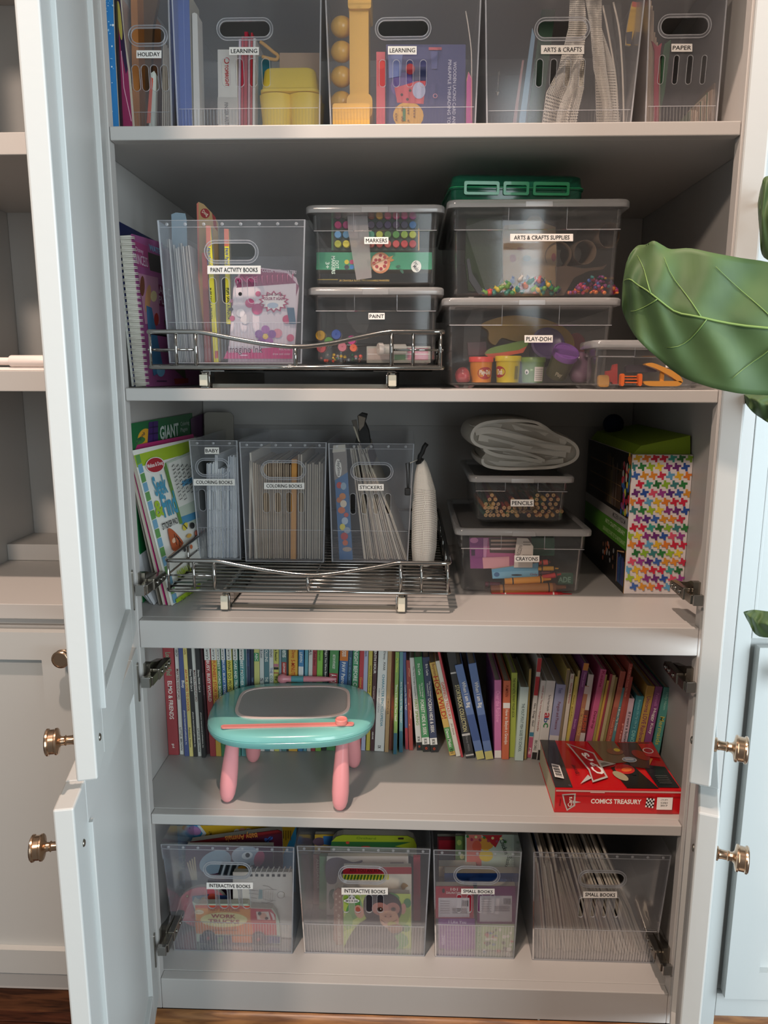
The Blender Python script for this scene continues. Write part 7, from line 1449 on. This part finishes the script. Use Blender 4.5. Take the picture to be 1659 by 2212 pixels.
# second learning bin
yt_ = thing('yellow_toy', 'tall yellow jointed plastic toy standing in its bin', 'toy', (at(760, 300, Yt).x, Yt + .03, Zt + .0005))
def yl(x, y): v = at(x, y, Yt + .005) - Vector(yt_.location); return v.x, v.z
YP = mat('#dba93c', .35, coat=.3)
x0_, _z = yl(722, 268); x1_, _z = yl(798, 268)
def seg(nm, xa, ya, xb, yb, dep_=.03, r_=.004):
    a_, c_ = yl(xa, yb), yl(xb, ya); b = MB(); b.plate([rrect(a_[0], max(a_[1], 0), c_[0], c_[1], min(r_, abs(c_[0] - a_[0]) * .4, abs(c_[1] - a_[1]) * .4))], -dep_, dep_ - .005, YP, FRONT); b.obj(nm, yt_, bevel=.002)
seg('column', 756, -30, 796, 325, .028); seg('joint', 752, -28, 802, 22, .035); seg('joint', 750, 205, 805, 262, .04, .012); seg('base', 722, 232, 800, 340, .05)
for y in (15, 70, 125, 180):
    b = MB(); c_ = yl(735, y + 28); b.lathe([(max(.0001, .0205 * sin(pi * q / 10)), -.023 * cos(pi * q / 10)) for q in range(11)], YP, 24, Matrix.Translation((c_[0], .0, c_[1])) @ Matrix.Rotation(pi / 2, 4, 'Y') @ Matrix.Scale(.8, 4)); b.obj('bulb', yt_, smooth=True)
slab('puzzle_card', 'red strip card left of the navy threading toy box', 'card', R4(813, 112, 832, 268), Yt + .004, .006, '#d0505c', [('r', 815, 130, 831, 186, '#c02a30'), ('e', 823, 140, 9, 9, '#d03a3a')], rest=Zt)
slab('toy_box', 'navy blue toy box with two rotated lines of white capitals', 'box', R4(834, 96, 1006, 268), Yt + .02, .05, '#3c3f72', [
    ('t', 'WOODEN LACING CARD AND', 978, 134, 985, 272, '#c8c8d8', -pi / 2, .01), ('t', 'PINEAPPLE THREADING TOYS', 967, 130, 974, 280, '#c8c8d8', -pi / 2, .01), ('e', 882, 250, 33, 30, '#dca64a'), ('e', 878, 186, 34, 30, '#5a4a8a'), ('p', [(852, 190), (920, 170), (915, 225), (858, 222)], '#c8505a'), ('e', 868, 205, 3, 3, '#3a2a2a'), ('e', 886, 196, 3, 3, '#3a2a2a'), ('e', 900, 210, 3, 3, '#3a2a2a'), ('e', 880, 215, 3, 3, '#3a2a2a'),
    ('e', 905, 196, 14, 18, '#b0b4d0'), ('p', [(838, 120), (870, 118), (866, 165), (840, 170)], '#6a7ab0'), ('r', 890, 145, 920, 175, '#2a2f5a'), ('e', 886, 150, 10, 12, '#a82a34'), ('r', 926, 103, 954, 109, '#b8505a'), ('r', 870, 235, 876, 262, '#3a7a4a'), ('e', 940, 208, 5, 5, '#c88a9a'), ('e', 940, 208, 3.4, 3.4, '#3c3f72'), ('p', [(930, 112), (946, 112), (944, 150), (932, 150)], '#4a4f86')] + [('e', 856 + (i * 13) % 52, 232 + (i * 7) % 34, 2, 2, '#8a5a24') for i in range(16)], rest=Zt)
slab('puzzle_card', 'hot pink card at the right of the navy toy box', 'card', [(1007, 268), (1022, 268), (1020, 170), (1012, 155), (1008, 175)], Yt + .006, .006, '#c8569a', [('l', [(1008, 175), (1012, 155), (1019, 172), (1018, 260)], 1.4, '#e0a080')], rest=Zt)
b = MB(); sn = thing('bead_string', 'thin silver bead string hanging in the second learning bin', 'string', tuple(at(1016, 60, Yt + .01)))
b.tube([tuple(at(x, y, Yt + .01) - Vector(sn.location)) for x, y in smooth_open([(1006, 24), (1012, 60), (1018, 110), (1019, 170)], 5)], .0011, mat('#c8c0b8', .3), 6); b.obj('string', sn, smooth=True)
# arts and crafts: white net sheets and zip pouches
def netsheet(label, pts0, pts1, Y, nu, nv, mt=NET, seed=0, cat='net', name='net_roll'):
    """sheet between two edge polylines given in pixels"""
    rn = random.Random(seed); n = len(pts0); m = 8; vs = []
    for i in range(n):
        for j in range(m + 1):
            f = j / m; x = pts0[i][0] + (pts1[i][0] - pts0[i][0]) * f; y = pts0[i][1] + (pts1[i][1] - pts0[i][1]) * f
            vs.append(tuple(at(x, y, Y + .022 * math.sin(f * 7 + i * .8 + seed) * .5)))
    zb_ = min(v[2] for v in vs); vs = [(x, y, z + (Zt + .001 - zb_ if False else 0)) for x, y, z in vs]
    o0 = Vector(vs[0]); vs = [tuple(Vector(v) - o0) for v in vs]
    b = MB(); b.add(vs, [(i * (m + 1) + j, i * (m + 1) + j + 1, (i + 1) * (m + 1) + j + 1, (i + 1) * (m + 1) + j) for i in range(n - 1) for j in range(m)], mt)
    o = b.obj(name, smooth=True); o.location = o0; uvgrid(o, nu, nv, m, n - 1); tag(o, label, cat); return o
netsheet('white net fold sweeping down from the bin grip to the left', [(1232, -15), (1228, 60), (1206, 150), (1180, 200), (1162, 330)], [(1262, -15), (1268, 60), (1255, 150), (1235, 220), (1215, 330)], Yt + .02, 16, 70, seed=1)
netsheet('loose white net roll under the bin slots', [(1240, 130), (1225, 190), (1205, 240), (1190, 330)], [(1262, 125), (1262, 190), (1250, 240), (1235, 330)], Yt + .012, 12, 46, seed=2)
netsheet('tall white net fold right of the grip', [(1262, -15), (1275, 60), (1282, 150), (1300, 220), (1305, 330)], [(1300, -15), (1300, 60), (1310, 150), (1322, 220), (1330, 330)], Yt + .026, 16, 80, seed=3)
netsheet('white net bundle in the middle of the bin', [(1276, 60), (1285, 150), (1290, 330)], [(1300, 60), (1330, 150), (1345, 330)], Yt + .034, 18, 60, seed=4)
for x0, y0, x1, y1, l in ((1302, 12, 1340, 330, 'clear zip pouch standing left of its twin'), (1325, 5, 1354, 330, 'clear zip pouch standing right of its twin')):
    pz_ = thing('zip_pouch', l, 'pouch', tuple(at(x1, y1, Yt + .03)))
    o0 = Vector(pz_.location); b = MB(); pts = [(x0, y0), (x0 + 16, y0 - 2), (x1, y1 - 160), (x1, y1), (x0 + 20, y1)]
    b.poly([((at(x, y, Yt + .03) - o0).x, (at(x, y, Yt + .03) - o0).z) for x, y in pts], 0, -.008, FILM, FRONT); b.obj('film', pz_)
    b = MB(); b.tube([tuple(at(x, y, Yt + .029) - o0) for x, y in smooth_open([(x0, y0), (x0 + 14, y0 + 70), (x1 - 8, y1 - 140), (x1 - 6, y1)], 5)], .0016, mat('#d8cfc4', .5), 6); b.obj('zipper', pz_, smooth=True)
slab('brush_pack', 'yellow and grey narrow pack near the upper right of the crafts bin', 'pack', [(1352, 96), (1362, 98), (1372, 60), (1376, 5), (1366, 3), (1360, 30), (1355, 60)], Yt + .02, .006, '#c8a03a', [('p', [(1352, 70), (1366, 68), (1364, 96), (1353, 95)], '#3a3a44'), ('p', [(1366, 3), (1376, 5), (1374, 16), (1365, 14)], '#b8503a')])
slab('card_sheet', 'pale blue card leaning in the left of the crafts bin', 'card', [(1112, 268), (1128, 268), (1156, 80), (1150, 60)], Yt + .03, .004, '#7a9ab4', rest=Zt)
slab('card_sheet', 'thin pinkish card leaning beside the pale blue one', 'card', [(1098, 268), (1108, 268), (1132, 130), (1128, 130)], Yt + .036, .004, '#9a7a7a', rest=Zt)
slab('paper_sheet', 'dark green tinted sheet behind the crafts bin grip', 'paper', [(1130, 268), (1160, 268), (1200, 20), (1170, 20)], Yt + .08, .004, '#2a4a38', rest=Zt)
st_ = thing('foil_charm', 'small glittering foil charm hanging in the crafts bin', 'charm', tuple(at(1075, 200, Yt + .004)))
b = MB(); b.tube([tuple(at(x, y, Yt + .004) - Vector(st_.location)) for x, y in ((1078, 155), (1076, 180), (1075, 200))], .001, CHROME, 5); b.lathe([(.0001, -.005), (.004, 0), (.0001, .005)], CHROME, 6); b.obj('charm', st_)
# paper bin
for i in range(9): leaflet('paper_sheet', 'cream paper sheet bundle standing at the left of the rightmost top bin', 'paper', 'cream sheets in the rightmost top bin', 1396 + i * 3.2, 330, 1402 + i * 2.8, -10 + (35 if i > 3 else 0) + i * 11, 2.6, Yt + .02, .22, ('#cdb9a4', '#d8c8b4', '#c0aa96'), Zt)
slab('paper_sheet', 'crimson sheet corner beside the cream sheets', 'paper', [(1416, 268), (1426, 268), (1424, 130), (1430, 92), (1420, 100), (1408, 88), (1414, 110)], Yt + .014, .003, '#9a3048', rest=Zt)
slab('paper_sheet', 'dark green folded sheet behind the rightmost bin slots', 'paper', [(1420, 268), (1436, 200), (1450, 85), (1436, 95), (1426, 140)], Yt + .03, .003, '#2f5a3c')
rn = random.Random(5)
for i in range(12): leaflet('paper_scrap', 'torn cream paper scrap in the right corner of the paper bin', 'paper', 'paper scraps in the rightmost top bin', 1490 + i * 4.2, 330, 1492 + i * 4.6, 236 - (i > 3) * (i - 3) * 7 + rn.uniform(-6, 6), rn.uniform(1.6, 3.6), Yt + .006 + rn.uniform(0, .01), .08, (rn.choice(['#d8c4ae', '#c8b09a', '#7a8a70']), '#dccab8', '#c8b4a0'), Zt)

# ================================================================= plant in the foreground
GL = bpy.data.materials.new('fig_leaf_green'); GL.use_nodes = True; nt = GL.node_tree; bs = nt.nodes['Principled BSDF']; bs.inputs['Roughness'].default_value = .55; bs.inputs['Specular IOR Level'].default_value = .28
tc = nt.nodes.new('ShaderNodeTexCoord'); nz = nt.nodes.new('ShaderNodeTexNoise'); nz.inputs['Scale'].default_value = 14; nz.inputs['Detail'].default_value = 3; cr = nt.nodes.new('ShaderNodeValToRGB'); cr.color_ramp.elements[0].color = lin('#33492a'); cr.color_ramp.elements[1].color = lin('#586f44'); cr.color_ramp.elements[0].position = .3; cr.color_ramp.elements[1].position = .75
nt.links.new(tc.outputs['Object'], nz.inputs['Vector']); nt.links.new(nz.outputs['Fac'], cr.inputs[0]); nt.links.new(cr.outputs[0], bs.inputs['Base Color'])
bs.inputs['Subsurface Weight'].default_value = 0
VEIN = mat('#6f8a48', .6)
YL = -.56
pl = thing('fig_plant', 'large leaved green fig plant reaching in from the side of the room', 'plant', (.90, -.60, 0))
POT = mat('#b8b0a4', .6, bump=.3)
b = MB(); b.lathe([(.10, 0), (.115, .02), (.14, .24), (.145, .26), (.135, .262), (.13, .235), (.0001, .235)], POT, 36); b.obj('pot', pl, smooth='auto')
b = MB(); b.tube([(0, 0, .22), (.01, .01, .5), (-.01, 0, .8), (.0, -.01, 1.1), (.02, 0, 1.45)], [.012, .011, .010, .009, .006], mat('#6a5640', .8, bump=.6), 12); b.obj('stem', pl, smooth=True)
L0 = Vector(pl.location)
def leaf(top, bot, Y, label=None, amp=.005, n=44, m=24, yfun=None, veins=True, stem_to=None, rootdy=0):
    T_ = smooth_open(top, 6); B2 = smooth_open(bot, 6)
    def samp(P, f): k = f * (len(P) - 1); i = min(int(k), len(P) - 2); t = k - i; return (P[i][0] * (1 - t) + P[i + 1][0] * t, P[i][1] * (1 - t) + P[i + 1][1] * t)
    def pt(f, g):
        a_, c_ = samp(T_, f), samp(B2, f); x = a_[0] + (c_[0] - a_[0]) * g; y = a_[1] + (c_[1] - a_[1]) * g
        dy = .030 * abs(g - .5) ** 1.3 - amp * math.sin(f * 22) * (abs(g - .5) * 2) ** 2 + amp * .45 * math.sin(f * 30 - abs(g - .45) * 9) + .05 * (1 - f) ** 2
        return at(x, y, Y + dy + rootdy * f) - L0
    vs = []; 
    for s in (0, .0013):
        for i in range(n + 1):
            for j in range(m + 1): v = pt(i / n, j / m); vs.append((v.x, v.y + s, v.z))
    N_ = (n + 1) * (m + 1); fs = []
    for i in range(n):
        for j in range(m):
            a_ = i * (m + 1) + j; q = (a_, a_ + m + 1, a_ + m + 2, a_ + 1); fs.append(q); fs.append(tuple(k + N_ for k in q[::-1]))
    edge = [j for j in range(m + 1)] + [i * (m + 1) + m for i in range(1, n + 1)] + [n * (m + 1) + j for j in range(m - 1, -1, -1)] + [i * (m + 1) for i in range(n - 1, 0, -1)]
    for a_, c_ in zip(edge, edge[1:] + edge[:1]): fs.append((a_, c_, c_ + N_, a_ + N_))
    b = MB(); b.add(vs, fs, GL); o = b.obj('leaf', pl, smooth=True)
    if label: lab(o, label)
    if veins:
        def vt(P, r0, r1):
            pp = [pt(f, g) - Vector((0, .0003 + (r0 if r0 < .001 else .0008), 0)) for f, g in smooth_open(P, 4)]; k = len(pp); bb = MB(); bb.tube([tuple(p) for p in pp], [r0 + (r1 - r0) * i / (k - 1) for i in range(k)], VEIN, 6); bb.obj('vein', o, smooth=True)
        vt([(1, .5), (.8, .5), (.6, .5), (.45, .5), (.3, .5), (.15, .5), (.04, .5)], .0012, .0003)
        for f, s in ((.62, .85), (.60, .10), (.40, .85), (.36, .15), (.84, .1), (.86, .9)): vt([(f, .5), (f - .07, .5 + (s - .5) * .5), (f - .17, s)], .00055, .0002)
    if stem_to is not None:
        p0 = pt(1, .5); bb = MB(); bb.tube([tuple(p0), tuple(p0 * .5 + Vector(stem_to) * .5 + Vector((0, 0, .02))), stem_to], .003, mat('#7a8a4a', .6), 8); bb.obj('leaf_stalk', pl, smooth=True)
leaf([(1346, 610), (1356, 560), (1375, 532), (1395, 528), (1412, 520), (1432, 530), (1450, 538), (1490, 536), (1540, 546), (1600, 557), (1680, 572), (1760, 620), (1800, 690)],
     [(1346, 610), (1344, 650), (1347, 676), (1360, 705), (1380, 735), (1420, 772), (1470, 812), (1520, 832), (1570, 845), (1620, 852), (1690, 848), (1760, 790), (1800, 700)], YL, 'biggest leaf, broad and wavy, in front of the middle shelf', stem_to=(-.005, 0, 1.13))
leaf([(1606, 850), (1640, 846), (1720, 850), (1790, 830)], [(1604, 850), (1612, 872), (1640, 900), (1690, 915), (1790, 850)], YL + .07, 'dark leaf tucked below the biggest one', stem_to=(.0, 0, 1.05), veins=False)
leaf([(1638, 440), (1646, 400), (1660, 380), (1720, 400), (1780, 470)], [(1638, 440), (1642, 500), (1652, 556), (1710, 560), (1780, 480)], YL + .06, 'dark leaf above the biggest one', stem_to=(.01, 0, 1.30), veins=False)
leaf([(1608, 1322), (1630, 1318), (1665, 1322), (1750, 1330)], [(1607, 1324), (1618, 1345), (1640, 1375), (1700, 1372), (1750, 1340)], YL + .1, 'small curled leaf low beside the side cabinet knob', stem_to=(-.005, 0, .78), veins=False)
